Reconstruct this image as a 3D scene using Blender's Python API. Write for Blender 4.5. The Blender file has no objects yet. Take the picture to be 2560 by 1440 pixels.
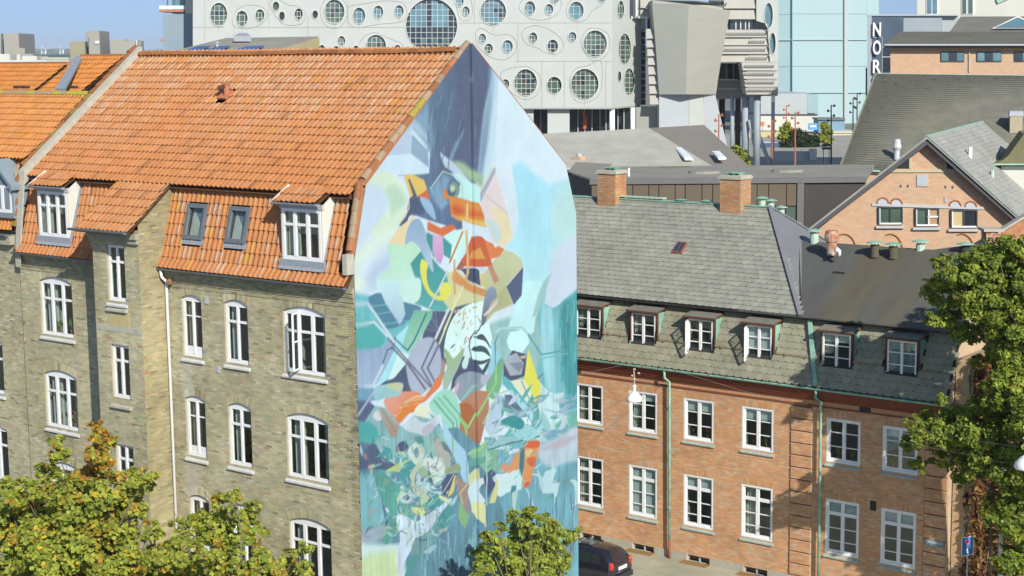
import bpy, bmesh, math, random
import numpy as np
from mathutils import Matrix, Vector
random.seed(7); rng = np.random.default_rng(11)
SC = bpy.context.scene
COL = SC.collection
# ---------------------------------------------------------------- camera
HCAM = 19.63
FPX = 4139.08
PIT, ROL, YAW = [math.radians(v) for v in (8.19486, -0.69084, 38.06185)]
_cy, _sy = math.cos(YAW), math.sin(YAW)
FWD = np.array([-_sy*math.cos(PIT), _cy*math.cos(PIT), -math.sin(PIT)])
_r0 = np.array([_cy, _sy, 0.0]); _u0 = np.cross(_r0, FWD)
RGT = _r0*math.cos(ROL)+_u0*math.sin(ROL)
UPV = -_r0*math.sin(ROL)+_u0*math.cos(ROL)
CAM = np.array([0.0, 0.0, HCAM])
cd = bpy.data.cameras.new('camera'); cam = bpy.data.objects.new('camera', cd); COL.objects.link(cam)
cd.sensor_width = 36.0; cd.lens = 36.0*FPX/2560.0; cd.clip_start = 0.5; cd.clip_end = 30000
mm = Matrix.Identity(4)
for i in range(3):
    mm[i][0] = RGT[i]; mm[i][1] = UPV[i]; mm[i][2] = -FWD[i]; mm[i][3] = CAM[i]
cam.matrix_world = mm
SC.camera = cam
# ---------------------------------------------------------------- light
SUN = np.array([0.755, -0.43, 0.505]); SUN = SUN/np.linalg.norm(SUN)
sd = bpy.data.lights.new('sun', 'SUN'); sd.energy = 4.6; sd.angle = math.radians(0.55); sd.color = (1.0, 0.95, 0.85)
so = bpy.data.objects.new('sun', sd); COL.objects.link(so)
so.rotation_euler = Vector(SUN).to_track_quat('Z', 'Y').to_euler()
W = bpy.data.worlds.new('World'); SC.world = W; W.use_nodes = True
wn = W.node_tree.nodes; wl = W.node_tree.links
for n in list(wn): wn.remove(n)
wo = wn.new('ShaderNodeOutputWorld'); wb = wn.new('ShaderNodeBackground'); sk = wn.new('ShaderNodeTexSky')
sk.sky_type = 'NISHITA'; sk.sun_disc = False
sk.sun_elevation = math.asin(SUN[2]); sk.sun_rotation = math.atan2(SUN[0], SUN[1])
sk.air_density = 1.0; sk.dust_density = 0.3; sk.ozone_density = 1.5; sk.altitude = 20
wb.inputs["Strength"].default_value = 0.12
tc_ = wn.new('ShaderNodeTexCoord'); va_ = wn.new('ShaderNodeVectorMath'); va_.operation = 'ADD'; va_.inputs[1].default_value = (0, 0, 0.24); vn_ = wn.new('ShaderNodeVectorMath'); vn_.operation = 'NORMALIZE'
wl.new(tc_.outputs['Generated'], va_.inputs[0]); wl.new(va_.outputs[0], vn_.inputs[0]); wl.new(vn_.outputs[0], sk.inputs[0])
wl.new(sk.outputs[0], wb.inputs[0]); wl.new(wb.outputs[0], wo.inputs[0])
SC.view_settings.view_transform = 'Standard'; SC.view_settings.look = 'None'
SC.view_settings.exposure = 0.30; SC.view_settings.gamma = 1.0; SC.view_settings.use_curve_mapping = False
# ---------------------------------------------------------------- pixel helpers (photo pixels, 2560 wide)
def ray(x, y): return FWD*FPX+RGT*(x-1280)-UPV*(y-720)
def on(x, y, ax, val):
    d = ray(x, y); return CAM+d*((val-CAM[ax])/d[ax])
def proj(P):
    P = np.asarray(P, float)-CAM; z = P@FWD
    return 1280+FPX*(P@RGT)/z, 720-FPX*(P@UPV)/z
FH = np.array([-_sy, _cy, 0.0]); RH = np.array([_cy, _sy, 0.0])
# ---------------------------------------------------------------- colour / material helpers
def lin(c):
    c = np.asarray(c, float)/255.0
    return np.where(c <= 0.04045, c/12.92, ((c+0.055)/1.055)**2.4)
MATS = {}
def mat(name, col, rough=0.8, var=0.12, scale=1.5, bump=0.0, bscale=30.0, attr=False, metal=0.0, col2=None, c2scale=0.4, spec=0.4, stretch=(1, 1, 1), coat=0.0, emis=None, obj_coords=False, trans=0.0):
    if name in MATS: return MATS[name]
    m = bpy.data.materials.new(name); m.use_nodes = True
    N = m.node_tree.nodes; L = m.node_tree.links
    b = N['Principled BSDF']; b.inputs['Roughness'].default_value = rough; b.inputs['Metallic'].default_value = metal
    b.inputs['Specular IOR Level'].default_value = spec
    if coat: b.inputs['Coat Weight'].default_value = coat
    geo = N.new('ShaderNodeNewGeometry'); mp = N.new('ShaderNodeMapping'); mp.inputs['Scale'].default_value = stretch
    if obj_coords:
        tc = N.new('ShaderNodeTexCoord'); L.new(tc.outputs['Object'], mp.inputs['Vector'])
    else:
        L.new(geo.outputs['Position'], mp.inputs['Vector'])
    if attr:
        a = N.new('ShaderNodeAttribute'); a.attribute_name = 'col'; src = a.outputs['Color']
    else:
        rgb = N.new('ShaderNodeRGB'); rgb.outputs[0].default_value = (*col, 1); src = rgb.outputs[0]
    if col2 is not None:
        n2 = N.new('ShaderNodeTexNoise'); n2.inputs['Scale'].default_value = c2scale; n2.inputs['Detail'].default_value = 5
        L.new(mp.outputs[0], n2.inputs['Vector'])
        mr = N.new('ShaderNodeMapRange'); mr.inputs[1].default_value = 0.45; mr.inputs[2].default_value = 0.65
        L.new(n2.outputs['Fac'], mr.inputs[0])
        mx = N.new('ShaderNodeMix'); mx.data_type = 'RGBA'; L.new(mr.outputs[0], mx.inputs[0])
        L.new(src, mx.inputs[6]); mx.inputs[7].default_value = (*col2, 1); src = mx.outputs[2]
    if var > 0:
        nt = N.new('ShaderNodeTexNoise'); nt.inputs['Scale'].default_value = scale; nt.inputs['Detail'].default_value = 7; nt.inputs['Roughness'].default_value = 0.65
        L.new(mp.outputs[0], nt.inputs['Vector'])
        mr = N.new('ShaderNodeMapRange'); mr.inputs[1].default_value = 0.25; mr.inputs[2].default_value = 0.75
        mr.inputs[3].default_value = 1-var; mr.inputs[4].default_value = 1+var
        L.new(nt.outputs['Fac'], mr.inputs[0])
        vm = N.new('ShaderNodeVectorMath'); vm.operation = 'SCALE'; L.new(src, vm.inputs[0]); L.new(mr.outputs[0], vm.inputs['Scale']); src = vm.outputs[0]
    L.new(src, b.inputs['Base Color'])
    if trans > 0:
        tl = N.new('ShaderNodeBsdfTranslucent'); L.new(src, tl.inputs[0])
        ms = N.new('ShaderNodeMixShader'); ms.inputs[0].default_value = trans
        L.new(b.outputs[0], ms.inputs[1]); L.new(tl.outputs[0], ms.inputs[2]); L.new(ms.outputs[0], N['Material Output'].inputs[0])
    if bump > 0:
        nb = N.new('ShaderNodeTexNoise'); nb.inputs['Scale'].default_value = bscale; nb.inputs['Detail'].default_value = 4
        L.new(mp.outputs[0], nb.inputs['Vector'])
        bp = N.new('ShaderNodeBump'); bp.inputs['Strength'].default_value = bump; bp.inputs['Distance'].default_value = 0.02
        L.new(nb.outputs['Fac'], bp.inputs['Height']); L.new(bp.outputs[0], b.inputs['Normal'])
    if emis: b.inputs['Emission Color'].default_value = (*emis, 1)
    MATS[name] = m; return m
def glass_mat(name, tint, refl=1.0, rough=0.02):
    if name in MATS: return MATS[name]
    m = bpy.data.materials.new(name); m.use_nodes = True; N = m.node_tree.nodes; L = m.node_tree.links
    N.remove(N['Principled BSDF'])
    t = N.new('ShaderNodeBsdfTransparent'); t.inputs[0].default_value = (*tint, 1)
    g = N.new('ShaderNodeBsdfGlossy'); g.inputs['Roughness'].default_value = rough; g.inputs[0].default_value = (1, 1, 1, 1)
    f = N.new('ShaderNodeLayerWeight'); f.inputs[0].default_value = 0.5
    pw = N.new('ShaderNodeMath'); pw.operation = 'POWER'; pw.inputs[1].default_value = 4.0; L.new(f.outputs['Facing'], pw.inputs[0])
    mu = N.new('ShaderNodeMath'); mu.operation = 'MULTIPLY_ADD'; mu.inputs[1].default_value = 0.9*refl; mu.inputs[2].default_value = 0.045*refl; mu.use_clamp = True
    L.new(pw.outputs[0], mu.inputs[0])
    ms = N.new('ShaderNodeMixShader'); L.new(mu.outputs[0], ms.inputs[0]); L.new(t.outputs[0], ms.inputs[1]); L.new(g.outputs[0], ms.inputs[2])
    L.new(ms.outputs[0], N['Material Output'].inputs[0]); MATS[name] = m; return m
# ---------------------------------------------------------------- object helpers
def link(o, parent=None):
    COL.objects.link(o)
    if parent is not None:
        o.parent = parent
        o.matrix_parent_inverse = parent.matrix_world.inverted() if parent.type == 'EMPTY' else Matrix.Identity(4)
    return o
def thing(name, label, cat, loc, group=None):
    o = bpy.data.objects.new(name, None); COL.objects.link(o); o.location = loc
    o.empty_display_size = 0.5
    o.matrix_world = Matrix.Translation(Vector([float(v) for v in loc])); o['label'] = label; o['category'] = cat
    if group: o['group'] = group
    return o
def tag(o, label, cat, group=None):
    o['label'] = label; o['category'] = cat
    if group: o['group'] = group
    return o
def kind(o, k): o['kind'] = k; return o
class MB:
    def __init__(s): s.v = []; s.f = []; s.m = []; s.mats = []
    def mi(s, m):
        if m not in s.mats: s.mats.append(m)
        return s.mats.index(m)
    def face(s, pts, m):
        i = len(s.v); s.v += [tuple(map(float, p)) for p in pts]; s.f.append(tuple(range(i, i+len(pts)))); s.m.append(s.mi(m))
    def box(s, x0, x1, y0, y1, z0, z1, m):
        i = len(s.v); s.v += [(x, y, z) for x in (x0, x1) for y in (y0, y1) for z in (z0, z1)]
        for f in ((0, 1, 3, 2), (4, 6, 7, 5), (0, 4, 5, 1), (2, 3, 7, 6), (0, 2, 6, 4), (1, 5, 7, 3)):
            s.f.append(tuple(i+k for k in f)); s.m.append(s.mi(m))
        return s
    def bar(s, a, b, w, h, m, up=(0, 0, 1)):
        a = np.array(a, float); b = np.array(b, float); d = b-a; d = d/np.linalg.norm(d)
        sd_ = np.cross(d, up); n = np.linalg.norm(sd_)
        if n < 1e-4: sd_ = np.cross(d, (1, 0, 0)); n = np.linalg.norm(sd_)
        sd_ = sd_/n*w/2; u = np.cross(sd_, d); u = u/np.linalg.norm(u)*h/2
        i = len(s.v)
        for p in (a, b):
            for q in (-sd_-u, sd_-u, sd_+u, -sd_+u): s.v.append(tuple(p+q))
        for f in ((3, 2, 1, 0), (4, 5, 6, 7), (0, 1, 5, 4), (1, 2, 6, 5), (2, 3, 7, 6), (3, 0, 4, 7)):
            s.f.append(tuple(i+k for k in f)); s.m.append(s.mi(m))
        return s
    def tube(s, pts, r, m, n=8, cap=True):
        pts = [np.array(p, float) for p in pts]; rr = r if hasattr(r, '__len__') else [r]*len(pts)
        rings = []
        ref = np.array([0.3, 0.2, 0.93])
        for k, p in enumerate(pts):
            d = (pts[min(k+1, len(pts)-1)]-pts[max(k-1, 0)]); d = d/np.linalg.norm(d)
            a = np.cross(d, ref)
            if np.linalg.norm(a) < 0.1: a = np.cross(d, (1, 0, 0))
            a = a/np.linalg.norm(a); b = np.cross(d, a); i = len(s.v)
            for q in range(n):
                t = 2*math.pi*q/n; s.v.append(tuple(p+rr[k]*(a*math.cos(t)+b*math.sin(t))))
            rings.append(i)
        for i, j in zip(rings, rings[1:]):
            for q in range(n): s.f.append((i+q, i+(q+1) % n, j+(q+1) % n, j+q)); s.m.append(s.mi(m))
        if cap:
            s.f.append(tuple(range(rings[0], rings[0]+n))[::-1]); s.m.append(s.mi(m))
            s.f.append(tuple(range(rings[-1], rings[-1]+n))); s.m.append(s.mi(m))
        return s
    def lathe(s, prof, c, m, n=16):
        rings = []
        for (r, z) in prof:
            i = len(s.v); rings.append(i)
            for q in range(n):
                t = 2*math.pi*q/n; s.v.append((c[0]+r*math.cos(t), c[1]+r*math.sin(t), c[2]+z))
        for i, j in zip(rings, rings[1:]):
            for q in range(n): s.f.append((i+q, i+(q+1) % n, j+(q+1) % n, j+q)); s.m.append(s.mi(m))
        s.f.append(tuple(range(rings[0], rings[0]+n))[::-1]); s.m.append(s.mi(m))
        s.f.append(tuple(range(rings[-1], rings[-1]+n))); s.m.append(s.mi(m))
        return s
    def prism(s, pts, ext, m, m2=None):
        pts = [np.array(p, float) for p in pts]; ext = np.array(ext, float); k = len(pts)
        i = len(s.v); s.v += [tuple(p) for p in pts]+[tuple(p+ext) for p in pts]
        s.f.append(tuple(range(i, i+k))); s.m.append(s.mi(m)); s.f.append(tuple(range(i+k, i+2*k))[::-1]); s.m.append(s.mi(m))
        for q in range(k):
            a, b = q, (q+1) % k; s.f.append((i+a, i+k+a, i+k+b, i+b)); s.m.append(s.mi(m2 or m))
        return s
    def mesh(s, name):
        me = bpy.data.meshes.new(name); me.from_pydata(s.v, [], s.f)
        for m in s.mats: me.materials.append(m)
        me.polygons.foreach_set('material_index', s.m); me.update(); return me
    def build(s, name, parent=None, smooth=False, bevel=0.0, fixn=True):
        me = s.mesh(name)
        if fixn:
            bm = bmesh.new(); bm.from_mesh(me)
            if bevel > 0: bmesh.ops.remove_doubles(bm, verts=bm.verts, dist=1e-5)
            bmesh.ops.recalc_face_normals(bm, faces=bm.faces)
            if bevel > 0: bmesh.ops.bevel(bm, geom=bm.edges[:], offset=bevel, segments=1, affect='EDGES', clamp_overlap=True)
            bm.to_mesh(me); bm.free()
        if smooth:
            me.polygons.foreach_set('use_smooth', [True]*len(me.polygons))
        return link(bpy.data.objects.new(name, me), parent)
def scatter_mesh(name, tv, tf, O, EX, EY, EZ, col, material, col2=None, amt=None, mask=None, smooth=False, hide=None):
    """one mesh made of n copies of a template; colour attribute per vertex"""
    tv = np.asarray(tv, float); n = len(O); k = len(tv)
    V = O[:, None, :]+tv[None, :, 0, None]*EX[:, None, :]+tv[None, :, 1, None]*EY[:, None, :]+tv[None, :, 2, None]*EZ[:, None, :]
    V = V.reshape(-1, 3)
    if n and np.dot(np.cross(EX[0], EY[0]), EZ[0]) < 0: tf = [tuple(f)[::-1] for f in tf]
    sizes = np.array([len(f) for f in tf]); flat = np.concatenate([np.array(f) for f in tf])
    loops = (flat[None, :]+(np.arange(n)*k)[:, None]).reshape(-1)
    tot = np.tile(sizes, n); start = np.concatenate([[0], np.cumsum(tot)[:-1]])
    me = bpy.data.meshes.new(name); me.vertices.add(n*k); me.vertices.foreach_set('co', V.astype(np.float32).ravel())
    me.loops.add(len(loops)); me.loops.foreach_set('vertex_index', loops.astype(np.int32))
    me.polygons.add(len(tot)); me.polygons.foreach_set('loop_start', start.astype(np.int32)); me.polygons.foreach_set('loop_total', tot.astype(np.int32))
    C = np.ones((n, k, 4)); C[:, :, :3] = col[:, None, :]
    if amt is not None:
        w = (amt[:, None]*mask[None, :])[:, :, None]; C[:, :, :3] = C[:, :, :3]*(1-w)+col2[:, None, :]*w
    me.update(calc_edges=True)
    at = me.color_attributes.new('col', 'FLOAT_COLOR', 'POINT'); at.data.foreach_set('color', C.astype(np.float32).ravel())
    me.materials.append(material)
    me.validate(); me.polygons.foreach_set('use_smooth', np.full(len(me.polygons), bool(smooth))); me.update(); return me
def pieces(name, parent, tv, tf, O, EX, EY, EZ, col, material, col2=None, amt=None, mask=None, nsingle=300, stuffname=None, smooth=False):
    """the nsingle nearest to the camera as objects of their own, the rest as one part"""
    O = np.asarray(O, float); n = len(O)
    bc = lambda A: np.broadcast_to(np.asarray(A, float), (n, 3)).copy()
    EX, EY, EZ, col = bc(EX), bc(EY), bc(EZ), bc(col)
    if col2 is not None: col2 = bc(col2)
    ctr = O+0.5*EX+0.5*EZ
    px, py = proj(ctr); vis = (px > 0) & (px < 2560) & (py > 0) & (py < 1440)
    d = np.linalg.norm(ctr-CAM, axis=1)+np.where(vis, 0, 1e4)
    order = np.argsort(d); sel = order[:nsingle]; rest = np.ones(n, bool); rest[sel] = False
    if rest.any():
        r = rest
        me = scatter_mesh(stuffname or name+'s', tv, tf, O[r], EX[r], EY[r], EZ[r], col[r], material, None if col2 is None else col2[r], None if amt is None else amt[r], mask, smooth)
        kind(link(bpy.data.objects.new(stuffname or name+'s', me), parent), 'stuff')
    if nsingle == 0: return
    # a few colour variants share their mesh data
    var = []
    idx = sel[:: max(1, len(sel)//12)][:12]
    o3 = np.zeros((1, 3)); I = np.eye(3)
    for i in idx:
        var.append(scatter_mesh(name, tv, tf, o3, I[0:1], I[1:2], I[2:3], col[i:i+1], material, None if col2 is None else col2[i:i+1], None if amt is None else amt[i:i+1], mask, smooth))
    for i in sel:
        o = bpy.data.objects.new(name, random.choice(var)); COL.objects.link(o); o.parent = parent
        M = Matrix.Identity(4)
        for r in range(3): M[r][0], M[r][1], M[r][2], M[r][3] = EX[i][r], EY[i][r], EZ[i][r], O[i][r]
        o.matrix_parent_inverse = parent.matrix_world.inverted(); o.matrix_basis = M
BOXV = [(0, 0, 0), (1, 0, 0), (1, 0, 1), (0, 0, 1), (0, 1, 0), (1, 1, 0), (1, 1, 1), (0, 1, 1)]   # y = outwards
BOXF = [(4, 7, 6, 5), (0, 1, 5, 4), (3, 7, 6, 2), (0, 4, 7, 3), (1, 2, 6, 5)]
def bricks(name, parent, org, ex, nrm, L, Z0, Z1, free, pal, material, nsingle=0, stuffname='brickwork', course=0.0667, bl=0.236, jitter=0.0035, prot=0.002, extra=None):
    """running courses of bricks on a wall face; free(z)-> list of (s0,s1) intervals"""
    ex = np.array(ex, float); nrm = np.array(nrm, float); O = []; LX = []; H = []
    z = Z0; r = 0
    while z < Z1-0.02:
        off = (0.0, 0.12, 0.06, 0.18, 0.03, 0.15)[r % 6]+0.02*math.sin(r*1.7); unit = bl if r % 4 < 2 else bl
        for (a, b) in free(z+course/2):
            s = math.floor((a-off)/unit)*unit+off
            while s < b:
                s0 = max(s, a)+0.005; s1 = min(s+unit, b)-0.005
                if s1-s0 > 0.03: O.append((s0, z)); LX.append(s1-s0); H.append(course-0.0105)
                s += unit
        z += course; r += 1
    O = np.array(O); LX = np.array(LX); n = len(O)
    H = np.array(H)
    P = np.array(org, float)[None, :]+O[:, :1]*ex[None, :]+np.array([0, 0, 1.0])[None, :]*O[:, 1:2]
    EX = ex[None, :]*LX[:, None]; EY = nrm[None, :]*(prot+rng.random(n)*jitter)[:, None]; EZ = np.array([0, 0, 1.0])[None, :]*H[:, None]
    col = pal(n, P)
    if extra is not None:
        P = np.vstack([P, extra[0]]); EX = np.vstack([EX, extra[1]]); EY = np.vstack([EY, extra[2]]); EZ = np.vstack([EZ, extra[3]]); col = np.vstack([col, pal(len(extra[0]), extra[0])])
    pieces(name, parent, BOXV, BOXF, P, EX, EY, EZ, col, material, nsingle=nsingle, stuffname=stuffname)
def wall_holes(mb, org, ex, nrm, L, Z0, Z1, holes, m, depth=0.14):
    """flat wall with rectangular openings (s0,s1,z0,z1[,rise]); reveals go inwards; arched heads"""
    org = np.array(org, float); ex = np.array(ex, float); nrm = np.array(nrm, float); up = np.array([0, 0, 1.0])
    P = lambda s, z, d=0: org+ex*s+up*z-nrm*d
    H = []
    for h in holes:
        rise = h[4] if len(h) > 4 else 0
        H.append((h[0], h[1], h[2], h[3]+rise, rise))
    xs = sorted(set([0, L]+[v for h in H for v in h[:2] if 0 < v < L])); zs = sorted(set([Z0, Z1]+[v for h in H for v in h[2:4] if Z0 < v < Z1]))
    for i in range(len(xs)-1):
        for j in range(len(zs)-1):
            cx, cz = (xs[i]+xs[i+1])/2, (zs[j]+zs[j+1])/2
            if any(h[0] < cx < h[1] and h[2] < cz < h[3] for h in H): continue
            mb.face([P(xs[i], zs[j]), P(xs[i+1], zs[j]), P(xs[i+1], zs[j+1]), P(xs[i], zs[j+1])], m)
    for (a, b, z0, z1, rise) in H:
        zz = z1-rise
        mb.face([P(a, z0), P(a, zz), P(a, zz, depth), P(a, z0, depth)], m); mb.face([P(b, z0), P(b, z0, depth), P(b, zz, depth), P(b, zz)], m)
        mb.face([P(a, z0), P(a, z0, depth), P(b, z0, depth), P(b, z0)], m)
        if rise == 0: mb.face([P(a, z1), P(b, z1), P(b, z1, depth), P(a, z1, depth)], m)
        else:
            n = 8; arc = [(a+(b-a)*t/n, zz+rise*(1-(2*t/n-1)**2)) for t in range(n+1)]
            for (s0, y0), (s1, y1) in zip(arc, arc[1:]):
                mb.face([P(s0, y0), P(s1, y1), P(s1, z1), P(s0, z1)], m); mb.face([P(s0, y0), P(s0, y0, depth), P(s1, y1, depth), P(s1, y1)], m)
def free_of(holes, L, xmin=0.0, mask=None):
    def f(z):
        iv = [(xmin, L)] if mask is None else mask(z)
        for h in holes:
            rise = h[4] if len(h) > 4 else 0
            if h[2] < z < h[3]+rise:
                a, b = h[0], h[1]
                if z > h[3] and rise > 0:
                    w = math.sqrt(max(0, 1-(z-h[3])/rise))*(b-a)/2; c = (a+b)/2; a, b = c-w, c+w
                out = []
                for (p, q) in iv:
                    if b <= p or a >= q: out.append((p, q)); continue
                    if a > p: out.append((p, a))
                    if b < q: out.append((b, q))
                iv = out
        return iv
    return f
# ---------------------------------------------------------------- windows
WHITE = mat('white_paint', (0.80, 0.80, 0.80), 0.45, 0.06, 4)
GREYP = mat('grey_paint', (0.42, 0.45, 0.47), 0.5, 0.08, 4)
SILLM = mat('sill_cement', (0.55, 0.55, 0.53), 0.8, 0.12, 5)
GLASS = glass_mat('window_glass', (0.86, 0.90, 0.88), 1.2)
ROOM = mat('room_wall', (0.42, 0.42, 0.37), 0.9, 0.1, 2)
CURT = mat('curtain_cloth', (0.80, 0.82, 0.78), 0.9, 0.1, 8, trans=0.35)
BLIND = mat('roller_blind', (0.60, 0.68, 0.72), 0.8, 0.05, 8)
PLANTM = mat('pot_plant_green', (0.16, 0.24, 0.04), 0.7, 0.4, 20)
POTM = mat('clay_pot', (0.35, 0.16, 0.08), 0.8, 0.1, 20)
PINKM = mat('pink_flower', (0.6, 0.12, 0.2), 0.8, 0.2, 20)
_wc = {}
def frame_mesh(key, w, h, cols, rows, arch, fw, rec, mull, thick_tr, m, casing, tilt):
    k = ('f',)+key
    if k in _wc: return _wc[k]
    b = MB(); d0, d1 = rec, rec+0.06
    b.box(0, fw, d0, d1, 0, h, m); b.box(w-fw, w, d0, d1, 0, h, m); b.box(fw, w-fw, d0, d1, 0, fw*1.2, m); b.box(fw, w-fw, d0, d1, h-fw, h, m)
    if arch > 0:
        n = 10; arc = [(w*t/n, h+arch*(1-(2*t/n-1)**2)) for t in range(n+1)]
        b.prism([(x, d0, z) for x, z in arc], (0, 0.06, 0), m)
    for c in range(1, cols): x = w*c/cols; b.box(x-mull/2, x+mull/2, d0-0.012, d1-0.004, fw*1.2, h-fw, m)
    for r in rows:
        z = h*abs(r); t = thick_tr if r < 0 else 0.035
        for c in range(cols):
            xa = fw if c == 0 else w*c/cols+mull/2; xb = w-fw if c == cols-1 else w*(c+1)/cols-mull/2
            b.box(xa, xb, d0+(0.0 if t > 0.05 else 0.01), d1-0.006, z-t/2, z+t/2, m)
    if casing:
        c = casing
        b.box(-0.0, c, d0-0.05, d0-0.001, 0, h, m); b.box(w-c, w, d0-0.05, d0-0.001, 0, h, m); b.box(c, w-c, d0-0.05, d0-0.001, h-c, h, m); b.box(c, w-c, d0-0.05, d0-0.001, 0, c*0.8, m)
    me = b.mesh('window'); bm = bmesh.new(); bm.from_mesh(me); bmesh.ops.recalc_face_normals(bm, faces=bm.faces); bm.to_mesh(me); bm.free()
    _wc[k] = me; return me
def unit_box_mesh(name, m):
    k = (name, m.name)
    if k not in _wc:
        b = MB(); b.box(0, 1, 0, 1, 0, 1, m); me = b.mesh(name); bm = bmesh.new(); bm.from_mesh(me); bmesh.ops.recalc_face_normals(bm, faces=bm.faces); bm.to_mesh(me); bm.free(); _wc[k] = me
    return _wc[k]
def sub(name, me, parent, M, loc=(0, 0, 0), scl=(1, 1, 1)):
    """child whose local matrix is relative to its parent's own matrix"""
    o = bpy.data.objects.new(name, me); COL.objects.link(o); o.parent = parent
    o.matrix_parent_inverse = Matrix.Identity(4)
    o.matrix_basis = M @ Matrix.Translation(loc) @ Matrix.Diagonal((*scl, 1)); return o
def room_mesh():
    if 'room' not in _wc:
        b = MB()
        b.face([(0, 0, 0), (0, 1, 0), (0, 1, 1), (0, 0, 1)], ROOM); b.face([(1, 0, 0), (1, 0, 1), (1, 1, 1), (1, 1, 0)], ROOM)
        b.face([(0, 1, 0), (1, 1, 0), (1, 1, 1), (0, 1, 1)], ROOM); b.face([(0, 0, 0), (1, 0, 0), (1, 1, 0), (0, 1, 0)], ROOM); b.face([(0, 0, 1), (0, 1, 1), (1, 1, 1), (1, 0, 1)], ROOM)
        _wc['room'] = b.mesh('room')
    return _wc['room']
def curtain_mesh(seed):
    k = ('curt', seed)
    if k not in _wc:
        r = random.Random(seed); b = MB(); n = 14; xs = [i/n for i in range(n+1)]; ys = [0.35*math.sin(i*1.9+r.random()*3) for i in range(n+1)]
        for i in range(n):
            b.face([(xs[i], ys[i], 0), (xs[i+1], ys[i+1], 0), (xs[i+1]*0.9, ys[i+1], 1), (xs[i]*0.9, ys[i], 1)], CURT)
        _wc[k] = b.mesh('curtain')
    return _wc[k]
def plant_mesh(seed):
    k = ('plant', seed)
    if k not in _wc:
        r = random.Random(seed); b = MB(); b.lathe([(0.05, 0), (0.075, 0.12)], (0, 0, 0), POTM, 8)
        fl = seed % 3 == 0
        for i in range(26):
            a = r.random()*6.28; rad = r.random()*0.13; z = 0.14+r.random()*0.26; s = 0.05
            c = np.array([rad*math.cos(a), rad*math.sin(a)*0.5, z]); u = np.array([r.random()-.5, r.random()-.5, r.random()])*s*1.5; v = np.array([r.random()-.5, r.random()-.5, r.random()-.5])*s*2
            b.face([c-u, c-v, c+u, c+v], PINKM if fl and z > 0.3 else PLANTM)
        _wc[k] = b.mesh('pot_plant')
    return _wc[k]
def window(parent, M, w, h, cols, rows, arch=0, fw=0.07, rec=0.07, mull=0.07, thick=0.07, m=None, casing=0, inside='c', seed=0, sill=True, sillm=None, base_panel=0, name='window', depth=1.3, lintel=False):
    """window part in a frame M (x along wall, y inwards, z up); children: pane, sill, curtain ..."""
    m = m or WHITE
    key = (round(w, 2), round(h, 2), cols, tuple(rows), arch, fw, rec, mull, thick, m.name, casing, base_panel)
    me = frame_mesh(key, w, h, cols, rows, arch, fw, rec, mull, thick, m, casing, 0)
    if name == 'window':
        f = bpy.data.objects.new('window', me); COL.objects.link(f); f.parent = parent
        f.matrix_parent_inverse = parent.matrix_world.inverted() if parent.type == 'EMPTY' else Matrix.Identity(4); f.matrix_basis = M; I = Matrix.Identity(4); par = f
    else:
        f = sub('window_frame', me, parent, M); I = M; par = parent
    pm = unit_box_mesh('pane', GLASS)
    zs = [fw*1.2]+sorted(h*abs(r) for r in rows)+[h-fw]
    if base_panel:
        sub('base_panel', unit_box_mesh('base_panel', m), par, I, (fw, rec+0.01, fw), (w-2*fw, 0.03, base_panel)); 
    for c in range(cols):
        xa = fw if c == 0 else w*c/cols+mull/2; xb = w-fw if c == cols-1 else w*(c+1)/cols-mull/2
        for z0, z1 in zip(zs, zs[1:]):
            zz = max(z0, base_panel+fw) if base_panel else z0
            sub('pane', pm, par, I, (xa, rec+0.025, zz), (xb-xa, 0.006, z1-zz))
    if name == 'window': sub('room', room_mesh(), par, I, (-0.25, rec+0.062, -0.3), (w+0.5, depth, h+0.45))
    else: sub('room', room_mesh(), par, I, (0.005, rec+0.062, 0.02), (w-0.01, min(depth, 0.30), h-0.03))
    r = random.Random(seed*7+3)
    if 'c' in inside:
        ww = w*r.uniform(0.24, 0.38); sub('curtain', curtain_mesh(seed % 4), par, I, (fw*0.6, rec+0.20, 0.05), (ww, 0.12, h-0.1))
    if 'r' in inside:
        ww = w*r.uniform(0.14, 0.24); sub('curtain', curtain_mesh((seed+1) % 4), par, I, (w-fw*0.6-ww, rec+0.20, 0.05), (ww, 0.12, h-0.1))
    if 'b' in inside:
        hh = h*r.choice([0.24, 0.3, 0.55]); sub('roller_blind', unit_box_mesh('roller_blind', BLIND), par, I, (fw*0.5, rec+0.11, h-hh), (w-fw, 0.01, hh))
    if 'B' in inside: sub('roller_blind', unit_box_mesh('roller_blind', BLIND), par, I, (fw*0.5, rec+0.11, 0.04), (w-fw, 0.01, h-0.04))
    if 'p' in inside:
        for q in (0.28, 0.72):
            if r.random() < 0.8: sub('pot_plant', plant_mesh(seed+int(q*10)), par, I, (w*q+r.uniform(-.08, .08), rec+0.17, 0.05), (1, 1, r.uniform(.9, 1.4)))
    if sill:
        sub('sill', sill_mesh(sillm or SILLM), par, I, (-0.05, 0, -0.16), (w+0.1, 1, 1))
    return f
def sill_mesh(m):
    k = ('sill', m.name)
    if k not in _wc:
        b = MB(); b.prism([(0, -0.07, 0.0), (0, -0.07, 0.05), (0, 0.10, 0.16), (0, 0.10, 0.0)], (1, 0, 0), m); me = b.mesh('sill')
        bm = bmesh.new(); bm.from_mesh(me); bmesh.ops.recalc_face_normals(bm, faces=bm.faces); bm.to_mesh(me); bm.free(); _wc[k] = me
    return _wc[k]
def TM(x, y, z, rz=0.0): return Matrix.Translation((x, y, z)) @ Matrix.Rotation(rz, 4, 'Z')
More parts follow.
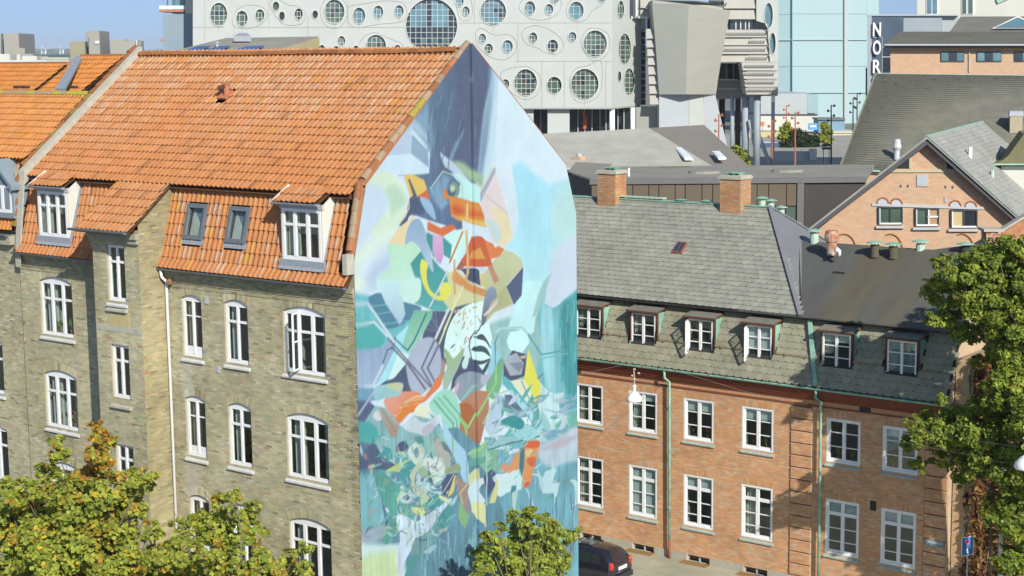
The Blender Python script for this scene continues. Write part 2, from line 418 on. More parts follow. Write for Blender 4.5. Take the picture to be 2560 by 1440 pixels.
# ---------------------------------------------------------------- roof tiles
_tx = [0.0, 0.04, 0.085, 0.12, 0.15, 0.18, 0.205]; _tz = [0.022, 0.0, 0.004, 0.035, 0.052, 0.045, 0.02]
TILE_V = []; TILE_F = []; TILE_MASK = []
for iy, (yy, lift) in enumerate(((0.0, 0.045), (0.18, 0.028), (0.36, 0.008))):
    for x, z in zip(_tx, _tz):
        TILE_V.append((x, yy, z+lift)); TILE_MASK.append((1.0 if x in (0.12, 0.15, 0.18) else 0.15)*(1.0 if iy == 1 else (0.55 if iy == 0 else 0.6)))
for iy in range(2):
    for ix in range(6): a = iy*7+ix; TILE_F.append((a, a+1, a+8, a+7))
_b = len(TILE_V)
for x, z in zip(_tx, _tz): TILE_V.append((x, 0.0, z+0.018)); TILE_MASK.append(0.0)
for ix in range(6): TILE_F.append((_b+ix, _b+ix+1, ix+1, ix))
TILE_MASK = np.array(TILE_MASK)
SLATE_V = [(0.0, 0.06, 0.022), (0.06, 0.0, 0.026), (0.24, 0.0, 0.026), (0.30, 0.06, 0.022), (0.30, 0.32, 0.006), (0.0, 0.32, 0.006), (0.0, 0.06, 0.010), (0.06, 0.0, 0.012), (0.24, 0.0, 0.012), (0.30, 0.06, 0.010)]
SLATE_F = [(0, 1, 2, 3, 4, 5), (6, 7, 1, 0), (7, 8, 2, 1), (8, 9, 3, 2)]
def tile_roof(parent, org, ex, up, W_, L_, tw, gauge, kindof, pal, material, test=None, nsingle=0, name='roof_tile', amt=None, col2=None, stuffname=None, deck=None, stag=False, nz=None):
    org = np.array(org, float); ex = np.array(ex, float); up = np.array(up, float); up = up/np.linalg.norm(up); n = np.cross(ex, up); n = n/np.linalg.norm(n)
    tv, tf = (TILE_V, TILE_F) if kindof == 'tile' else (SLATE_V, SLATE_F)
    S = []; T = []
    nr = int(math.ceil(L_/gauge)); nc = int(math.ceil(W_/tw))
    for r in range(nr):
        for c in range(-1 if stag else 0, nc):
            s = c*tw+(tw/2 if stag and r % 2 else 0); t = r*gauge
            if s < -0.01 or s+tw > W_+0.1: continue
            if test is None or test(s+tw/2, t+gauge/2): S.append(s); T.append(t)
    S = np.array(S); T = np.array(T); k = len(S)
    js = (rng.random(k)-0.5)*0.006; jn = (rng.random(k))*0.006
    O = org+S[:, None]*ex+T[:, None]*up+n*(jn[:, None])+ex*js[:, None]
    sx = tw/(0.2 if kindof == 'tile' else 0.30); sy = gauge/(0.33 if kindof == 'tile' else 0.30)
    rot = (rng.random(k)-0.5)*0.03
    EX = ex*sx+up*rot[:, None]*sx; EY = up*sy-ex*rot[:, None]*sy
    a = None if amt is None else amt(k, S, T)
    pieces(name, parent, tv, tf, O, EX, EY, n, pal(k, O), material, col2=None if col2 is None else col2(k), amt=a, mask=TILE_MASK if kindof == 'tile' and amt is not None else None, nsingle=nsingle, stuffname=stuffname or name+'s', smooth=False)
# ================================================================ ground and streets
ASPH = mat('asphalt', (0.11, 0.105, 0.095), 0.9, 0.2, 0.8, 0.3, 60)
PAVE = mat('pale_paving', (0.40, 0.39, 0.29), 0.9, 0.16, 0.7, 0.3, 50, col2=(0.33, 0.32, 0.24), c2scale=0.5)
GRAVEL = mat('town_ground', (0.20, 0.20, 0.17), 0.95, 0.3, 0.05)
b = MB(); b.face([(-9000, -200, -0.30), (9000, -200, -0.30), (9000, 14000, -0.30), (-9000, 14000, -0.30)], GRAVEL); kind(b.build('ground'), 'structure')
b = MB(); b.box(-75, -6, 38.0, 52.79, -0.29, -0.10, PAVE); kind(b.build('street'), 'structure')
b = MB(); b.box(-75, -26, 12, 31.9, -0.29, -0.08, ASPH); kind(b.build('car_park'), 'structure')
b = MB(); b.box(-30.2, -22, 31.9, 37.99, -0.29, -0.09, ASPH); kind(b.build('side_road'), 'structure')
b = MB(); b.box(-50, -22.5, 51.0, 52.78, -0.0995, 0.0, PAVE); kind(b.build('pavement'), 'structure')
# ================================================================ apartment building with painted gable
XM = -30.43; YA = 32.02; YT = 31.05; YB = 42.06; XL = -45.28
BRICKY = mat('yellow_brick', (1, 1, 1), 0.88, 0.22, 2.2, 0.25, 50, attr=True)
MORT = mat('old_mortar', (0.33, 0.31, 0.22), 0.95, 0.2, 3, 0.3, 60, col2=(0.38, 0.36, 0.27), c2scale=0.5)
CLAY = mat('roof_clay', (1, 1, 1), 0.75, 0.16, 9, 0.15, 60, attr=True)
DECK = mat('roof_battens', (0.10, 0.045, 0.02), 0.9, 0.2, 5)
ZINC = mat('zinc_gutter', (0.17, 0.20, 0.23), 0.45, 0.12, 5, metal=0.3)
LEAD = mat('lead_flashing', (0.33, 0.36, 0.40), 0.55, 0.12, 8, metal=0.2)
CEM = mat('cement_render', (0.43, 0.41, 0.34), 0.9, 0.18, 4, 0.4, 40)
PLASTER = mat('white_plaster', (0.62, 0.61, 0.55), 0.85, 0.08, 5)
WPIPE = mat('white_pipe', (0.74, 0.74, 0.74), 0.45, 0.05, 5)
def pal_yellow(n, P):
    base = np.array([0.45, 0.412, 0.262]); c = base[None, :]*(0.84+0.30*rng.random((n, 1)))
    c = c*np.array([1, 1, 1])+rng.normal(0, 0.012, (n, 3))
    # stained patches that belong to the masonry
    f = np.sin(P[:, 0]*1.3+P[:, 2]*0.7)+np.sin(P[:, 0]*0.5-P[:, 2]*1.1+2)+0.8*np.sin(P[:, 2]*2.3+P[:, 0]*0.3)
    c *= (0.97+0.05*f)[:, None]
    r = rng.random(n); c[r < 0.012] = np.array([0.46, 0.28, 0.17]); c[(r > 0.03) & (r < 0.08)] *= 0.68; c[r > 0.95] = np.array([0.54, 0.50, 0.36])
    c[(r > 0.10) & (r < 0.15)] = np.array([0.43, 0.40, 0.20])
    st = (np.abs(P[:, 0]+37.35+0.12*np.sin(P[:, 2]*2)) < 0.28) & (P[:, 2] < 10.6) & (P[:, 1] > 31.9); c[st] = c[st]*0.45+np.array([0.60, 0.58, 0.52])*0.55*(0.85+0.3*rng.random((st.sum(), 1)))
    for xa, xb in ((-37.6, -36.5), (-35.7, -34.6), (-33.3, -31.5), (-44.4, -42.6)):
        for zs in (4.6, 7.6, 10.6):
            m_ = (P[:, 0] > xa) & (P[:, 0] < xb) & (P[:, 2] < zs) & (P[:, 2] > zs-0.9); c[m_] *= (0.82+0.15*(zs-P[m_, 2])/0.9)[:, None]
    m_ = (P[:, 2] > 12.3) & (rng.random(n) < 0.5); c[m_] *= 0.93
    m_ = (np.sin(P[:, 0]*0.9+4)*np.sin(P[:, 2]*0.8+1) > 0.45); c[m_] *= np.array([0.90, 0.89, 0.86])
    return np.clip(c, 0.02, 0.9)
A = thing('apartment_building', 'yellow brick apartment building with an orange pantile mansard roof and a painted gable wall', 'building', (-37.8, 34, 0))
Z_ROWS = [(1.73, 3.40), (4.75, 6.46), (7.75, 9.48), (10.77, 12.50)]
winA = []   # s is measured from XL ; x0,x1,z0,z1,rise
def addw(x0, x1, z0, z1, rise): winA.append((x0-XL, x1-XL, z0, z1, rise))
for (z0, z1) in Z_ROWS:
    addw(-37.48, -36.60, z0, z1, 0.11); addw(-35.62, -34.65, z0, z1, 0.13); addw(-33.22, -31.58, z0, z1, 0.16); addw(-44.29, -42.64, z0, z1, 0.16)
ZE = 13.32
b = MB(); wall_holes(b, (XL, YA, 0), (1, 0, 0), (0, -1, 0), XM-XL, 0, ZE, winA, MORT, 0.12)
b.build('facade_wall', A, fixn=False)
arch_extra = [[], [], [], []]
def soldier(x0, x1, z, rise, y, ex=(1, 0, 0)):
    n = int(round((x1-x0+0.1)/0.075)); c = (x0+x1)/2; hw = (x1-x0)/2
    for i in range(n):
        t = (i+0.5)/n; x = x0-0.05+(x1-x0+0.1)*t; zz = z+rise*(1-((x-c)/hw)**2) if rise else z
        arch_extra[0].append((x-0.031, y, zz+0.012)); arch_extra[1].append((0.062, 0, 0)); arch_extra[2].append((0, -0.013, 0)); arch_extra[3].append(((x-c)*0.06, 0, 0.235))
for (s0, s1, z0, z1, rise) in winA: soldier(s0+XL, s1+XL, z1, rise, YA)
ex4 = [np.array(a, float) for a in arch_extra]
holesB = [(h[0], h[1], h[2], h[3], h[4]) for h in winA]+[(h[0]-0.05, h[1]+0.05, h[3]+0.06, h[3]+h[4]+0.19) for h in winA]
fr = free_of(holesB, XM-XL-0.004)
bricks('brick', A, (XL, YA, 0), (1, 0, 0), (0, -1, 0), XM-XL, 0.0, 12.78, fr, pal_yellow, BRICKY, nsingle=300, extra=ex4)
# corbelled courses under the gutter
fr2 = free_of([(0, 0, 0, 0)], XM-XL)
for k, (zz, pr) in enumerate(((12.80, 0.02), (12.935, 0.045), (13.07, 0.07), (13.20, 0.10))):
    x_ranges = [(-45.28, -40.26), (-38.10, XM)]
    m_ = MB()
    for (xa, xb) in x_ranges: m_.box(xa, xb-0.01, YA-pr, YA-0.003, zz+0.004, zz+0.131, MORT)
    m_.build('corbel', A)
    for (xa, xb) in x_ranges: bricks('brick', A, (xa, YA-pr, 0), (1, 0, 0), (0, -1, 0), xb-xa, zz+0.002, zz+0.13, lambda z, L=xb-xa-0.01: [(0, L)], lambda n, P: pal_yellow(n, P)*0.8, BRICKY, stuffname='corbel_bricks')
def leaf_sash(par, O, u, h, m, nb=2, th=0.035):
    """an open casement leaf: frame bars in the plane spanned by u (full width vector) and z"""
    O = np.array(O, float); u = np.array(u, float); b = MB(); z = np.array([0, 0, 1.0])
    for p0, p1 in ((O, O+z*h), (O+u, O+u+z*h)): b.bar(p0, p1, 0.05, th, m, up=u)
    for t in np.linspace(0, 1, nb+2): b.bar(O+z*h*t, O+u+z*h*t, th, 0.04, m)
    f = b.build('open_sash', par); b = MB(); n_ = np.cross(u, z); n_ /= np.linalg.norm(n_); b.prism([O+u*0.06, O+u*0.94, O+u*0.94+z*h, O+u*0.06+z*h], n_*0.004, GLASS); g_ = b.build('pane'); g_.parent = f
    if par is not None and par.type != 'EMPTY': f.matrix_parent_inverse = Matrix.Identity(4)
    return f
leaf_sash(A, (-32.66, YA+0.05, 10.90), (0.12, -0.34, 0), 1.58, WHITE, 1)
seed = 0
for i, (s0, s1, z0, z1, rise) in enumerate(winA):
    row, colu = divmod(i, 4); x0 = s0+XL; w = s1-s0; h = z1-z0; M = TM(x0, YA, z0)
    if colu == 0: f = window(A, M, w, h, 2, [0.70], arch=rise, base_panel=0.22, inside='cr', seed=i, fw=0.085, mull=0.075)
    elif colu == 1: f = window(A, M, w, h, 2, [-0.70], arch=rise, inside='c' if row % 2 else 'c', seed=i+5, fw=0.085, mull=0.075)
    elif colu == 2: f = window(A, M, w, h, 3, [-0.68], arch=rise, inside=('cp', 'c', 'cr', 'cr')[row], seed=i+9, fw=0.08, mull=0.11, depth=2.2)
    else: f = window(A, M, w, h, 3, [-0.68], arch=rise, inside=('c', 'c', 'crp', 'cp')[row], seed=i+9, fw=0.08, mull=0.11)
# stair tower
TX0, TX1 = -40.25, -38.11
tw_ = [(-39.60-TX0, -38.78-TX0, 12.37, 14.05), (-39.60-TX0, -38.78-TX0, 9.43, 11.05), (-39.60-TX0, -38.78-TX0, 6.48, 8.0), (-39.60-TX0, -38.78-TX0, 3.5, 5.1)]
slope = 3.67/4.69
zroof = lambda y: 19.62+(y-37.04)*slope
b = MB(); wall_holes(b, (TX0, YT, 0), (1, 0, 0), (0, -1, 0), TX1-TX0, 0, 14.55, tw_, MORT, 0.12)
for x, sgn in ((TX1, 1), (TX0, -1)):
    b.face([(x, YT, 0), (x, 34.0, 0), (x, 34.0, zroof(34.0)-0.05), (x, YT, zroof(YT)-0.05)], MORT)
b.build('stair_tower_wall', A, fixn=False)
bricks('brick', A, (TX0, YT, 0), (1, 0, 0), (0, -1, 0), TX1-TX0, 0, 14.5, free_of(tw_, TX1-TX0), pal_yellow, BRICKY, stuffname='stair_tower_bricks')
def tside(z):
    if z < 13.42: return [(0, YA-YT)]
    # above the eaves the side wall is cut by the mansard (right) and the roof (top)
    ym = np.interp(z, [13.42, 13.75, 15.85, 15.95], [31.72, 31.95, 32.52, 32.55])
    y0 = YT if z < zroof(YT)-0.06 else 37.04+(z+0.06-19.62)/slope
    return [(y0-YT, ym-YT+0.05)] if ym > y0 else []
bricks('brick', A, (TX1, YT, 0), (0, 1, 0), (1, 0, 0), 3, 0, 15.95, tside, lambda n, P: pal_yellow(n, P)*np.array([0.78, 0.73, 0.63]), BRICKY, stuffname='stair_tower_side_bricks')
b = MB()
b.box(TX0-0.03, TX1+0.03, YT-0.10, YT-0.014, 14.14, 14.28, MORT); b.box(TX0-0.06, TX1+0.06, YT-0.17, YT-0.014, 14.285, 14.45, MORT); b.build('tower_cornice', A)
for k, h in enumerate(tw_):
    window(A, TM(TX0+h[0], YT, h[2]), h[1]-h[0], h[3]-h[2], 2, [-0.70], inside='', seed=30+k, fw=0.085, mull=0.08, sill=(k != 1))
    b = MB(); b.prism([(TX0+h[0]-0.05, YT-0.10, h[2]-0.30), (TX0+h[0]-0.05, YT-0.10, h[2]-0.24), (TX0+h[0]-0.05, YT+0.05, h[2]-0.18), (TX0+h[0]-0.05, YT+0.05, h[2]-0.30)], (h[1]-h[0]+0.1, 0, 0), CEM); b.build('window_ledge', A)
b = MB(); b.box(TX0+0.03, TX1-0.02, YT-0.013, YT-0.004, 11.45, 11.62, CEM); b.box(TX0+h[0]-0.02, TX0+h[1]+0.1, YT-0.016, YT-0.004, 11.62, 12.0, mat('yellow_render', (0.47, 0.40, 0.20), 0.9, 0.1, 4)); b.build('render_patch', A)
# plain walls that close the block
b = MB(); b.face([(XL, YA, 0), (XL, YB, 0), (XL, YB, 16), (XL, YA, 16)], MORT); b.face([(XL, YB, 0), (XM, YB, 0), (XM, YB, 14.5), (XL, YB, 14.5)], MORT)
b.build('rear_wall', A, fixn=False)
# roof planes
def pal_clay(light):
    def f(n, P):
        base = np.array([0.415, 0.165, 0.056])*light; c = base[None, :]*(0.90+0.18*rng.random((n, 1))); c[:, 1] *= 0.96+0.09*rng.random(n)
        q = rng.random(n); c[q < 0.04] *= 0.72
        return c
    return f
LICH = lambda n: np.where(rng.random((n, 1)) < 0.035, np.array([[0.50, 0.38, 0.05]]), np.array([[0.44, 0.40, 0.30]])*(0.85+0.4*rng.random((n, 1))))
def amt_upper(k, S, T):
    f = 0.5+0.28*np.sin(S*0.9+1.0)+0.25*np.sin(T*1.1+S*0.35)+0.2*np.sin(S*2.7)
    g = np.clip((T-0.3)/4.0, 0.12, 1.0)*np.clip((6.6-T)/1.0, 0.35, 1)
    return np.clip((0.12+rng.random(k)**1.3*0.85)*(0.45+0.9*f)*g, 0, 0.75)
def amt_low(k, S, T): return np.where(rng.random(k) < 0.22, rng.random(k)*0.75, 0.05)
upv = np.array([0, 4.69, 3.67]); upv /= np.linalg.norm(upv); nv = np.array([0, -3.67, 4.69]); nv /= np.linalg.norm(nv)
Xu0, Xu1 = -44.92, -30.72
Y_LOW = 32.20
base = np.array([Xu0, Y_LOW, zroof(Y_LOW)])-nv*0.06
LU = math.hypot(37.00-Y_LOW, (37.0-Y_LOW)*slope)
tile_roof(A, base, (1, 0, 0), upv, Xu1-Xu0, LU-0.08, 0.2, 0.334, 'tile', pal_clay(1.0), CLAY, amt=amt_upper, col2=LICH, stuffname='upper_roof_tiles',
          test=lambda s, t: not (abs(Xu0+s+38.93) < 0.22 and 3.75 < t < 4.25))
# tower roof tiles (same plane carried down)
tb = np.array([-40.42, 30.56, zroof(30.56)])-nv*0.06; LT = math.hypot(Y_LOW-30.56, (Y_LOW-30.56)*slope)
tile_roof(A, tb, (1, 0, 0), upv, 2.45, LT-0.03, 0.2, LT/6.0, 'tile', pal_clay(0.98), CLAY, amt=lambda k, S, T: rng.random(k)*0.35, col2=LICH, stuffname='tower_roof_tiles')
# decks below the tiles
b = MB()
rear_low = (2*37.04-Y_LOW)
b.face([(XL, Y_LOW+0.05, zroof(Y_LOW)-0.13), (XM+0.0, Y_LOW+0.05, zroof(Y_LOW)-0.13), (XM+0.0, 37.04, 19.48), (XL, 37.04, 19.48)], DECK)
b.face([(XL, rear_low, zroof(Y_LOW)-0.13), (XM, rear_low, zroof(Y_LOW)-0.13), (XM, 37.04, 19.48), (XL, 37.04, 19.48)], DECK)
b.face([(XL, rear_low, zroof(Y_LOW)-0.13), (XM, rear_low, zroof(Y_LOW)-0.13), (XM, 42.1, 13.4), (XL, 42.1, 13.4)], DECK)
b.face([(-40.42, 30.58, zroof(30.58)-0.13), (-38.0, 30.58, zroof(30.58)-0.13), (-38.0, Y_LOW+0.1, zroof(Y_LOW+0.1)-0.13), (-40.42, Y_LOW+0.1, zroof(Y_LOW+0.1)-0.13)], DECK)
for (xa, xb) in ((XL, TX0), (TX1, XM)):
    b.face([(xa, 31.99, 13.72), (xb, 31.99, 13.72), (xb, 32.57, 15.83), (xa, 32.57, 15.83)], DECK); b.face([(xa, 31.74, 13.36), (xb, 31.74, 13.36), (xb, 31.99, 13.72), (xa, 31.99, 13.72)], DECK)
b.build('roof_deck', A, fixn=False)
# mansard tiles
mup = np.array([0, 0.57, 2.08]); mup /= np.linalg.norm(mup); kup = np.array([0, 0.25, 0.33]); kup /= np.linalg.norm(kup)
SKY = [(-37.24, -36.44, 14.25, 15.27), (-35.44, -34.65, 14.25, 15.27)]
DORM = [(-33.04, -31.46), (-44.0, -42.45)]
def mtest(x0):
    def f(s, t):
        x = x0+s; z = 13.75+t*mup[2]
        for (a, c) in DORM:
            if a-0.02 < x < c+0.06 and z > 13.80: return False
        for (a, c, z0, z1) in SKY:
            if a-0.03 < x < c+0.03 and z0-0.12 < z < z1+0.02: return False
        return True
    return f
GM = 0.336
for (xa, xb, ns) in ((-38.09, -30.84, 300), (-44.92, -40.26, 0)):
    tile_roof(A, (xa, 31.92, 13.70), (1, 0, 0), mup, xb-xa, 2.06, 0.2, GM, 'tile', pal_clay(1.05), CLAY, amt=amt_low, col2=LICH, nsingle=ns, stuffname='mansard_tiles', test=mtest(xa))
    xc = xb+0.38 if xb > -31 else xb
    tile_roof(A, (xa, 31.685, 13.385), (1, 0, 0), kup, xc-xa, 0.40, 0.2, 0.40, 'tile', pal_clay(0.98), CLAY, amt=amt_low, col2=LICH, nsingle=0, stuffname='eaves_tiles')
# ridge tiles
RT_V = []; RT_F = []
for i, (y, sc) in enumerate(((0, 1.08), (0.40, 0.94))):
    for q in range(7): t = math.pi*q/6; RT_V.append((y, -0.13*sc*math.cos(t), 0.115*sc*math.sin(t)))
for q in range(6): RT_F.append((q, q+7, q+8, q+1))
RT_F.append(tuple(range(7))[::-1])
n = int((Xu1-0.1-Xu0)/0.36); O = np.array([[Xu0+i*0.36, 37.04, 19.60+0.012*math.sin(i*0.35)-0.03*math.sin(math.pi*i/n)] for i in range(n)])
pieces('ridge_tile', A, RT_V, RT_F, O, (1, 0, 0), (0, 1, 0), (0, 0, 1), pal_clay(0.8)(n, O), CLAY, nsingle=n)
# verge along the painted gable: a row of raised tiles over a mortar fillet
VP = [(37.08, 19.80), (Y_LOW+0.22, zroof(Y_LOW+0.22)+0.08), (31.98, 14.25)]
def verge(xc, prof, name, w, nt, m, toprow=True):
    b = MB()
    for (y0, z0), (y1, z1) in zip(prof, prof[1:]):
        d = np.array([0, y1-y0, z1-z0]); L = np.linalg.norm(d); d /= L; nn = np.array([0, d[2], -d[1]]); nn = nn if nn[2] > 0 or nn[1] < 0 else -nn
        b.prism([(xc-w/2, y0, z0)-nn*0.12, (xc+w/2, y0, z0)-nn*0.12, (xc+w/2, y0, z0)+nn*0.02, (xc-w/2, y0, z0)+nn*0.02], np.array([0, y1-y0, z1-z0]), m)
    b.build(name, A)
    if not toprow: return
    O = []; EX = []; EZ = []
    for (y0, z0), (y1, z1) in zip(prof, prof[1:]):
        d = np.array([0, y1-y0, z1-z0]); L = np.linalg.norm(d); d /= L; k = int(L/0.36)
        nn = np.array([0, d[2], -d[1]]); nn = nn if nn[1] < 0 else -nn
        for i in range(k): O.append(np.array([xc, y0, z0])+d*(0.36*(i+1))+nn*0.0+np.array([0, 0, rng.random()*0.015])); EX.append(-d); EZ.append(nn)
    k = len(O); col = np.where(rng.random((k, 1)) < 0.35, np.array([[0.26, 0.19, 0.12]]), np.array([[0.30, 0.125, 0.055]]))*(0.7+0.5*rng.random((k, 1)))
    mk = rng.random(k) < 0.08; mk[:3] = False; col[mk] = (0.30, 0.25, 0.05)
    EX = np.array(EX); EZ = np.array(EZ); EY = np.tile([[1.0, 0, 0]], (k, 1))*0.85
    pieces('verge_tile', A, RT_V, RT_F, np.array(O), EX, EY, EZ, col, CLAY, nsingle=k)
verge(XM-0.12, VP, 'verge_fillet', 0.22, 1, mat('clay_edge', (0.36, 0.15, 0.065), 0.85, 0.2, 6))
b = MB(); b.box(XM-0.17, XM-0.006, 31.74, 32.02, 13.72, 14.27, CEM); b.build('verge_block', A)
# party wall with its coping
PW = [(37.12, 19.88), (32.12, zroof(32.12)+0.22), (31.86, 13.90), (31.80, 13.35)]
b = MB()
for (y0, z0), (y1, z1) in zip(PW, PW[1:]):
    b.prism([(XL+0.10, y0, z0-0.45), (XL+0.36, y0, z0-0.45), (XL+0.36, y0, z0), (XL+0.10, y0, z0)], (0, y1-y0, z1-z0), CEM)
b.build('party_wall_coping', A)
O = []; EX = []
for (y0, z0), (y1, z1) in zip(PW[:2], PW[1:3]):
    d = np.array([0, y1-y0, z1-z0]); L = np.linalg.norm(d); d /= L
    for i in range(int(L/0.36)): O.append(np.array([XL+0.02, y0, z0-0.02])+d*0.36*(i+1)); EX.append(-d)
k = len(O); pieces('coping_tile', A, RT_V, RT_F, np.array(O), np.array(EX), (0.8, 0, 0), (0, -0.5, 0.86), pal_clay(0.5)(k, None)*np.where(rng.random((k, 1)) < 0.25, np.array([[0.9, 1.6, 1.0]]), 1), CLAY, nsingle=k)
# gutters and rain pipe
def gutter(par, x0, x1, y, z, r, m, name='gutter'):
    b = MB(); n = 8; prof = [(-r*math.cos(math.pi*t/n), -r*math.sin(math.pi*t/n)) for t in range(n+1)]
    po = prof+[(p[0]*0.86, p[1]*0.86) for p in prof[::-1]]
    b.prism([(x0, y+p[0], z+p[1]) for p in po], (x1-x0, 0, 0), m)
    b.prism([(x0, y+p[0], z+p[1]) for p in prof], (0.004, 0, 0), m); b.prism([(x1, y+p[0], z+p[1]) for p in prof], (0.004, 0, 0), m)
    return b.build(name, par)
gutter(A, -45.2, -40.27, 31.70, 13.40, 0.075, ZINC); gutter(A, -38.12, -30.5, 31.70, 13.39, 0.075, ZINC); gutter(A, -40.62, -38.02, 30.50, 14.54, 0.075, ZINC)
b = MB(); b.tube([(-37.98, 31.72, 13.32), (-37.98, 31.74, 13.12), (-37.95, 31.90, 12.95), (-38.0, 31.93, 12.80), (-38.02, 31.93, 0.1)], 0.045, WPIPE); b.build('drainpipe', A, smooth=True)
b = MB(); b.lathe([(0.02, 0), (0.09, 0.04), (0.10, 0.13), (0.04, 0.2)], (-37.80, 31.88, 12.86), mat('birds_nest', (0.22, 0.13, 0.06), 1, 0.5, 30), 9); b.build('wall_nest', A)
b = MB()
for (x, z) in ((-36.42, 12.42), (-36.02, 10.42)): b.box(x, x+0.14, YA-0.03, YA-0.008, z, z+0.2, GREYP)
b.build('wall_vent', A)
# dormers
for di, (a, c) in enumerate(DORM):
    zt = 15.47; d = MB(); yf = 31.9
    # cheeks
    for x, sg in ((a, 1), (c-0.05, 1)):
        d.prism([(x, yf, 13.93), (x, yf, 15.44), (x, 32.02, 15.55), (x, 32.45, 15.84), (x, 32.52, 15.80), (x, 32.02, 13.98)], (0.05, 0, 0), PLASTER)
    d.box(a-0.03, c+0.03, yf-0.03, yf+0.05, 15.40, 15.54, GREYP)
    d.bar((c+0.01, yf+0.02, 13.88), (c+0.01, 32.50, 15.80), 0.02, 0.10, LEAD)
    D = d.build('dormer', A)
    window(D, Matrix.Translation((a+0.05, yf-0.04, 13.98)), c-a-0.10, 1.42, 3, [-0.69], inside='cr', seed=41+di, fw=0.09, rec=0.03, mull=0.11, name='sub', sill=False)
    # apron of pressed lead
    ap = MB(); nn = 8; w = c-a+0.16
    for i in range(nn):
        x = a-0.10+w*i/nn; ap.prism([(x, 31.80, 13.72), (x, 31.86, 13.80), (x, 31.90, 13.98), (x, 31.93, 13.98), (x, 31.93, 13.72)], (w/nn*0.86, 0, 0), LEAD)
    ap.box(a-0.1, c+0.06, 31.86, 31.92, 13.74, 13.97, LEAD)
    o = ap.build('apron'); o.parent = D; o.matrix_parent_inverse = Matrix.Identity(4)
    g = gutter(None, a-0.14, c+0.05, 31.70, 15.57, 0.07, LEAD); g.parent = D; g.matrix_parent_inverse = Matrix.Identity(4)
    dup_ = np.array([0, 0.60, 0.36]); dup_ /= np.linalg.norm(dup_)
    p0 = len(bpy.data.objects)
    tile_roof(A, (a-0.10, 31.72, 15.56), (1, 0, 0), dup_, c-a+0.12, 0.66, 0.2, 0.33, 'tile', pal_clay(0.95), CLAY, amt=lambda k, S, T: rng.random(k)*0.5, col2=LICH, stuffname='dormer_roof_tiles')
    b = MB(); b.face([(a-0.1, 31.74, 15.52), (c+0.0, 31.74, 15.52), (c+0.0, 32.4, 15.90), (a-0.1, 32.4, 15.90)], DECK); b.bar((a-0.11, 31.70, 15.60), (a-0.11, 32.36, 15.99), 0.03, 0.06, PLASTER)
    b.build('dormer_roof_deck', A, fixn=False)
# roof windows
SKG = mat('roof_window_pane', (0.28, 0.36, 0.46), 0.08, 0.05, 3, spec=1.0)
for (a, c, z0, z1) in SKY:
    mN = np.array([0, -2.08, 0.57]); mN /= np.linalg.norm(mN)
    O0 = np.array([a, 31.92+(z0-13.7)/2.08*0.57, z0]); L = (z1-z0)/mup[2]; w = c-a
    P = lambda s, t, n_: O0+np.array([s, 0, 0])+mup*t+mN*n_
    def pb(b, s0, s1, t0, t1, n0, n1, m): b.prism([P(s0, t0, n0), P(s1, t0, n0), P(s1, t1, n0), P(s0, t1, n0)], mN*(n1-n0), m)
    dk = mat('roof_window_frame', (0.13, 0.15, 0.17), 0.5, 0.1, 5)
    b = MB(); pb(b, 0, 0.09, 0, L, 0.0, 0.13, dk); pb(b, w-0.09, w, 0, L, 0.0, 0.13, dk); pb(b, 0.09, w-0.09, L-0.13, L, 0.0, 0.135, dk); pb(b, 0.09, w-0.09, 0, 0.12, 0.0, 0.12, dk)
    f = b.build('roof_window', A)
    b = MB(); pb(b, 0.09, w-0.09, 0.12, L-0.13, 0.02, 0.06, GLASS); o = b.build('pane'); o.parent = f
    b = MB(); pb(b, 0.09, w-0.09, 0.12, L-0.13, -0.10, -0.05, mat('attic_room', (0.20, 0.24, 0.29), 0.9, 0.1, 2))
    b.prism([P(0.12, 0.13, -0.04), P(w-0.25, 0.13, -0.04), P(w-0.30, L*0.45, -0.04), P(0.16, L-0.16, -0.04)], mN*0.01, CURT); o = b.build('blind'); o.parent = f
    b = MB()
    for i in range(5): pb(b, -0.07+(w+0.14)*i/5, -0.07+(w+0.14)*(i+0.85)/5, -0.15, 0.0, 0.03, 0.075, LEAD)
    pb(b, -0.07, w+0.07, -0.14, 0.0, 0.02, 0.05, LEAD); o = b.build('flashing'); o.parent = f
# clay vent on the big roof
b = MB(); vb = np.array([-38.93, 35.38, zroof(35.38)]); TC = mat('terracotta', (0.42, 0.16, 0.08), 0.8, 0.15, 8)
b.prism([vb+(-0.2, 0, 0.0)-upv*0.2, vb+(0.2, 0, 0)-upv*0.2, vb+(0.2, 0, 0)+upv*0.2, vb+(-0.2, 0, 0)+upv*0.2], nv*0.06, TC)
b.tube([vb+nv*0.0+(0.06, 0, 0), vb+(0.06, 0, 0.36)], 0.10, TC, 10); b.tube([vb+(0.06, -0.02, 0.27), vb+(-0.18, -0.12, 0.22)], 0.085, mat('vent_mouth', (0.10, 0.05, 0.035), 0.9), 10); b.tube([vb+(0.06, 0, 0.34), vb+(0.06, 0, 0.38)], 0.13, TC, 10)
b.build('roof_vent', A, smooth=False)
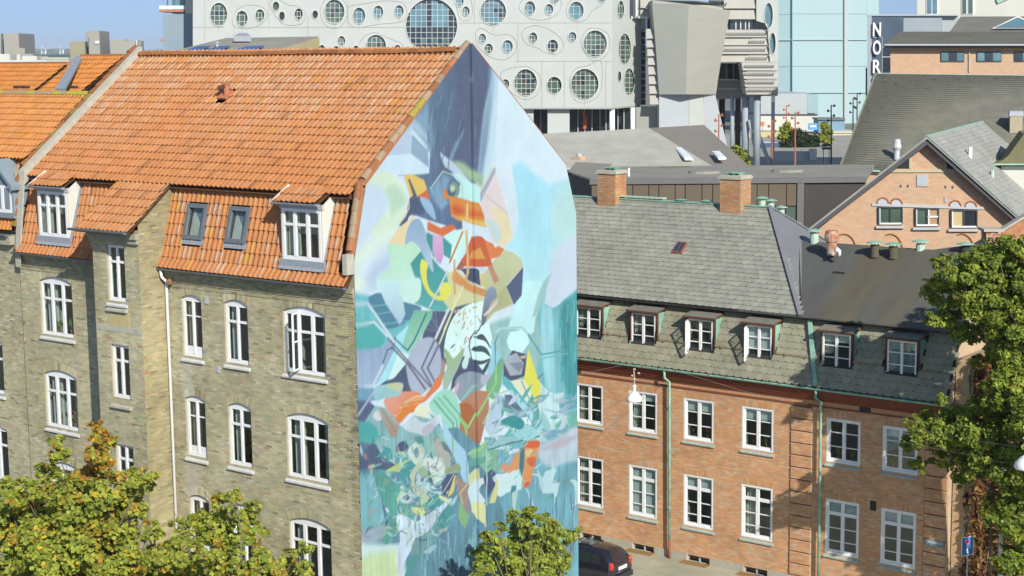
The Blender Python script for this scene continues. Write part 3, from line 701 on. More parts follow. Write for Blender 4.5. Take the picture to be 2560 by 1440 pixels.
# ================================================================ red brick house across the street
YR = 52.8
BRICKR = mat('red_brick', (1, 1, 1), 0.88, 0.20, 1.6, 0.2, 50, attr=True)
MORTR = mat('grey_mortar', (0.50, 0.38, 0.26), 0.95, 0.15, 3, 0.2, 60)
SLATE = mat('grey_slate', (1, 1, 1), 0.85, 0.2, 3.0, 0.3, 40, attr=True)
FELT = mat('roofing_felt', (0.088, 0.092, 0.084), 0.9, 0.18, 0.9, 0.25, 60, col2=(0.110, 0.096, 0.066), c2scale=0.35, stretch=(1.6, 0.35, 0.35))
ZINCG = mat('zinc_sheet', (0.19, 0.195, 0.21), 0.6, 0.1, 1.0, metal=0.15)
COPPER = mat('green_copper', (0.27, 0.48, 0.37), 0.7, 0.22, 6, col2=(0.14, 0.32, 0.27), c2scale=3)
BROWN = mat('brown_paint', (0.13, 0.055, 0.032), 0.7, 0.15, 6)
DARK = mat('dark_gutter_board', (0.035, 0.035, 0.035), 0.8, 0.1, 5)
CORN = mat('cornice_brick', (0.23, 0.065, 0.03), 0.85, 0.2, 6, 0.3, 30)
PLINTH = mat('granite_plinth', (0.40, 0.38, 0.31), 0.85, 0.12, 5, 0.3, 60)
def pal_red(n, P):
    base = np.array([0.575, 0.305, 0.150]); c = base[None, :]*(0.86+0.24*rng.random((n, 1)))+rng.normal(0, 0.012, (n, 3))
    r = rng.random(n); c[r < 0.12] = np.array([0.56, 0.28, 0.14]); c[(r > 0.12) & (r < 0.26)] = np.array([0.56, 0.39, 0.24]); c[(r > 0.26) & (r < 0.30)] = np.array([0.44, 0.30, 0.21])
    f = np.sin(P[:, 0]*0.8+1)*np.sin(P[:, 2]*1.1+P[:, 0]*0.3); c *= (1+0.05*f)[:, None]; m_ = (np.sin(P[:, 0]*1.9+2)*np.sin(P[:, 2]*1.4+0.5) > 0.62) & (rng.random(n) < 0.7); c[m_] = c[m_]*0.82+np.array([0.56, 0.48, 0.38])*0.18
    return np.clip(c, 0.02, 0.9)
Rh = thing('brick_house', 'long red brick house with slate mansard, green copper gutter and white six pane windows', 'house', (-32, 57, 0))
RX0, RX1 = -46.0, -22.38
colsR = [(-43.30, 1.33), (-40.75, 1.33), (-38.17, 1.33), (-35.60, 1.31), (-33.07, 1.32), (-30.52, 1.32), (-27.03, 1.32), (-24.85, 1.31)]
winR = []
for (x, w) in colsR: winR.append((x-RX0, x+w-RX0, 4.79, 6.40)); winR.append((x-RX0, x+w-RX0, 1.40, 3.42))
bas = []
for x in (-40.3, -37.95, -35.43, -32.90, -30.40, -27.0, -24.9): bas.append((x-RX0, x+1.03-RX0, -0.03, 0.25))
vents = [(-26.0+0.7-RX0, -25.05-RX0, 3.25, 3.62)]
b = MB(); wall_holes(b, (RX0, YR, -0.1), (1, 0, 0), (0, -1, 0), RX1-RX0, 0, 7.35, [(h[0], h[1], h[2]+0.1, h[3]+0.1) for h in winR+bas+vents], MORTR, 0.14)
b.face([(RX1, YR, -0.1), (RX1, 62, -0.1), (RX1, 62, 7.4), (RX1, YR, 7.4)], MORTR); b.face([(RX0, YR, -0.1), (RX0, 62, -0.1), (RX0, 62, 7.4), (RX0, YR, 7.4)], MORTR); b.face([(RX0, 62, -0.1), (RX1, 62, -0.1), (RX1, 62, 7.4), (RX0, 62, 7.4)], MORTR)
b.build('facade_wall', Rh, fixn=False)
quo = [(-28.46-RX0, -27.60-RX0), (-23.24-RX0, RX1-0.03-RX0)]
holes = list(winR)+vents+[(q[0], q[1], 0.3, 6.78) for q in quo]+[(h[0]-0.03, h[1]+0.03, h[3], h[3]+0.24) for h in winR]
ex_ = [[], [], [], []]
for h in winR:
    nn = 18
    for i in range(nn):
        t = (i+0.5)/nn; x = RX0+h[0]-0.02+(h[1]-h[0]+0.04)*t; lean = (t-0.5)*0.10
        ex_[0].append((x-0.031, YR, h[3]+0.008)); ex_[1].append((0.062, 0, 0)); ex_[2].append((0, -0.012, 0)); ex_[3].append((lean, 0, 0.225))
bricks('brick', Rh, (RX0, YR, 0), (1, 0, 0), (0, -1, 0), RX1-RX0, 0.30, 6.74, free_of(holes, RX1-RX0, xmin=4.5), pal_red, BRICKR, nsingle=300, extra=[np.array(a, float) for a in ex_])
b = MB()
z = 0.0
for q in range(3):
    pass
pl_iv = []; s = 5.0; hb = sorted((h[0], h[1]) for h in bas)
cur = 4.5
for (a, c) in hb+[(RX1-RX0, 99)]:
    if a > cur: b = MB(); b.box(RX0+cur, RX0+min(a, RX1-RX0)-0.004, YR-0.05, YR-0.002, -0.1, 0.29, PLINTH); b.build('plinth', Rh)
    cur = c
GRIDM = mat('rusty_grating', (0.30, 0.17, 0.06), 0.9, 0.2, 8)
for h in bas[1:]:
    f = window(Rh, TM(RX0+h[0], YR, h[2]), h[1]-h[0], h[3]-h[2], 2, [], inside='', fw=0.03, mull=0.05, m=GREYP, sill=False, depth=0.5)
    b = MB(); b.box(RX0+h[0]-0.12, RX0+h[1]+0.05, YR-0.42, YR-0.052, 0.001, 0.03, GRIDM); b.build('cellar_grating', Rh)
# quoins: raised brick blocks with recessed joints
k_ = 0
QJ = mat('quoin_joint', (0.30, 0.11, 0.05), 0.9, 0.1, 5)
for (a, c) in quo:
    b = MB(); b.box(RX0+a-0.02, RX0+c-0.01, YR-0.006, YR-0.003, 0.3, 6.75, QJ); b.build('quoin_backing', Rh)
for (a, c) in quo:
    z = 0.34 if k_ == 0 else 0.34
    while z < 6.60:
        hgt = min(0.405, 6.70-z); bb = MB(); bb.box(RX0+a+0.02, RX0+c-0.0, YR-0.055, YR-0.002, z, z+hgt, MORTR); q = bb.build('quoin', Rh)
        p = bpy.data.objects
        n_before = None
        O = []; EX = []; 
        for cr in range(6):
            zz = z+0.003+cr*0.0668; s = RX0+a+0.022-(0.12 if cr % 2 else 0)
            while s < RX0+c:
                s0 = max(s, RX0+a+0.022); s1 = min(s+0.232, RX0+c-0.003)
                if s1-s0 > 0.03: O.append((s0, YR-0.055, zz)); EX.append((s1-s0, 0, 0))
                s += 0.24
        O = np.array(O); me = scatter_mesh('quoin_bricks', BOXV, BOXF, O, np.array(EX), np.tile([[0, -0.008, 0]], (len(O), 1)), np.tile([[0, 0, 0.056]], (len(O), 1)), pal_red(len(O), O), BRICKR)
        o = bpy.data.objects.new('quoin_bricks', me); COL.objects.link(o); o.parent = q; kind(o, 'stuff')
        z += 0.455
    k_ += 1
# cornice, string course
b = MB()
for i, (z0, z1, pr) in enumerate(((6.985, 7.06, 0.08), (7.063, 7.15, 0.14), (7.153, 7.25, 0.20), (7.253, 7.42, 0.27))): b.box(RX0, RX1+0.02, YR-pr, YR-0.001, z0, z1, CORN)
b.build('cornice', Rh)
b = MB(); b.box(RX0, RX1, YR-0.045, YR-0.001, 6.755, 6.80, CORN); b.build('string_course', Rh)
b = MB(); b.box(RX0, RX1, YR-0.012, YR-0.002, 6.81, 6.98, mat('frieze_brick', (0.52, 0.27, 0.14), 0.9, 0.25, 12)); b.build('frieze', Rh)
gutter(Rh, RX0, RX1+0.1, 52.42, 7.50, 0.075, COPPER)
b = MB(); x = RX0+0.2
while x < RX1: b.box(x, x+0.03, 52.33, 52.52, 7.505, 7.52, CORN); x += 0.74
b.build('gutter_straps', Rh)
for xp, zb in ((-33.70, 0.75), (-27.28, 0.1)):
    b = MB(); b.tube([(xp-0.03, 52.44, 7.45), (xp-0.03, 52.45, 7.15), (xp+0.10, 52.60, 6.98), (xp+0.10, 52.62, zb)], 0.05, COPPER); b.tube([(xp+0.10, 52.62, zb), (xp+0.10, 52.62, -0.08)], 0.055, mat('rusty_pipe', (0.25, 0.10, 0.05), 0.8, 0.3, 8))
    for zz in (2.0, 4.0, 6.0): b.tube([(xp+0.10, 52.62, zz), (xp+0.10, 52.62, zz+0.05)], 0.062, COPPER)
    b.build('drainpipe', Rh, smooth=True)
# windows
for i, h in enumerate(winR):
    up_ = i % 2 == 0; c = i//2
    if c < 1: continue
    styles = {2: 'cp', 3: 'cbp', 4: 'bp', 5: 'bp', 6: 'p', 7: 'bp'} if up_ else {2: 'c', 3: 'B', 4: 'b', 5: 'c', 6: 'b', 7: 'b'}
    window(Rh, TM(RX0+h[0], YR, h[2]), h[1]-h[0], h[3]-h[2], 2, [0.36, 0.68] if up_ else [0.23, 0.47, -0.74], fw=0.12, rec=0.05, mull=0.13, thick=0.13, casing=0.07, inside=styles.get(c, 'c'), seed=60+i, sillm=mat('green_grey_sill', (0.36, 0.42, 0.38), 0.7, 0.15, 6), depth=1.6)
b = MB(); b.box(-25.33, -25.03, YR+0.03, YR+0.06, 3.25, 3.64, DARK); b.build('wall_vent', Rh)
b = MB()
for x in (-38.3, -25.75): b.box(x, x+0.42, YR-0.03, YR-0.001, 6.80, 6.98, DARK)
b.build('frieze_vent', Rh)
# lower slates (mansard)
def pal_slate(base, v=0.35):
    base = np.array(base)
    def f(n, P):
        c = base[None, :]*(1-v/2+v*rng.random((n, 1))); q = rng.random(n); c[q < 0.05] *= 0.84; c[q > 0.96] *= 1.10; c *= (1+0.07*np.sin(P[:, 0]*1.1+P[:, 1]*0.8)*np.sin(P[:, 0]*0.4-P[:, 1]*1.7))[:, None]
        return c
    return f
LUP = np.array([0, 1.12, 2.33]); LUP /= np.linalg.norm(LUP)
DX = [(-41.0, -39.9), (-38.19, -37.0), (-35.55, -34.43), (-32.96, -31.87), (-30.42, -29.36), (-27.31, -26.19), (-24.80, -23.70)]
def ltest(s, t):
    x = RX0+s; z = 7.52+t*LUP[2]
    return not any(a-0.09 < x < c+0.10 and z > 8.12 for (a, c) in DX)
tile_roof(Rh, (RX0, 52.47, 7.53), (1, 0, 0), LUP, RX1-RX0, 2.50, 0.30, 0.26, 'slate', pal_slate((0.275, 0.265, 0.19), 0.16), SLATE, test=ltest, stag=True, stuffname='mansard_slates')
b = MB(); b.face([(RX0, 52.50, 7.48), (RX1, 52.50, 7.48), (RX1, 53.66, 9.90), (RX0, 53.66, 9.90)], DARK); b.face([(RX1, 52.5, 7.45), (RX1, 53.66, 9.9), (RX1, 61.3, 9.9), (RX1, 62.4, 7.45)], MORTR); b.build('mansard_deck', Rh, fixn=False)
b = MB(); b.box(RX0, RX1+0.05, 53.26, 53.50, 9.80, 9.93, DARK); b.box(RX0, RX1, 53.20, 53.27, 9.84, 9.90, DARK); b.build('eaves_board', Rh)
# upper slate roof with hipped end, lower felt roof beside it
UUP = np.array([0, 4.3, 3.42]); UUP /= np.linalg.norm(UUP)
XR = -32.05; XE = -28.35
def utest(s, t):
    x = RX0+s; f = t/5.49
    return x < XE+(XR-XE)*f+0.05
tile_roof(Rh, (RX0, 53.20, 9.93), (1, 0, 0), UUP, XE-RX0+0.2, 5.45, 0.30, 0.232, 'slate', pal_slate((0.285, 0.285, 0.238), 0.10), SLATE, test=utest, stag=True, nsingle=300, name='slate', stuffname='upper_slates')
b = MB()
b.face([(RX0, 53.22, 9.88), (XE, 53.22, 9.88), (XR, 57.5, 13.28), (RX0, 57.5, 13.28)], DARK)
b.face([(RX0, 61.8, 9.88), (XE, 61.8, 9.88), (XR, 57.5, 13.28), (RX0, 57.5, 13.28)], DARK)
b.build('roof_deck', Rh, fixn=False)
b = MB(); b.prism([(XE, 53.18, 9.94), (XE, 61.8, 9.94), (XR, 57.5, 13.36)], (-0.04, 0, -0.05), ZINCG); b.bar((XE+0.01, 53.16, 9.97), (XR, 57.48, 13.40), 0.16, 0.05, ZINCG); b.bar((XE, 61.8, 9.97), (XR, 57.52, 13.40), 0.16, 0.05, ZINCG); b.build('hip_end', Rh)
b = MB(); b.bar((RX0, 57.5, 13.38), (XR, 57.5, 13.38), 0.18, 0.05, COPPER); b.build('ridge_capping', Rh)
zf = 12.10
b = MB(); b.prism([(-31.0, 53.18, 9.92), (RX1+0.05, 53.18, 9.92), (RX1+0.05, 57.6, zf), (-31.0, 57.6, zf)], (0, 0, -0.05), FELT)
b.prism([(-31.0, 61.9, 9.92), (RX1+0.05, 61.9, 9.92), (RX1+0.05, 57.6, zf), (-31.0, 57.6, zf)], (0, 0, -0.05), FELT); b.build('felt_roof', Rh)
b = MB(); b.bar((-28.33, 53.2, 9.98), (-30.5, 57.0, 11.88), 0.05, 0.06, DARK); b.build('roof_joint', Rh)
b = MB(); b.face([(RX1, 53.2, 9.85), (RX1, 61.8, 9.85), (RX1, 57.6, zf-0.05)], MORTR); b.build('roof_end_wall', Rh, fixn=False)
# green copper valley strip between the two halves of the mansard
q0 = on(2040, 975, 1, 52.45); b = MB(); b.bar((-27.33, 52.44, 7.60), (-28.1, 53.40, 9.88), 0.16, 0.05, COPPER, up=(0, -1, 0.4)); b.build('copper_strip', Rh)
# dormers
dwh = 1.34
for i, (a, c) in enumerate(DX):
    d = MB(); yf = 52.93; z0 = 8.12; z1 = 9.52; ytop = lambda z: 52.47+(z-7.52)/2.33*1.12
    for x in (a-0.06, c+0.055):
        d.prism([(x, yf, z0), (x, yf, z1), (x, ytop(z1)+0.05, z1), (x, ytop(z0)+0.02, z0)], (0.04, 0, 0), COPPER)
    d.box(a-0.07, a, yf-0.03, yf+0.05, z0-0.05, z1, BROWN); d.box(c, c+0.10, yf-0.03, yf+0.05, z0-0.05, z1, BROWN); d.box(a, c, yf-0.03, yf+0.05, z1-0.05, z1, BROWN)
    D = d.build('dormer', Rh)
    window(D, Matrix.Translation((a+0.005, yf-0.06, z0+0.02)), c-a-0.01, z1-z0-0.075, 2, [0.345, 0.67], fw=0.06, rec=0.03, mull=0.10, inside=('c', 'c', 'c', 'r', 'Bc', 'bc', '')[i], seed=90+i, name='sub', sill=False, depth=1.0)
    if i in (3, 4): f_ = leaf_sash(D, (a+0.03, yf-0.08, z0+0.06), (0.16, -0.40, 0), 1.24, WHITE, 2)
    r = MB(); r.prism([(a-0.16, yf-0.20, z1+0.0), (c+0.16, yf-0.20, z1+0.0), (c+0.16, ytop(z1)+0.35, z1+0.18), (a-0.16, ytop(z1)+0.35, z1+0.18)], (0, 0, 0.06), BROWN, BROWN)
    r.prism([(a-0.15, yf-0.19, z1+0.065), (c+0.15, yf-0.19, z1+0.065), (c+0.12, ytop(z1)+0.30, z1+0.23), (a-0.12, ytop(z1)+0.30, z1+0.23)], (0, 0, 0.015), mat('slate_sheet', (0.20, 0.19, 0.15), 0.85, 0.25, 4))
    o = r.build('dormer_roof'); o.parent = D
    r = MB(); r.prism([(a-0.04, yf-0.14, z0-0.10), (a-0.04, yf-0.14, z0-0.03), (a-0.04, yf+0.02, z0+0.05), (a-0.04, yf+0.02, z0-0.10)], (c-a+0.08, 0, 0), mat('copper_sill', (0.20, 0.30, 0.28), 0.7, 0.2, 6)); o = r.build('sill'); o.parent = D
# snow guard rail
b = MB(); xs = [RX0+4]+[v for d in DX for v in d]+[RX1]
for (a, c) in zip(xs[0::2], xs[1::2]):
    if c-a > 0.5:
        y = 52.88; z = 8.55; b.tube([(a+0.12, y-0.05, z), (c-0.1, y-0.05, z)], 0.012, GRIDM, 5)
        for t in (0.3, 0.7): x = a+(c-a)*t; b.tube([(x, y+0.05, z-0.06), (x, y-0.07, z-0.07), (x+0.02, y-0.07, z+0.03)], 0.014, GRIDM, 5)
b.build('snow_guard', Rh)
# chimneys
CB = mat('chimney_mortar', (0.42, 0.33, 0.24), 0.95, 0.2, 4)
for (x0, x1) in ((-40.1, -39.2), (-34.12, -33.2)):
    y0, y1 = 57.15, 57.95; z0, z1 = 12.7, 14.42
    b = MB(); b.box(x0, x1, y0, y1, z0, z1, CB); ch = b.build('chimney', Rh)
    for (og, e, nn, L) in (((x0, y0, 0), (1, 0, 0), (0, -1, 0), x1-x0), ((x1, y0, 0), (0, 1, 0), (1, 0, 0), y1-y0)):
        O = []; LX = []; zz = z0; r = 0
        while zz < z1-0.05:
            s = -0.12 if r % 2 else 0
            while s < L:
                s0, s1 = max(s, 0.0), min(s+0.232, L)
                if s1-s0 > 0.03: O.append(np.array(og)+np.array(e)*s0+np.array([0, 0, zz])); LX.append((s1-s0))
                s += 0.24
            zz += 0.0667; r += 1
        O = np.array(O); k = len(O); LX = np.array(LX)
        me = scatter_mesh('chimney_bricks', BOXV, BOXF, O, np.array(e)[None, :]*LX[:, None], np.array(nn, float)[None, :]*(0.012+0.012*rng.random((k, 1))), np.tile([[0, 0, 0.056]], (k, 1)), pal_red(k, O)*0.85, BRICKR)
        o = bpy.data.objects.new('chimney_bricks', me); COL.objects.link(o); o.parent = ch; kind(o, 'stuff')
    b = MB(); b.box(x0-0.07, x1+0.07, y0-0.07, y1+0.07, z1, z1+0.10, CEM); b.box(x0-0.03, x1+0.03, y0-0.03, y1+0.03, z1+0.10, z1+0.15, CEM)
    b.box(x0+0.15, x1-0.15, y0+0.2, y1-0.2, z1+0.22, z1+0.25, COPPER)
    for xx in (x0+0.2, (x0+x1)/2, x1-0.25): b.box(xx, xx+0.05, y0+0.25, y1-0.25, z1+0.15, z1+0.22, COPPER)
    o = b.build('chimney_cap'); o.parent = ch
# small roof furniture
def cowl(x, y, z, m, mt, h=0.55, w=0.32):
    b = MB(); b.lathe([(w*0.42, 0), (w*0.42, h*0.7)], (x, y, z), m, 10); b.lathe([(w*0.45, h*0.7), (w*0.45, h*0.72)], (x, y, z), m, 10)
    for a in range(3): t = a*2.1; b.bar((x+w*0.35*math.cos(t), y+w*0.35*math.sin(t), z+h*0.7), (x+w*0.35*math.cos(t), y+w*0.35*math.sin(t), z+h*0.88), 0.03, 0.03, m)
    b.lathe([(w*0.8, h*0.86), (w*0.78, h*0.9), (0.04, h)], (x, y, z), mt, 12); return b.build('roof_cowl', Rh)
pl_up = lambda y: 9.93+(y-53.20)*3.42/4.3
for (px, py, m) in ((1972, 560, COPPER),):
    pass
CG = mat('copper_pale', (0.42, 0.55, 0.46), 0.7, 0.15, 5)
for (px, py, y) in ((1905, 522, 57.6), (1927, 528, 57.9), (1953, 545, 58.6), (1988, 585, 59.0), (1702, 513, 57.6), (1768, 516, 57.6)):
    P = on(px, py, 1, y); cowl(P[0], P[1], P[2]-0.05, CG if px < 1980 else GREYP, COPPER, 0.55 if px > 1850 else 0.32)
for (px, py, m) in ((2187, 636, FELT), (2233, 640, FELT), (2301, 633, CG), (2412, 640, DARK), (2036, 605, CG)):
    P = on(px, py, 1, 56.9 if px in (2187, 2233) else 57.6); cowl(P[0], P[1], P[2]-0.1, m, COPPER, 0.62, 0.40)
b = MB()
P0 = on(1552, 503, 1, 57.55); P1 = on(1662, 509, 1, 57.55)
b.bar(P0+(0, 0, 0.22), P1+(0, 0, 0.22), 0.30, 0.05, CG); b.bar(P0, P1, 0.14, 0.06, CG)
for t in np.linspace(0.03, 0.97, 9): p = P0+(P1-P0)*t; b.bar(p, p+np.array([0.12, 0, 0.22]), 0.05, 0.05, COPPER)
b.build('ridge_vent', Rh)
# roof light in the slates, patched felt, flue pots
P = np.array([-34.9, 55.45, pl_up(55.45)+0.02]); UN = np.cross((1, 0, 0), UUP)
b = MB(); RB = mat('rusty_frame', (0.28, 0.10, 0.05), 0.8, 0.2, 8)
b.prism([P-UUP*0.3+(-0.25, 0, 0), P-UUP*0.3+(0.2, 0, 0), P+UUP*0.3+(0.2, 0, 0), P+UUP*0.3+(-0.25, 0, 0)], UN*0.09, RB); f = b.build('roof_light', Rh)
b = MB()
for (sa, sb) in ((-0.20, -0.04), (0.0, 0.15)): b.prism([P-UUP*0.25+(sa, 0, 0)+UN*0.09, P-UUP*0.25+(sb, 0, 0)+UN*0.09, P+UUP*0.25+(sb, 0, 0)+UN*0.09, P+UUP*0.25+(sa, 0, 0)+UN*0.09], UN*0.02, mat('dark_pane', (0.04, 0.05, 0.08), 0.1, 0, 1, spec=1.0))
o = b.build('pane'); o.parent = f
Pp = on(2079, 630, 1, 56.6); b = MB(); b.lathe([(0.17, 0), (0.20, 0.36), (0.20, 0.50), (0.24, 0.52), (0.28, 0.70), (0.24, 0.92), (0.18, 0.95)], Pp-(0, 0, 0.12), mat('old_red_pot', (0.42, 0.15, 0.07), 0.85, 0.3, 5, col2=(0.5, 0.45, 0.38), c2scale=3), 12); b.build('chimney_pot', Rh, smooth=False)
Pp = on(2098, 640, 1, 56.2); b = MB(); b.tube([Pp, Pp+(0, 0, 0.18), Pp+(-0.1, -0.1, 0.26)], [0.07, 0.08, 0.11], WHITE, 10); b.build('vent_pipe', Rh, smooth=True)
b = MB()
for (px, py, w) in ((2098, 659, 0.45), (2328, 680, 0.6)):
    p = on(px, py, 1, 55.8); zz = 9.92+(p[1]-53.18)*(zf-9.92)/4.42; b.bar((p[0]-w/2, p[1], zz+0.03), (p[0]+w/2, p[1], zz+0.03), 0.10, 0.05, DARK)
b.build('roof_hatch', Rh)
# street name plate (lettering far too small to read in the photograph)
b = MB(); PLT = mat('grey_plate', (0.20, 0.24, 0.27), 0.5, 0.1, 6); b.box(-23.16, -22.44, YR-0.10, YR-0.066, 2.36, 2.60, PLT); pl = b.build('street_sign_plate')
tag(pl, 'grey enamel street name plate at the right corner of the red brick house', 'sign')
b = MB(); xx = -23.08
LT_ = mat('pale_lettering', (0.60, 0.62, 0.62), 0.6, 0)
for w in (0.05, 0.035, 0.04, 0.03, 0.04, 0.035, 0.05, 0.03, 0.04, 0.035, 0.04, 0.03): b.box(xx, xx+w*0.8, YR-0.104, YR-0.1005, 2.50, 2.50+0.045, LT_); xx += w+0.008
xx = -22.95
for w in (0.03, 0.05, 0.035, 0.03, 0.04, 0.03): b.box(xx, xx+w*0.8, YR-0.104, YR-0.1005, 2.42, 2.42+0.035, LT_); xx += w+0.01
b.box(-23.15, -22.45, YR-0.103, YR-0.1005, 2.585, 2.595, LT_); b.box(-23.15, -22.45, YR-0.103, YR-0.1005, 2.365, 2.375, LT_)
o = b.build('lettering'); o.parent = pl
# ================================================================ the painted gable wall
ORG = {'A': (860, 90), 'B': (860, 400), 'C': (860, 720), 'D': (860, 990)}
YS = 37.02            # the right half of the wall stands 9 cm proud
gx = lambda y: np.interp(y, [32.02, 32.56, 37.02, 41.52, 42.05], [14.05, 16.08, 19.82, 16.08, 14.55])
NY = 340; NZ = 620; Z0M = 2.2
# photo pixel -> wall coordinates (metres) for the traced paint shapes, so that the design lies on the wall itself
def wallpt(x, y):
    q = on(x, y, 0, XM); return q[1], q[2]
def smooth(pts, k=5):
    p = np.array(pts, float); n = len(p); out = []
    for i in range(n):
        p0, p1, p2, p3 = p[i-1], p[i], p[(i+1) % n], p[(i+2) % n]
        for t in np.linspace(0, 1, k, endpoint=False):
            out.append(0.5*((2*p1)+(-p0+p2)*t+(2*p0-5*p1+4*p2-p3)*t*t+(-p0+3*p1-3*p2+p3)*t**3))
    return np.array(out)
ZS = 3.2
LAY = []   # (kind, colour1, colour2, polygon in wall metres, softness)
def sh(o, c1, pts, s=0, c2=None, g=(0, 1), soft=0.0, st=0.0):
    if s: pts = smooth(pts)
    LAY.append((np.array([wallpt(ORG[o][0]+p[0]/ZS, ORG[o][1]+p[1]/ZS) for p in pts]), c1, c2, g, soft, st))
def el(o, c, cx, cy, rx, ry, **k): sh(o, c, [(cx+rx*math.cos(t), cy+ry*math.sin(t)) for t in np.linspace(0, 6.283, 24, endpoint=False)], **k)
def ln(o, c, pts, w):
    for a, b in zip(pts, pts[1:]):
        a = np.array(a, float); b = np.array(b, float); d = b-a; L = np.linalg.norm(d); d /= L; n = np.array([-d[1], d[0]])*w/2; e = d*w*0.3
        sh(o, c, [a-n-e, b-n+e, b+n+e, a+n-e])
S = 1
sh('A', (92, 118, 152), [(1000, 20), (1120, 150), (1160, 240), (1165, 300), (1140, 420), (1100, 600), (1070, 850), (1050, 1100), (1000, 1300), (700, 1440), (480, 1440), (430, 1110), (680, 1100), (690, 900), (650, 740), (540, 640), (700, 400), (850, 200)], c2=(74, 84, 122), g=(1, 0), st=0.10)
sh('A', (84, 88, 124), [(940, 60), (1120, 150), (1150, 260), (1080, 620), (1060, 1000), (900, 1100), (760, 1100), (860, 800), (900, 400)], s=S, soft=0.5, st=0.08)
sh('A', (128, 158, 192), [(640, 560), (665, 545), (690, 640), (700, 860), (640, 800), (560, 720), (460, 800), (560, 640)], s=S, soft=0.25, st=0.12)
sh('A', (112, 150, 182), [(830, 1000), (880, 880), (960, 740), (950, 790), (900, 900), (850, 1020)], soft=0.05)
sh('A', (118, 146, 180), [(560, 740), (660, 870), (700, 960), (690, 880), (640, 820)], soft=0.1)
sh('A', (150, 175, 205), [(1150, 240), (1200, 300), (1215, 370), (1170, 600), (1130, 900), (1090, 1130), (1050, 1110), (1070, 850), (1100, 600), (1140, 400)], c2=(120, 145, 180), soft=0.12, st=0.1)
sh('A', (200, 216, 238), [(1180, 290), (1300, 420), (1220, 700), (1180, 1000), (1120, 1150), (1090, 1120), (1140, 850), (1170, 560)], soft=0.15, st=0.05)
sh('A', (224, 230, 248), [(1215, 330), (1800, 960), (1850, 1440), (1240, 1440), (1190, 1100), (1190, 900), (1210, 560)], soft=0.06)
sh('A', (188, 197, 226), [(460, 785), (545, 785), (540, 945), (330, 965)]); sh('A', (138, 165, 196), [(545, 785), (670, 915), (680, 1055), (535, 942)])
sh('A', (214, 224, 246), [(350, 958), (535, 940), (682, 1060), (640, 1105), (430, 1112), (250, 1120), (250, 1050)])
sh('B', (216, 222, 244), [(60, 1060), (60, 600), (150, 150), (500, 120), (560, 500), (600, 700), (600, 1060)])
sh('B', (224, 230, 206), [(170, 210), (250, 110), (340, 92), (420, 140), (480, 220), (497, 320), (480, 430), (430, 520), (360, 580), (230, 610), (150, 420)], s=S)
sh('B', (208, 216, 242), [(165, 210), (260, 198), (340, 270), (370, 340), (330, 420), (220, 560), (90, 720), (130, 400)], s=S, soft=0.1)
sh('B', (192, 212, 186), [(340, 240), (400, 200), (470, 260), (492, 340), (430, 400), (380, 440), (360, 330)], s=S, soft=0.12)
sh('B', (236, 238, 222), [(80, 780), (230, 620), (400, 550), (420, 600), (300, 680), (180, 800), (80, 870)], s=S, soft=0.25)
sh('B', (186, 196, 228), [(180, 960), (210, 880), (300, 800), (370, 770), (360, 850), (280, 920), (240, 1030)], s=S, soft=0.2)
sh('B', (238, 238, 226), [(70, 960), (130, 900), (160, 1000), (120, 1060), (60, 1040)], s=S, soft=0.2)
# right-hand pale and cyan fields
sh('B', (166, 221, 249), [(1320, 120), (1330, 40), (1400, 10), (1500, 100), (1620, 200), (1790, 140), (1860, 300), (1860, 560), (1690, 700), (1640, 740), (1640, 880), (1560, 1060), (1500, 1250), (1420, 1440), (1290, 1440), (1330, 1200), (1400, 1080), (1410, 850), (1330, 720), (1260, 690), (1330, 620), (1370, 500), (1360, 300)], c2=(188, 232, 244), soft=0.12, st=0.03)
sh('B', (196, 226, 230), [(1700, 230), (1860, 260), (1860, 600), (1690, 660), (1650, 450)], s=S, soft=0.3)
sh('B', (214, 216, 240), [(1650, 720), (1700, 690), (1860, 560), (1860, 1020), (1760, 1100), (1650, 1190), (1580, 1130), (1570, 1000), (1620, 900)], soft=0.04)
sh('C', (104, 178, 194), [(1860, 0), (1700, 130), (1650, 160), (1560, 110), (1500, 300), (1480, 600), (1560, 800), (1700, 850), (1860, 900)], st=0.12, c2=(120, 190, 205), g=(1, 0))
sh('C', (58, 150, 160), [(1860, 0), (1730, 110), (1700, 300), (1720, 600), (1760, 850), (1860, 860)], soft=0.1, st=0.2)
sh('C', (152, 208, 226), [(1560, 110), (1650, 160), (1675, 850), (1600, 800), (1550, 500)], soft=0.08, st=0.08)
sh('C', (148, 190, 192), [(1150, 280), (1300, 230), (1460, 300), (1520, 200), (1560, 420), (1540, 600), (1520, 720), (1300, 780), (1180, 760), (1100, 600)], soft=0.08, st=0.08)
sh('C', (202, 241, 249), [(1340, 190), (1400, 60), (1420, -60), (1560, -60), (1515, 200), (1500, 350), (1450, 380), (1380, 330), (1290, 320)])
sh('C', (160, 196, 200), [(1640, -120), (1600, 0), (1590, 100), (1520, 210), (1485, 235), (1530, 60), (1580, -60)], soft=0.03)
ln('C', (178, 206, 216), [(1190, 350), (1240, 320), (1400, 312), (1460, 370)], 18); ln('C', (80, 160, 170), [(1455, 370), (1560, 530), (1760, 495)], 14); ln('C', (110, 185, 195), [(1520, 650), (1570, 560), (1770, 520)], 12)
sh('C', (212, 246, 251), [(1280, 420), (1310, 350), (1400, 332), (1450, 380), (1465, 430), (1400, 525), (1355, 530), (1300, 480)])
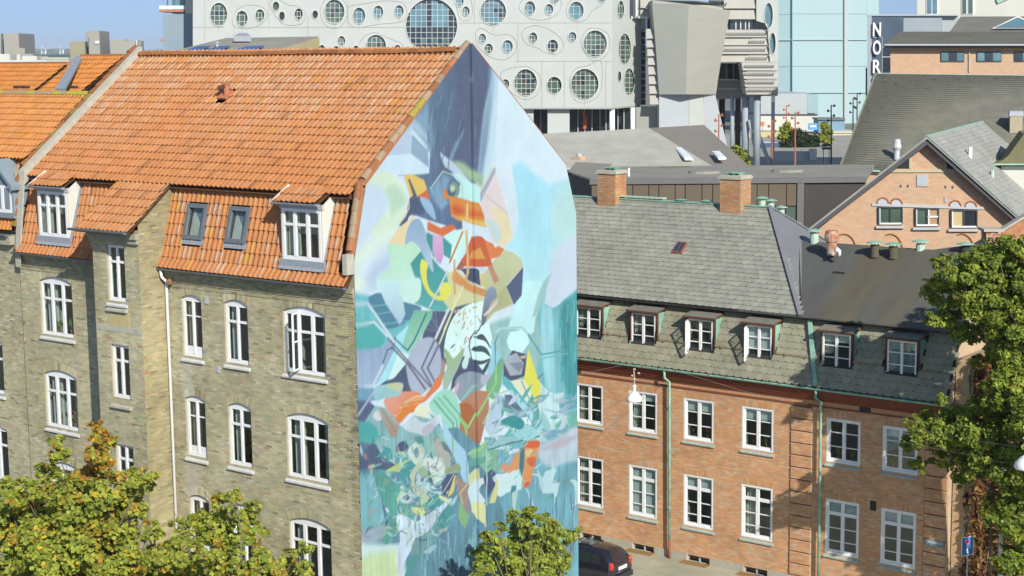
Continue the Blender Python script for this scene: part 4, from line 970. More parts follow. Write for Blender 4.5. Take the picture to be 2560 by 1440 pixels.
# figure: head
sh('B', (84, 104, 146), [(640, 160), (700, 200), (790, 80), (940, 160), (950, 400), (1000, 540), (900, 560), (800, 520), (700, 490), (560, 440), (600, 380), (665, 235)], st=0.15)
sh('B', (118, 150, 186), [(690, 240), (790, 110), (850, 140), (800, 300), (840, 340), (780, 400), (720, 330)], soft=0.06, st=0.2)
sh('B', (160, 182, 148), [(840, 20), (940, 15), (1010, 70), (1090, 130), (1085, 215), (1060, 205), (960, 130), (900, 100)], s=S, soft=0.08)
sh('A', (190, 202, 230), [(760, 925), (870, 1010), (1080, 1240), (1060, 1260), (900, 1110), (805, 1045)])
sh('B', (200, 236, 238), [(850, 105), (920, 110), (1080, 240), (1075, 355), (1010, 350), (900, 300), (930, 190)])
ln('B', (178, 210, 200), [(690, 230), (790, 90), (900, 130), (945, 200), (950, 560)], 9)
el('B', (116, 146, 132), 880, 238, 45, 62); el('B', (66, 86, 120), 862, 250, 30, 42); el('B', (176, 190, 150), 868, 228, 22, 30); el('B', (232, 222, 196), 866, 226, 9, 10)
sh('B', (240, 112, 40), [(800, 222), (818, 240), (830, 280), (850, 290), (910, 298), (1060, 345), (1080, 380), (1100, 460), (1120, 540), (1040, 520), (900, 480), (855, 440), (845, 360), (840, 312), (788, 305)], c2=(246, 160, 60))
sh('B', (228, 76, 30), [(860, 380), (900, 360), (960, 400), (940, 440), (880, 440)], s=S, soft=0.12); sh('B', (236, 92, 34), [(1000, 400), (1090, 420), (1100, 460), (1000, 450)], s=S, soft=0.1)
sh('B', (248, 196, 86), [(860, 445), (940, 470), (1120, 535), (1115, 505), (900, 450)], soft=0.04)
ln('B', (238, 200, 130), [(985, 350), (985, 470)], 16)
sh('B', (246, 188, 84), [(475, 130), (520, 110), (560, 120), (640, 160), (665, 235), (600, 290), (580, 290), (548, 215), (552, 290), (530, 300), (510, 240), (490, 170)])
sh('B', (66, 72, 106), [(510, 152), (526, 155), (582, 285), (556, 290)])
sh('B', (240, 92, 44), [(590, 290), (665, 238), (690, 322), (640, 300), (610, 300)])
sh('B', (70, 82, 120), [(440, 525), (500, 420), (520, 310), (550, 288), (600, 300), (690, 350), (640, 420), (600, 440), (560, 430), (520, 450), (485, 545), (470, 530)])
ln('B', (236, 208, 150), [(518, 310), (520, 380), (490, 450), (440, 515)], 9)
sh('B', (152, 182, 218), [(605, 305), (640, 300), (690, 335), (720, 400), (730, 480), (650, 400)], s=S)
sh('B', (250, 208, 158), [(430, 545), (580, 435), (560, 470), (520, 520), (495, 620), (485, 685), (345, 685)])
sh('B', (190, 228, 192), [(345, 690), (420, 670), (480, 680), (540, 650), (590, 700), (600, 760), (540, 830), (550, 900), (610, 1020), (600, 1100), (560, 1135), (470, 1100), (440, 1040), (300, 1000), (250, 960), (330, 900), (370, 800)], s=S, c2=(206, 232, 228), soft=0.03)
sh('B', (46, 146, 148), [(630, 710), (530, 830), (560, 920), (610, 1040), (600, 1110), (560, 1145), (700, 1200), (800, 1215), (840, 1180), (780, 1110), (845, 1030), (820, 900), (760, 850), (710, 790), (650, 760)], c2=(84, 170, 170))
sh('B', (138, 164, 202), [(490, 675), (500, 580), (540, 490), (600, 470), (640, 540), (680, 680), (712, 850), (706, 895), (640, 780), (600, 700), (540, 650)], s=S, c2=(180, 194, 222))
sh('B', (238, 100, 48), [(668, 488), (770, 542), (860, 515), (902, 545), (790, 612), (665, 562)])
sh('B', (52, 144, 146), [(662, 575), (710, 600), (722, 800), (700, 740), (660, 640)]); sh('B', (226, 166, 218), [(710, 590), (792, 612), (792, 780), (772, 835), (740, 810), (708, 740)], c2=(214, 140, 206))
sh('B', (206, 242, 240), [(800, 612), (860, 580), (960, 570), (1015, 600), (980, 660), (930, 770), (890, 880), (868, 790), (855, 680)])
sh('B', (54, 148, 152), [(790, 612), (862, 680), (850, 795), (796, 760)])
sh('B', (216, 226, 246), [(788, 788), (852, 830), (846, 872), (800, 892)])
ln('B', (226, 118, 58), [(948, 575), (845, 820)], 15)
sh('B', (216, 222, 242), [(945, 480), (1040, 520), (1120, 540), (1172, 662), (1030, 602), (950, 562)])
sh('B', (242, 206, 212), [(1070, 335), (1190, 95), (1240, 250), (1290, 420), (1330, 600), (1310, 640), (1240, 692), (1170, 655), (1130, 540)])
sh('B', (250, 216, 168), [(1150, 380), (1285, 400), (1332, 600), (1310, 640), (1240, 692), (1190, 640), (1230, 560)], soft=0.12)
sh('B', (202, 212, 216), [(1110, 470), (1190, 500), (1230, 570), (1230, 645), (1180, 645), (1140, 560)], s=S, soft=0.05)
sh('B', (164, 160, 192), [(1070, 252), (1165, 60), (1195, 60), (1190, 100), (1070, 340)]); ln('B', (232, 222, 150), [(1072, 250), (1192, 30)], 9); ln('B', (196, 190, 200), [(1090, 260), (1290, 430)], 10)
sh('B', (222, 226, 244), [(1200, 60), (1310, 60), (1350, 250), (1372, 420), (1352, 560), (1325, 560), (1272, 330)], s=S, soft=0.08)
# figure: orange letter-like shape and olive field
sh('B', (206, 200, 156), [(1180, 800), (1260, 715), (1340, 740), (1400, 790), (1415, 850), (1280, 1000), (1330, 1150), (1180, 1215), (1105, 1310), (1110, 1230), (1100, 900), (1150, 840)], c2=(200, 186, 132))
sh('B', (190, 178, 128), [(1280, 1010), (1335, 1150), (1180, 1215), (1110, 1300), (1120, 1180), (1200, 1080)], soft=0.05)
sh('B', (76, 84, 124), [(1415, 852), (1402, 1080), (1340, 1157), (1280, 1010)])
sh('B', (222, 206, 152), [(815, 905), (900, 880), (1000, 960), (1115, 1050), (1115, 1110), (960, 1185), (850, 1205), (780, 1110), (850, 1050)])
sh('B', (64, 70, 106), [(925, 870), (1060, 860), (1072, 1005), (990, 960), (955, 900)]); sh('B', (202, 208, 228), [(1005, 850), (1105, 850), (1112, 905), (1060, 880)]); sh('B', (228, 196, 120), [(1070, 900), (1112, 910), (1116, 1015), (1070, 1005)])
sh('B', (174, 88, 72), [(1022, 608), (970, 750), (893, 872), (922, 884), (965, 850), (1045, 700)])
sh('B', (226, 84, 42), [(1030, 605), (1080, 610), (1112, 640), (1168, 842), (1150, 852), (960, 852), (935, 800), (972, 760)]); sh('B', (246, 146, 62), [(1000, 790), (1020, 730), (1070, 695), (1112, 790)])
sh('B', (246, 118, 52), [(1108, 640), (1170, 665), (1192, 702), (1212, 685), (1262, 710), (1222, 772), (1150, 792)]); sh('B', (206, 128, 106), [(1130, 850), (1165, 835), (1222, 960), (1182, 988)])
sh('B', (234, 138, 72), [(885, 855), (900, 890), (960, 950), (1040, 1010), (1118, 1040), (1114, 1090), (1000, 1050), (920, 1000), (865, 960)], s=S)
ln('B', (238, 170, 96), [(978, 570), (988, 760), (990, 900), (972, 955)], 20); ln('B', (230, 150, 86), [(882, 800), (884, 980), (886, 1100)], 14)
sh('B', (246, 228, 74), [(620, 795), (608, 880), (630, 985), (680, 1075), (740, 1118), (805, 1118), (852, 1072), (858, 1020), (830, 982), (790, 982), (765, 1010), (760, 1050), (770, 1082), (740, 1082), (690, 1040), (665, 970), (660, 900), (668, 830)], s=S)
ln('B', (216, 204, 226), [(830, 885), (685, 1175)], 13)
# ---- middle
sh('C', (98, 184, 200), [(50, 20), (120, 45), (200, 58), (330, 50), (430, 290), (560, 200), (600, 160), (480, 380), (260, 520), (60, 520)], st=0.1)
sh('C', (70, 124, 158), [(190, 100), (220, 60), (300, 40), (480, 110), (620, 160), (520, 260), (400, 320), (320, 312), (230, 200)], s=S); ln('C', (96, 180, 190), [(200, 150), (420, 120)], 10); ln('C', (96, 180, 190), [(260, 210), (440, 180)], 8); ln('C', (96, 180, 190), [(310, 290), (520, 262)], 10)
sh('C', (66, 172, 172), [(60, 300), (250, 270), (325, 400), (260, 490), (60, 495)], s=S, soft=0.05)
sh('C', (206, 236, 243), [(255, -60), (440, -60), (470, 80), (490, 210), (447, 298), (330, 120)], c2=(172, 188, 222))
sh('C', (206, 232, 224), [(440, -30), (600, -80), (612, 60), (560, 118), (470, 80)], s=S)
sh('C', (144, 156, 198), [(60, 500), (280, 480), (480, 350), (520, 520), (280, 770), (60, 800)], c2=(160, 176, 212), soft=0.04, st=0.08)
sh('C', (74, 78, 116), [(270, 790), (500, 600), (560, 440), (620, 410), (690, 180), (830, 190), (900, 150), (1050, 110), (1000, 300), (820, 450), (820, 600), (760, 700), (600, 830), (480, 860)])
for q in ((690, 240, 760, 330), (700, 200, 740, 320), (650, 270, 750, 340), (640, 320, 740, 350), (730, 190, 745, 320)): ln('C', (128, 136, 164), [(q[0], q[1]), (q[2], q[3])], 4)
sh('C', (108, 180, 150), [(560, 175), (712, 182), (700, 240), (560, 500), (500, 532), (448, 500), (480, 380)], c2=(160, 208, 190))
sh('C', (164, 222, 242), [(420, 380), (520, 290), (458, 480), (530, 530), (470, 620), (340, 740), (262, 775), (330, 640), (400, 500)]); sh('C', (218, 242, 244), [(440, 500), (522, 540), (500, 600), (400, 720), (350, 740)])
sh('C', (176, 176, 208), [(580, 440), (640, 400), (710, 400), (760, 470), (777, 560), (770, 680), (720, 760), (620, 852), (540, 820), (505, 700), (500, 590)], s=S)
ln('C', (214, 216, 236), [(70, 130), (190, 122), (400, 430)], 20); ln('C', (214, 216, 236), [(70, 305), (240, 272), (370, 410)], 18)
ln('C', (44, 112, 128), [(400, 400), (508, 500), (560, 420), (660, 200)], 12); ln('C', (96, 82, 104), [(380, 470), (520, 620), (650, 810)], 14); ln('C', (96, 82, 104), [(350, 400), (560, 640), (700, 800)], 12); ln('C', (44, 112, 128), [(310, 600), (350, 490), (400, 480)], 10)
ln('C', (196, 206, 226), [(310, 620), (190, 860), (110, 960)], 20)
ln('C', (104, 104, 130), [(732, 400), (620, 640), (700, 780)], 15); ln('C', (104, 104, 130), [(760, 450), (668, 640), (730, 760)], 15); ln('C', (218, 212, 222), [(832, 180), (730, 405)], 20); ln('C', (238, 222, 150), [(885, 60), (880, 150), (762, 445)], 14)
ln('C', (240, 226, 160), [(950, 0), (800, 330)], 9); ln('B', (240, 226, 160), [(950, 1010), (860, 1200)], 12)
sh('C', (228, 246, 246), [(1090, 110), (1000, 130), (900, 200), (830, 330), (800, 480), (812, 565), (880, 540), (950, 480), (1010, 430), (1060, 300), (1110, 200)], s=S)
_r = random.Random(4)
for i in range(34):
    x = _r.uniform(880, 1060); y = _r.uniform(140, 470)-(x-960)*0.3; a = _r.uniform(0.6, 2.2); l = _r.uniform(14, 42)
    ln('C', _r.choice([(236, 140, 118), (226, 160, 140), (190, 190, 150), (110, 120, 130), (236, 170, 120), (150, 190, 150)]), [(x, y), (x-l*math.cos(a), y+l*math.sin(a))], _r.uniform(5, 14))
sh('C', (224, 247, 250), [(1110, 270), (1150, 330), (1167, 430), (1152, 560), (1110, 640), (1060, 672), (1020, 640), (1008, 500), (1040, 380), (1080, 290)], s=S)
for p in ([(1040, 385), (1090, 368), (1140, 440), (1152, 485), (1110, 425), (1050, 405)], [(1018, 490), (1060, 458), (1120, 478), (1152, 548), (1100, 512), (1040, 505)], [(1012, 568), (1080, 580), (1152, 560), (1100, 604), (1040, 606)], [(1018, 645), (1080, 658), (1120, 600), (1150, 570), (1105, 680), (1040, 694)]): sh('C', (56, 74, 88), p, s=S)
ln('C', (60, 66, 92), [(1100, 250), (1060, 330), (1010, 400), (1000, 470), (1020, 560)], 8)
sh('C', (150, 206, 238), [(1155, 420), (1190, 480), (1232, 560), (1190, 700), (1125, 690), (1160, 560)], s=S); ln('C', (70, 130, 140), [(1215, 370), (1190, 430), (1190, 700), (1120, 840)], 8)
sh('C', (146, 152, 180), [(1120, 20), (1180, -10), (1202, 60), (1150, 130), (1110, 275), (1080, 290), (1088, 180)], s=S, c2=(90, 94, 124), g=(0, 1)); sh('C', (240, 196, 200), [(1095, 215), (1190, 110), (1212, 80), (1205, 130), (1110, 225)])
sh('C', (70, 74, 110), [(930, 540), (1020, 560), (1110, 690), (900, 770), (850, 830), (870, 700)]); sh('C', (214, 226, 232), [(945, 600), (975, 540), (1000, 560), (980, 640), (950, 640)], s=S)
sh('C', (150, 176, 118), [(800, 490), (840, 515), (880, 560), (962, 478), (930, 600), (850, 760), (800, 835), (790, 700), (822, 640)], s=S, c2=(170, 190, 180))
sh('C', (178, 134, 118), [(785, 560), (812, 600), (800, 700), (760, 790), (735, 730), (770, 680)])
sh('C', (140, 150, 172), [(900, 720), (1000, 668), (1100, 690), (1155, 720), (1080, 800), (1000, 885), (930, 905), (890, 820)], s=S, st=0.15); sh('C', (186, 176, 206), [(1080, 700), (1160, 690), (1170, 740), (1090, 770)], s=S); sh('C', (228, 166, 194), [(868, 855), (912, 740), (924, 780), (892, 855)]); sh('C', (150, 190, 176), [(930, 900), (1020, 780), (1060, 770), (960, 890)])
sh('C', (114, 170, 130), [(1230, 560), (1262, 600), (1242, 700), (1232, 800), (1180, 885), (1130, 850), (1118, 770), (1170, 680)], s=S)
sh('C', (198, 124, 92), [(915, 930), (1060, 815), (1135, 825), (1142, 960), (1100, 1120), (1070, 1240), (990, 1335), (885, 1200), (930, 1050)], c2=(180, 104, 70)); sh('C', (188, 88, 44), [(925, 930), (1000, 925), (1045, 1000), (1010, 1105), (955, 1085), (918, 1000)], s=S)
sh('C', (180, 196, 226), [(1130, 1040), (1220, 860), (1260, 900), (1200, 1050), (1170, 1180), (1110, 1130)], s=S)
sh('C', (154, 216, 196), [(680, 940), (760, 830), (850, 815), (910, 900), (932, 1000), (920, 1120), (880, 1205), (830, 1120), (760, 1050)], s=S)
for a, w in (((720, 900, 872, 1085, 872, 1200), 13), ((752, 876, 900, 1055, 905, 1120), 9), ((795, 860, 930, 1020, 930, 1060), 11)): ln('C', (92, 160, 130), [a[:2], a[2:4], a[4:]], w)
ln('C', (146, 204, 110), [(920, 1030), (990, 1115), (1110, 905), (1195, 760), (1195, 620)], 17); ln('C', (146, 204, 110), [(925, 1045), (975, 1130), (978, 1340)], 13); ln('C', (150, 208, 120), [(1092, 1085), (1212, 845), (1300, 815), (1340, 815)], 9)
sh('C', (246, 156, 136), [(318, 920), (360, 860), (460, 830), (580, 830), (640, 860), (700, 790), (740, 720), (782, 708), (772, 780), (700, 855), (650, 905), (560, 960), (435, 1095), (385, 1040)], s=S, c2=(244, 96, 34), g=(1, 0.3))
for q in range(9): ln('C', _r.choice([(246, 120, 40), (240, 80, 36), (250, 190, 130), (246, 170, 150)]), [(390+q*12, 1040-q*16), (470+q*14, 960-q*12), (590+q*8, 925-q*8)], _r.uniform(7, 14))
sh('C', (248, 118, 36), [(420, 1050), (480, 960), (570, 930), (592, 980), (500, 1012), (430, 1085)], s=S); sh('C', (240, 228, 204), [(580, 950), (660, 930), (690, 990), (620, 1060), (560, 1020)], s=S)
sh('C', (70, 74, 104), [(1330, 495), (1440, 530), (1430, 700), (1320, 742), (1255, 700), (1260, 600)]); sh('C', (170, 168, 188), [(1262, 600), (1300, 540), (1360, 515), (1420, 600), (1400, 690), (1310, 700)]); sh('C', (130, 132, 156), [(1300, 600), (1400, 590), (1420, 620), (1380, 670)]); sh('C', (226, 186, 130), [(1385, 545), (1440, 535), (1430, 560), (1400, 562)])
sh('C', (106, 114, 152), [(1265, 850), (1330, 850), (1540, 1150), (1400, 1070), (1260, 960)])
for q in range(7): ln('C', (74, 76, 110), [(1280+q*9, 860-q*2), (1400+q*18, 1060+q*12)], 4)
sh('C', (84, 174, 190), [(1243, 690), (1290, 720), (1560, 1060), (1600, 1135), (1560, 1150), (1350, 880), (1250, 760)]); sh('C', (166, 212, 236), [(1290, 815), (1335, 812), (1590, 1115), (1540, 1150)])
sh('C', (240, 230, 194), [(1315, 740), (1410, 728), (1475, 750), (1470, 930), (1400, 850)]); ln('C', (110, 120, 160), [(1400, 740), (1460, 880)], 8); sh('C', (196, 222, 230), [(1540, 740), (1640, 850), (1740, 830), (1730, 960), (1755, 1060), (1650, 1150), (1600, 1100), (1540, 940)], st=0.15); sh('C', (150, 200, 205), [(1560, 960), (1640, 1100), (1600, 1150), (1540, 1060)])
sh('C', (247, 228, 66), [(1455, 486), (1420, 735), (1465, 800), (1520, 985), (1557, 780), (1530, 715)]); sh('C', (242, 158, 70), [(1495, 925), (1557, 835), (1520, 995)]); ln('C', (110, 90, 90), [(1530, 720), (1575, 685)], 7)
sh('C', (84, 164, 192), [(1720, 880), (1860, 850), (1860, 960), (1720, 975)], s=S, soft=0.06); sh('C', (108, 178, 156), [(1680, 1080), (1860, 990), (1860, 1110), (1700, 1130)], s=S, soft=0.05)
# ---- lower part
sh('D', (106, 166, 190), [(1100, 330), (1860, 240), (1860, 1440), (1300, 1440), (1180, 900)], st=0.16)
sh('D', (88, 134, 162), [(60, 340), (900, 250), (1100, 420), (1250, 900), (1340, 1500), (60, 1500)], st=0.18)
_q = random.Random(21)
def curl(o, x, y, L, a, bend, w, c1, c2):
    pts = []; back = []
    for i in range(7):
        t = i/6; aa = a+bend*t; x += L/6*math.cos(aa); y += L/6*math.sin(aa); ww = w*math.sin(math.pi*min(1, t*0.9+0.12)); pts.append((x-ww*math.sin(aa), y+ww*math.cos(aa))); back.append((x+ww*0.6*math.sin(aa), y-ww*0.6*math.cos(aa)))
    sh(o, c1, pts+back[::-1], s=S, c2=c2, g=(_q.uniform(-1, 1)*0.01+1, 1), st=0.12)
PALE_ = [((206, 222, 226), (150, 190, 200)), ((190, 206, 226), (120, 150, 186)), ((60, 150, 155), (110, 190, 186)), ((216, 214, 200), (160, 170, 170)), ((70, 88, 128), (110, 140, 170)), ((130, 190, 180), (70, 150, 150)), ((214, 222, 240), (176, 190, 214)), ((96, 150, 130), (160, 196, 150)), ((170, 200, 150), (206, 208, 130))]
for i in range(34): curl('D', _q.uniform(150, 760), _q.uniform(280, 1000), _q.uniform(150, 280), _q.uniform(0, 6.28), _q.uniform(-3.0, 3.0), _q.uniform(20, 42), *_q.choice([PALE_[0], PALE_[1], PALE_[3], PALE_[6], PALE_[5], PALE_[2]]))
for i in range(26): curl('D', _q.uniform(1080, 1760), _q.uniform(20, 720), _q.uniform(140, 280), _q.uniform(-1.4, 0.8), _q.uniform(-2.4, 2.4), _q.uniform(18, 38), *_q.choice([PALE_[0], PALE_[1], PALE_[6], PALE_[5]]))
for i in range(120): curl('D', _q.uniform(130, 830), _q.uniform(260, 1080), _q.uniform(60, 190), _q.uniform(0, 6.28), _q.uniform(-2.6, 2.6), _q.uniform(8, 30), *_q.choice(PALE_))
for i in range(70): curl('D', _q.uniform(1100, 1780), _q.uniform(30, 700), _q.uniform(60, 200), _q.uniform(-1.2, 0.6), _q.uniform(-2.0, 2.0), _q.uniform(7, 26), *_q.choice(PALE_[:3]+PALE_[5:7]))
sh('C', (104, 150, 188), [(60, 790), (240, 800), (250, 900), (60, 915)], st=0.1); sh('C', (150, 196, 210), [(240, 800), (330, 770), (460, 760), (470, 800), (440, 860), (330, 880), (250, 900)], s=S); sh('C', (200, 200, 160), [(330, 775), (440, 755), (472, 790), (440, 830), (380, 810)], s=S)
sh('C', (80, 86, 132), [(60, 900), (200, 900), (250, 950), (150, 1090), (60, 1090)]); ln('C', (176, 186, 214), [(240, 830), (110, 1020)], 14)
sh('C', (130, 176, 186), [(250, 940), (330, 960), (460, 1110), (560, 1020), (700, 1050), (800, 1150), (700, 1350), (350, 1360), (240, 1250), (150, 1090)], st=0.18)
sh('C', (226, 208, 214), [(230, 1020), (270, 980), (300, 1050), (260, 1060)], s=S); sh('C', (168, 168, 156), [(268, 960), (312, 960), (442, 1112), (420, 1180), (380, 1200), (345, 1140)], c2=(176, 130, 112)); ln('C', (100, 106, 100), [(300, 965), (410, 1150)], 5)
sh('C', (58, 164, 164), [(60, 1090), (190, 1070), (250, 1110), (272, 1180), (200, 1275), (60, 1240)], s=S)
sh('C', (206, 208, 224), [(470, 1100), (560, 1030), (640, 1080), (760, 1010), (780, 1060), (700, 1130), (640, 1180), (600, 1170), (520, 1150)], s=S, st=0.1); sh('C', (196, 176, 206), [(620, 1130), (700, 1080), (720, 1120), (650, 1190)], s=S)
sh('C', (70, 84, 122), [(60, 1240), (250, 1240), (310, 1350), (450, 1440), (60, 1460)], st=0.15)
sh('D', (56, 150, 156), [(245, 495), (320, 430), (300, 398), (370, 420), (392, 470), (352, 540), (330, 480)]); sh('D', (66, 74, 108), [(420, 400), (470, 360), (515, 400), (500, 440), (430, 440)], s=S); sh('D', (196, 120, 116), [(140, 460), (170, 465), (190, 500), (170, 500)], soft=0.03); sh('D', (232, 186, 160), [(190, 560), (240, 545), (245, 570), (200, 578)], s=S, soft=0.02)
sh('D', (196, 200, 110), [(335, 600), (400, 560), (520, 510), (520, 540), (440, 600), (350, 620)], s=S); sh('D', (58, 150, 156), [(440, 620), (520, 520), (600, 560), (560, 660), (500, 690)], s=S)
sh('D', (134, 184, 176), [(600, 350), (700, 330), (770, 300), (850, 420), (780, 500), (700, 470), (650, 440)], s=S, st=0.1); sh('D', (70, 140, 150), [(560, 330), (620, 330), (640, 400), (590, 380)], s=S)
sh('D', (178, 166, 160), [(700, 340), (765, 350), (862, 490), (850, 560), (790, 640), (740, 480)]); sh('D', (100, 110, 130), [(770, 360), (850, 400), (860, 470), (800, 430)])
sh('D', (204, 218, 210), [(510, 430), (560, 375), (622, 400), (642, 470), (580, 552), (528, 500)], s=S); sh('D', (110, 140, 165), [(555, 440), (585, 410), (600, 460), (575, 500)], s=S); ln('D', (222, 200, 150), [(580, 380), (615, 440), (590, 520)], 10)
sh('D', (220, 220, 216), [(560, 600), (620, 520), (700, 485), (770, 500), (805, 580), (780, 680), (725, 715), (690, 640), (640, 570)], s=S); sh('D', (200, 196, 160), [(520, 660), (560, 570), (640, 520), (600, 580), (560, 660), (580, 730), (660, 800), (640, 825), (545, 745)], s=S)
sh('D', (150, 180, 150), [(590, 590), (640, 560), (690, 620), (640, 650), (600, 630)], s=S); sh('D', (190, 220, 232), [(600, 690), (680, 700), (780, 770), (740, 780), (640, 740)], s=S); sh('D', (74, 86, 126), [(680, 600), (720, 700), (700, 720), (670, 650)])
for q in range(5): ln('D', (206, 170, 200), [(705+q*15, 560+q*8), (720+q*12, 590+q*10)], 4)
sh('D', (164, 202, 236), [(780, 185), (870, 330), (975, 450), (1000, 580), (992, 705), (960, 690), (880, 490), (800, 340)]); ln('D', (110, 150, 150), [(975, 460), (985, 700)], 6); ln('D', (118, 180, 110), [(868, 330), (870, 520)], 10)
sh('D', (64, 74, 112), [(780, 700), (840, 600), (900, 560), (900, 680), (830, 800), (780, 790)]); ln('D', (220, 214, 210), [(780, 780), (900, 590)], 6); sh('D', (232, 196, 110), [(830, 800), (880, 650), (895, 650), (870, 770)], s=S)
sh('D', (140, 160, 120), [(800, 600), (900, 540), (935, 580), (900, 620)], s=S); sh('D', (168, 128, 122), [(898, 640), (992, 705), (1000, 955), (950, 880), (905, 760)]); ln('D', (200, 200, 140), [(985, 700), (930, 770), (950, 860)], 9); sh('D', (130, 180, 120), [(920, 830), (1000, 960), (965, 1060), (915, 960)])
sh('D', (126, 180, 146), [(990, 460), (1100, 370), (1210, 440), (1210, 590), (1120, 610), (1060, 540)], st=0.15); ln('D', (160, 205, 120), [(990, 470), (1060, 430), (1130, 350)], 14); sh('D', (90, 160, 150), [(1000, 520), (1100, 480), (1110, 520), (1010, 560)], s=S)
sh('D', (224, 214, 156), [(990, 640), (1060, 570), (1070, 660), (1000, 720)]); sh('D', (214, 224, 238), [(990, 740), (1060, 660), (1150, 628), (1280, 615), (1355, 588), (1300, 760), (1210, 795), (1180, 700), (1100, 690), (1060, 760), (1112, 830), (1040, 885), (1010, 840)], s=S); sh('D', (236, 210, 226), [(1080, 660), (1180, 620), (1200, 640), (1100, 690)], s=S)
sh('D', (60, 74, 116), [(1095, 640), (1160, 588), (1205, 625), (1160, 660), (1190, 700), (1130, 810), (1112, 730)]); sh('D', (222, 206, 130), [(1140, 850), (1200, 660), (1220, 700), (1190, 860)]); sh('D', (234, 222, 160), [(1018, 850), (1112, 850), (1122, 1045), (1060, 990), (1018, 930)])
ln('D', (190, 206, 200), [(1122, 430), (1122, 860)], 9); ln('D', (150, 205, 215), [(975, 480), (1000, 640)], 6)
sh('D', (148, 190, 200), [(1120, 425), (1240, 318), (1390, 330), (1405, 352), (1150, 432)]); ln('D', (48, 120, 136), [(1130, 432), (1400, 350), (1545, 318)], 12)
sh('D', (46, 140, 150), [(1195, 230), (1300, 240), (1400, 262), (1420, 200), (1340, 150), (1240, 190)], s=S); ln('D', (170, 215, 180), [(1215, 215), (1330, 262)], 7); sh('D', (150, 206, 218), [(1330, 300), (1480, 240), (1530, 300), (1450, 352)], s=S); sh('D', (216, 236, 244), [(1400, 170), (1450, 160), (1490, 230), (1430, 220)]); sh('D', (184, 200, 226), [(1140, 150), (1220, 60), (1240, 200), (1180, 290), (1110, 240)], s=S)
sh('D', (240, 140, 84), [(1295, 610), (1330, 500), (1400, 400), (1418, 340), (1395, 480), (1382, 572), (1335, 592)], s=S); sh('D', (226, 140, 110), [(1230, 560), (1290, 530), (1300, 600), (1250, 610)], s=S)
sh('D', (50, 112, 128), [(1392, 400), (1432, 365), (1425, 520), (1405, 650), (1380, 560)]); sh('D', (242, 140, 76), [(1430, 380), (1480, 352), (1542, 358), (1532, 470), (1500, 560), (1472, 700), (1430, 732), (1408, 680), (1428, 500)], s=S)
sh('D', (240, 84, 36), [(1440, 365), (1542, 355), (1535, 402), (1450, 412)], s=S); sh('D', (240, 92, 44), [(1450, 500), (1512, 480), (1505, 560), (1460, 545)], s=S); sh('D', (240, 84, 40), [(1408, 690), (1470, 690), (1440, 735)], s=S); sh('D', (236, 190, 120), [(1440, 430), (1500, 430), (1480, 480), (1440, 480)], s=S)
sh('D', (206, 226, 234), [(1205, 700), (1382, 578), (1350, 740), (1240, 802)]); sh('D', (200, 232, 238), [(1368, 618), (1412, 650), (1402, 742), (1356, 752)]); sh('D', (192, 218, 232), [(1588, 600), (1682, 578), (1652, 680), (1705, 690), (1668, 860), (1655, 770), (1578, 782), (1545, 700)]); sh('D', (176, 206, 218), [(1520, 560), (1580, 700), (1575, 780), (1540, 700)])
sh('D', (194, 190, 212), [(1530, 460), (1560, 400), (1660, 340), (1860, 250), (1860, 490), (1740, 540), (1600, 560)], s=S, c2=(180, 200, 220), soft=0.08, st=0.1); sh('D', (190, 170, 190), [(1560, 430), (1700, 350), (1850, 320), (1700, 410)], s=S, soft=0.06)
ln('D', (190, 220, 235), [(1440, 740), (1490, 870)], 10); sh('D', (60, 130, 150), [(1320, 720), (1360, 720), (1340, 900), (1310, 760)]); sh('D', (186, 204, 214), [(1320, 770), (1370, 740), (1355, 930), (1330, 880)])
sh('D', (112, 176, 192), [(60, 610), (260, 640), (300, 820), (330, 1000), (60, 1100)], st=0.1); ln('D', (190, 140, 150), [(190, 920), (270, 905)], 10); ln('D', (176, 150, 160), [(170, 960), (250, 940)], 8)
sh('D', (156, 164, 186), [(60, 1110), (320, 1030), (330, 1130), (200, 1185), (60, 1180)], s=S, soft=0.06); sh('D', (206, 222, 228), [(60, 1160), (330, 1190), (450, 1190), (520, 1500), (60, 1500)], soft=0.08); sh('D', (214, 224, 166), [(150, 1290), (330, 1245), (450, 1280), (420, 1440), (150, 1460)], s=S, soft=0.12, st=0.1)
sh('D', (78, 156, 146), [(255, 640), (330, 628), (400, 680), (455, 750), (400, 780), (420, 850), (445, 950), (400, 1080), (345, 1195), (308, 1150), (340, 1050), (370, 950), (310, 850), (265, 740)], s=S, st=0.15); sh('D', (70, 90, 130), [(300, 780), (320, 900), (350, 1000), (330, 1040), (310, 900)])
sh('D', (206, 214, 220), [(440, 800), (500, 765), (545, 790), (530, 850), (470, 860)], s=S); sh('D', (84, 110, 130), [(470, 800), (510, 785), (530, 820), (490, 840)], s=S); sh('D', (90, 160, 148), [(460, 880), (540, 860), (620, 870), (660, 900), (560, 960), (480, 960)], s=S, st=0.15); sh('D', (220, 222, 140), [(540, 900), (620, 880), (650, 940), (580, 950)], s=S)
sh('D', (62, 148, 152), [(660, 850), (760, 790), (870, 900), (840, 1015), (760, 1065), (730, 960)], s=S, st=0.12); sh('D', (206, 214, 238), [(440, 930), (560, 1000), (650, 965), (740, 900), (845, 826), (850, 850), (760, 950), (700, 1060), (590, 1120), (545, 1210), (490, 1320), (450, 1440), (420, 1300), (450, 1150), (420, 1020)], s=S, st=0.2); sh('D', (240, 226, 150), [(760, 790), (840, 840), (800, 850), (770, 830)], s=S); ln('D', (236, 226, 150), [(490, 1060), (540, 1200)], 9)
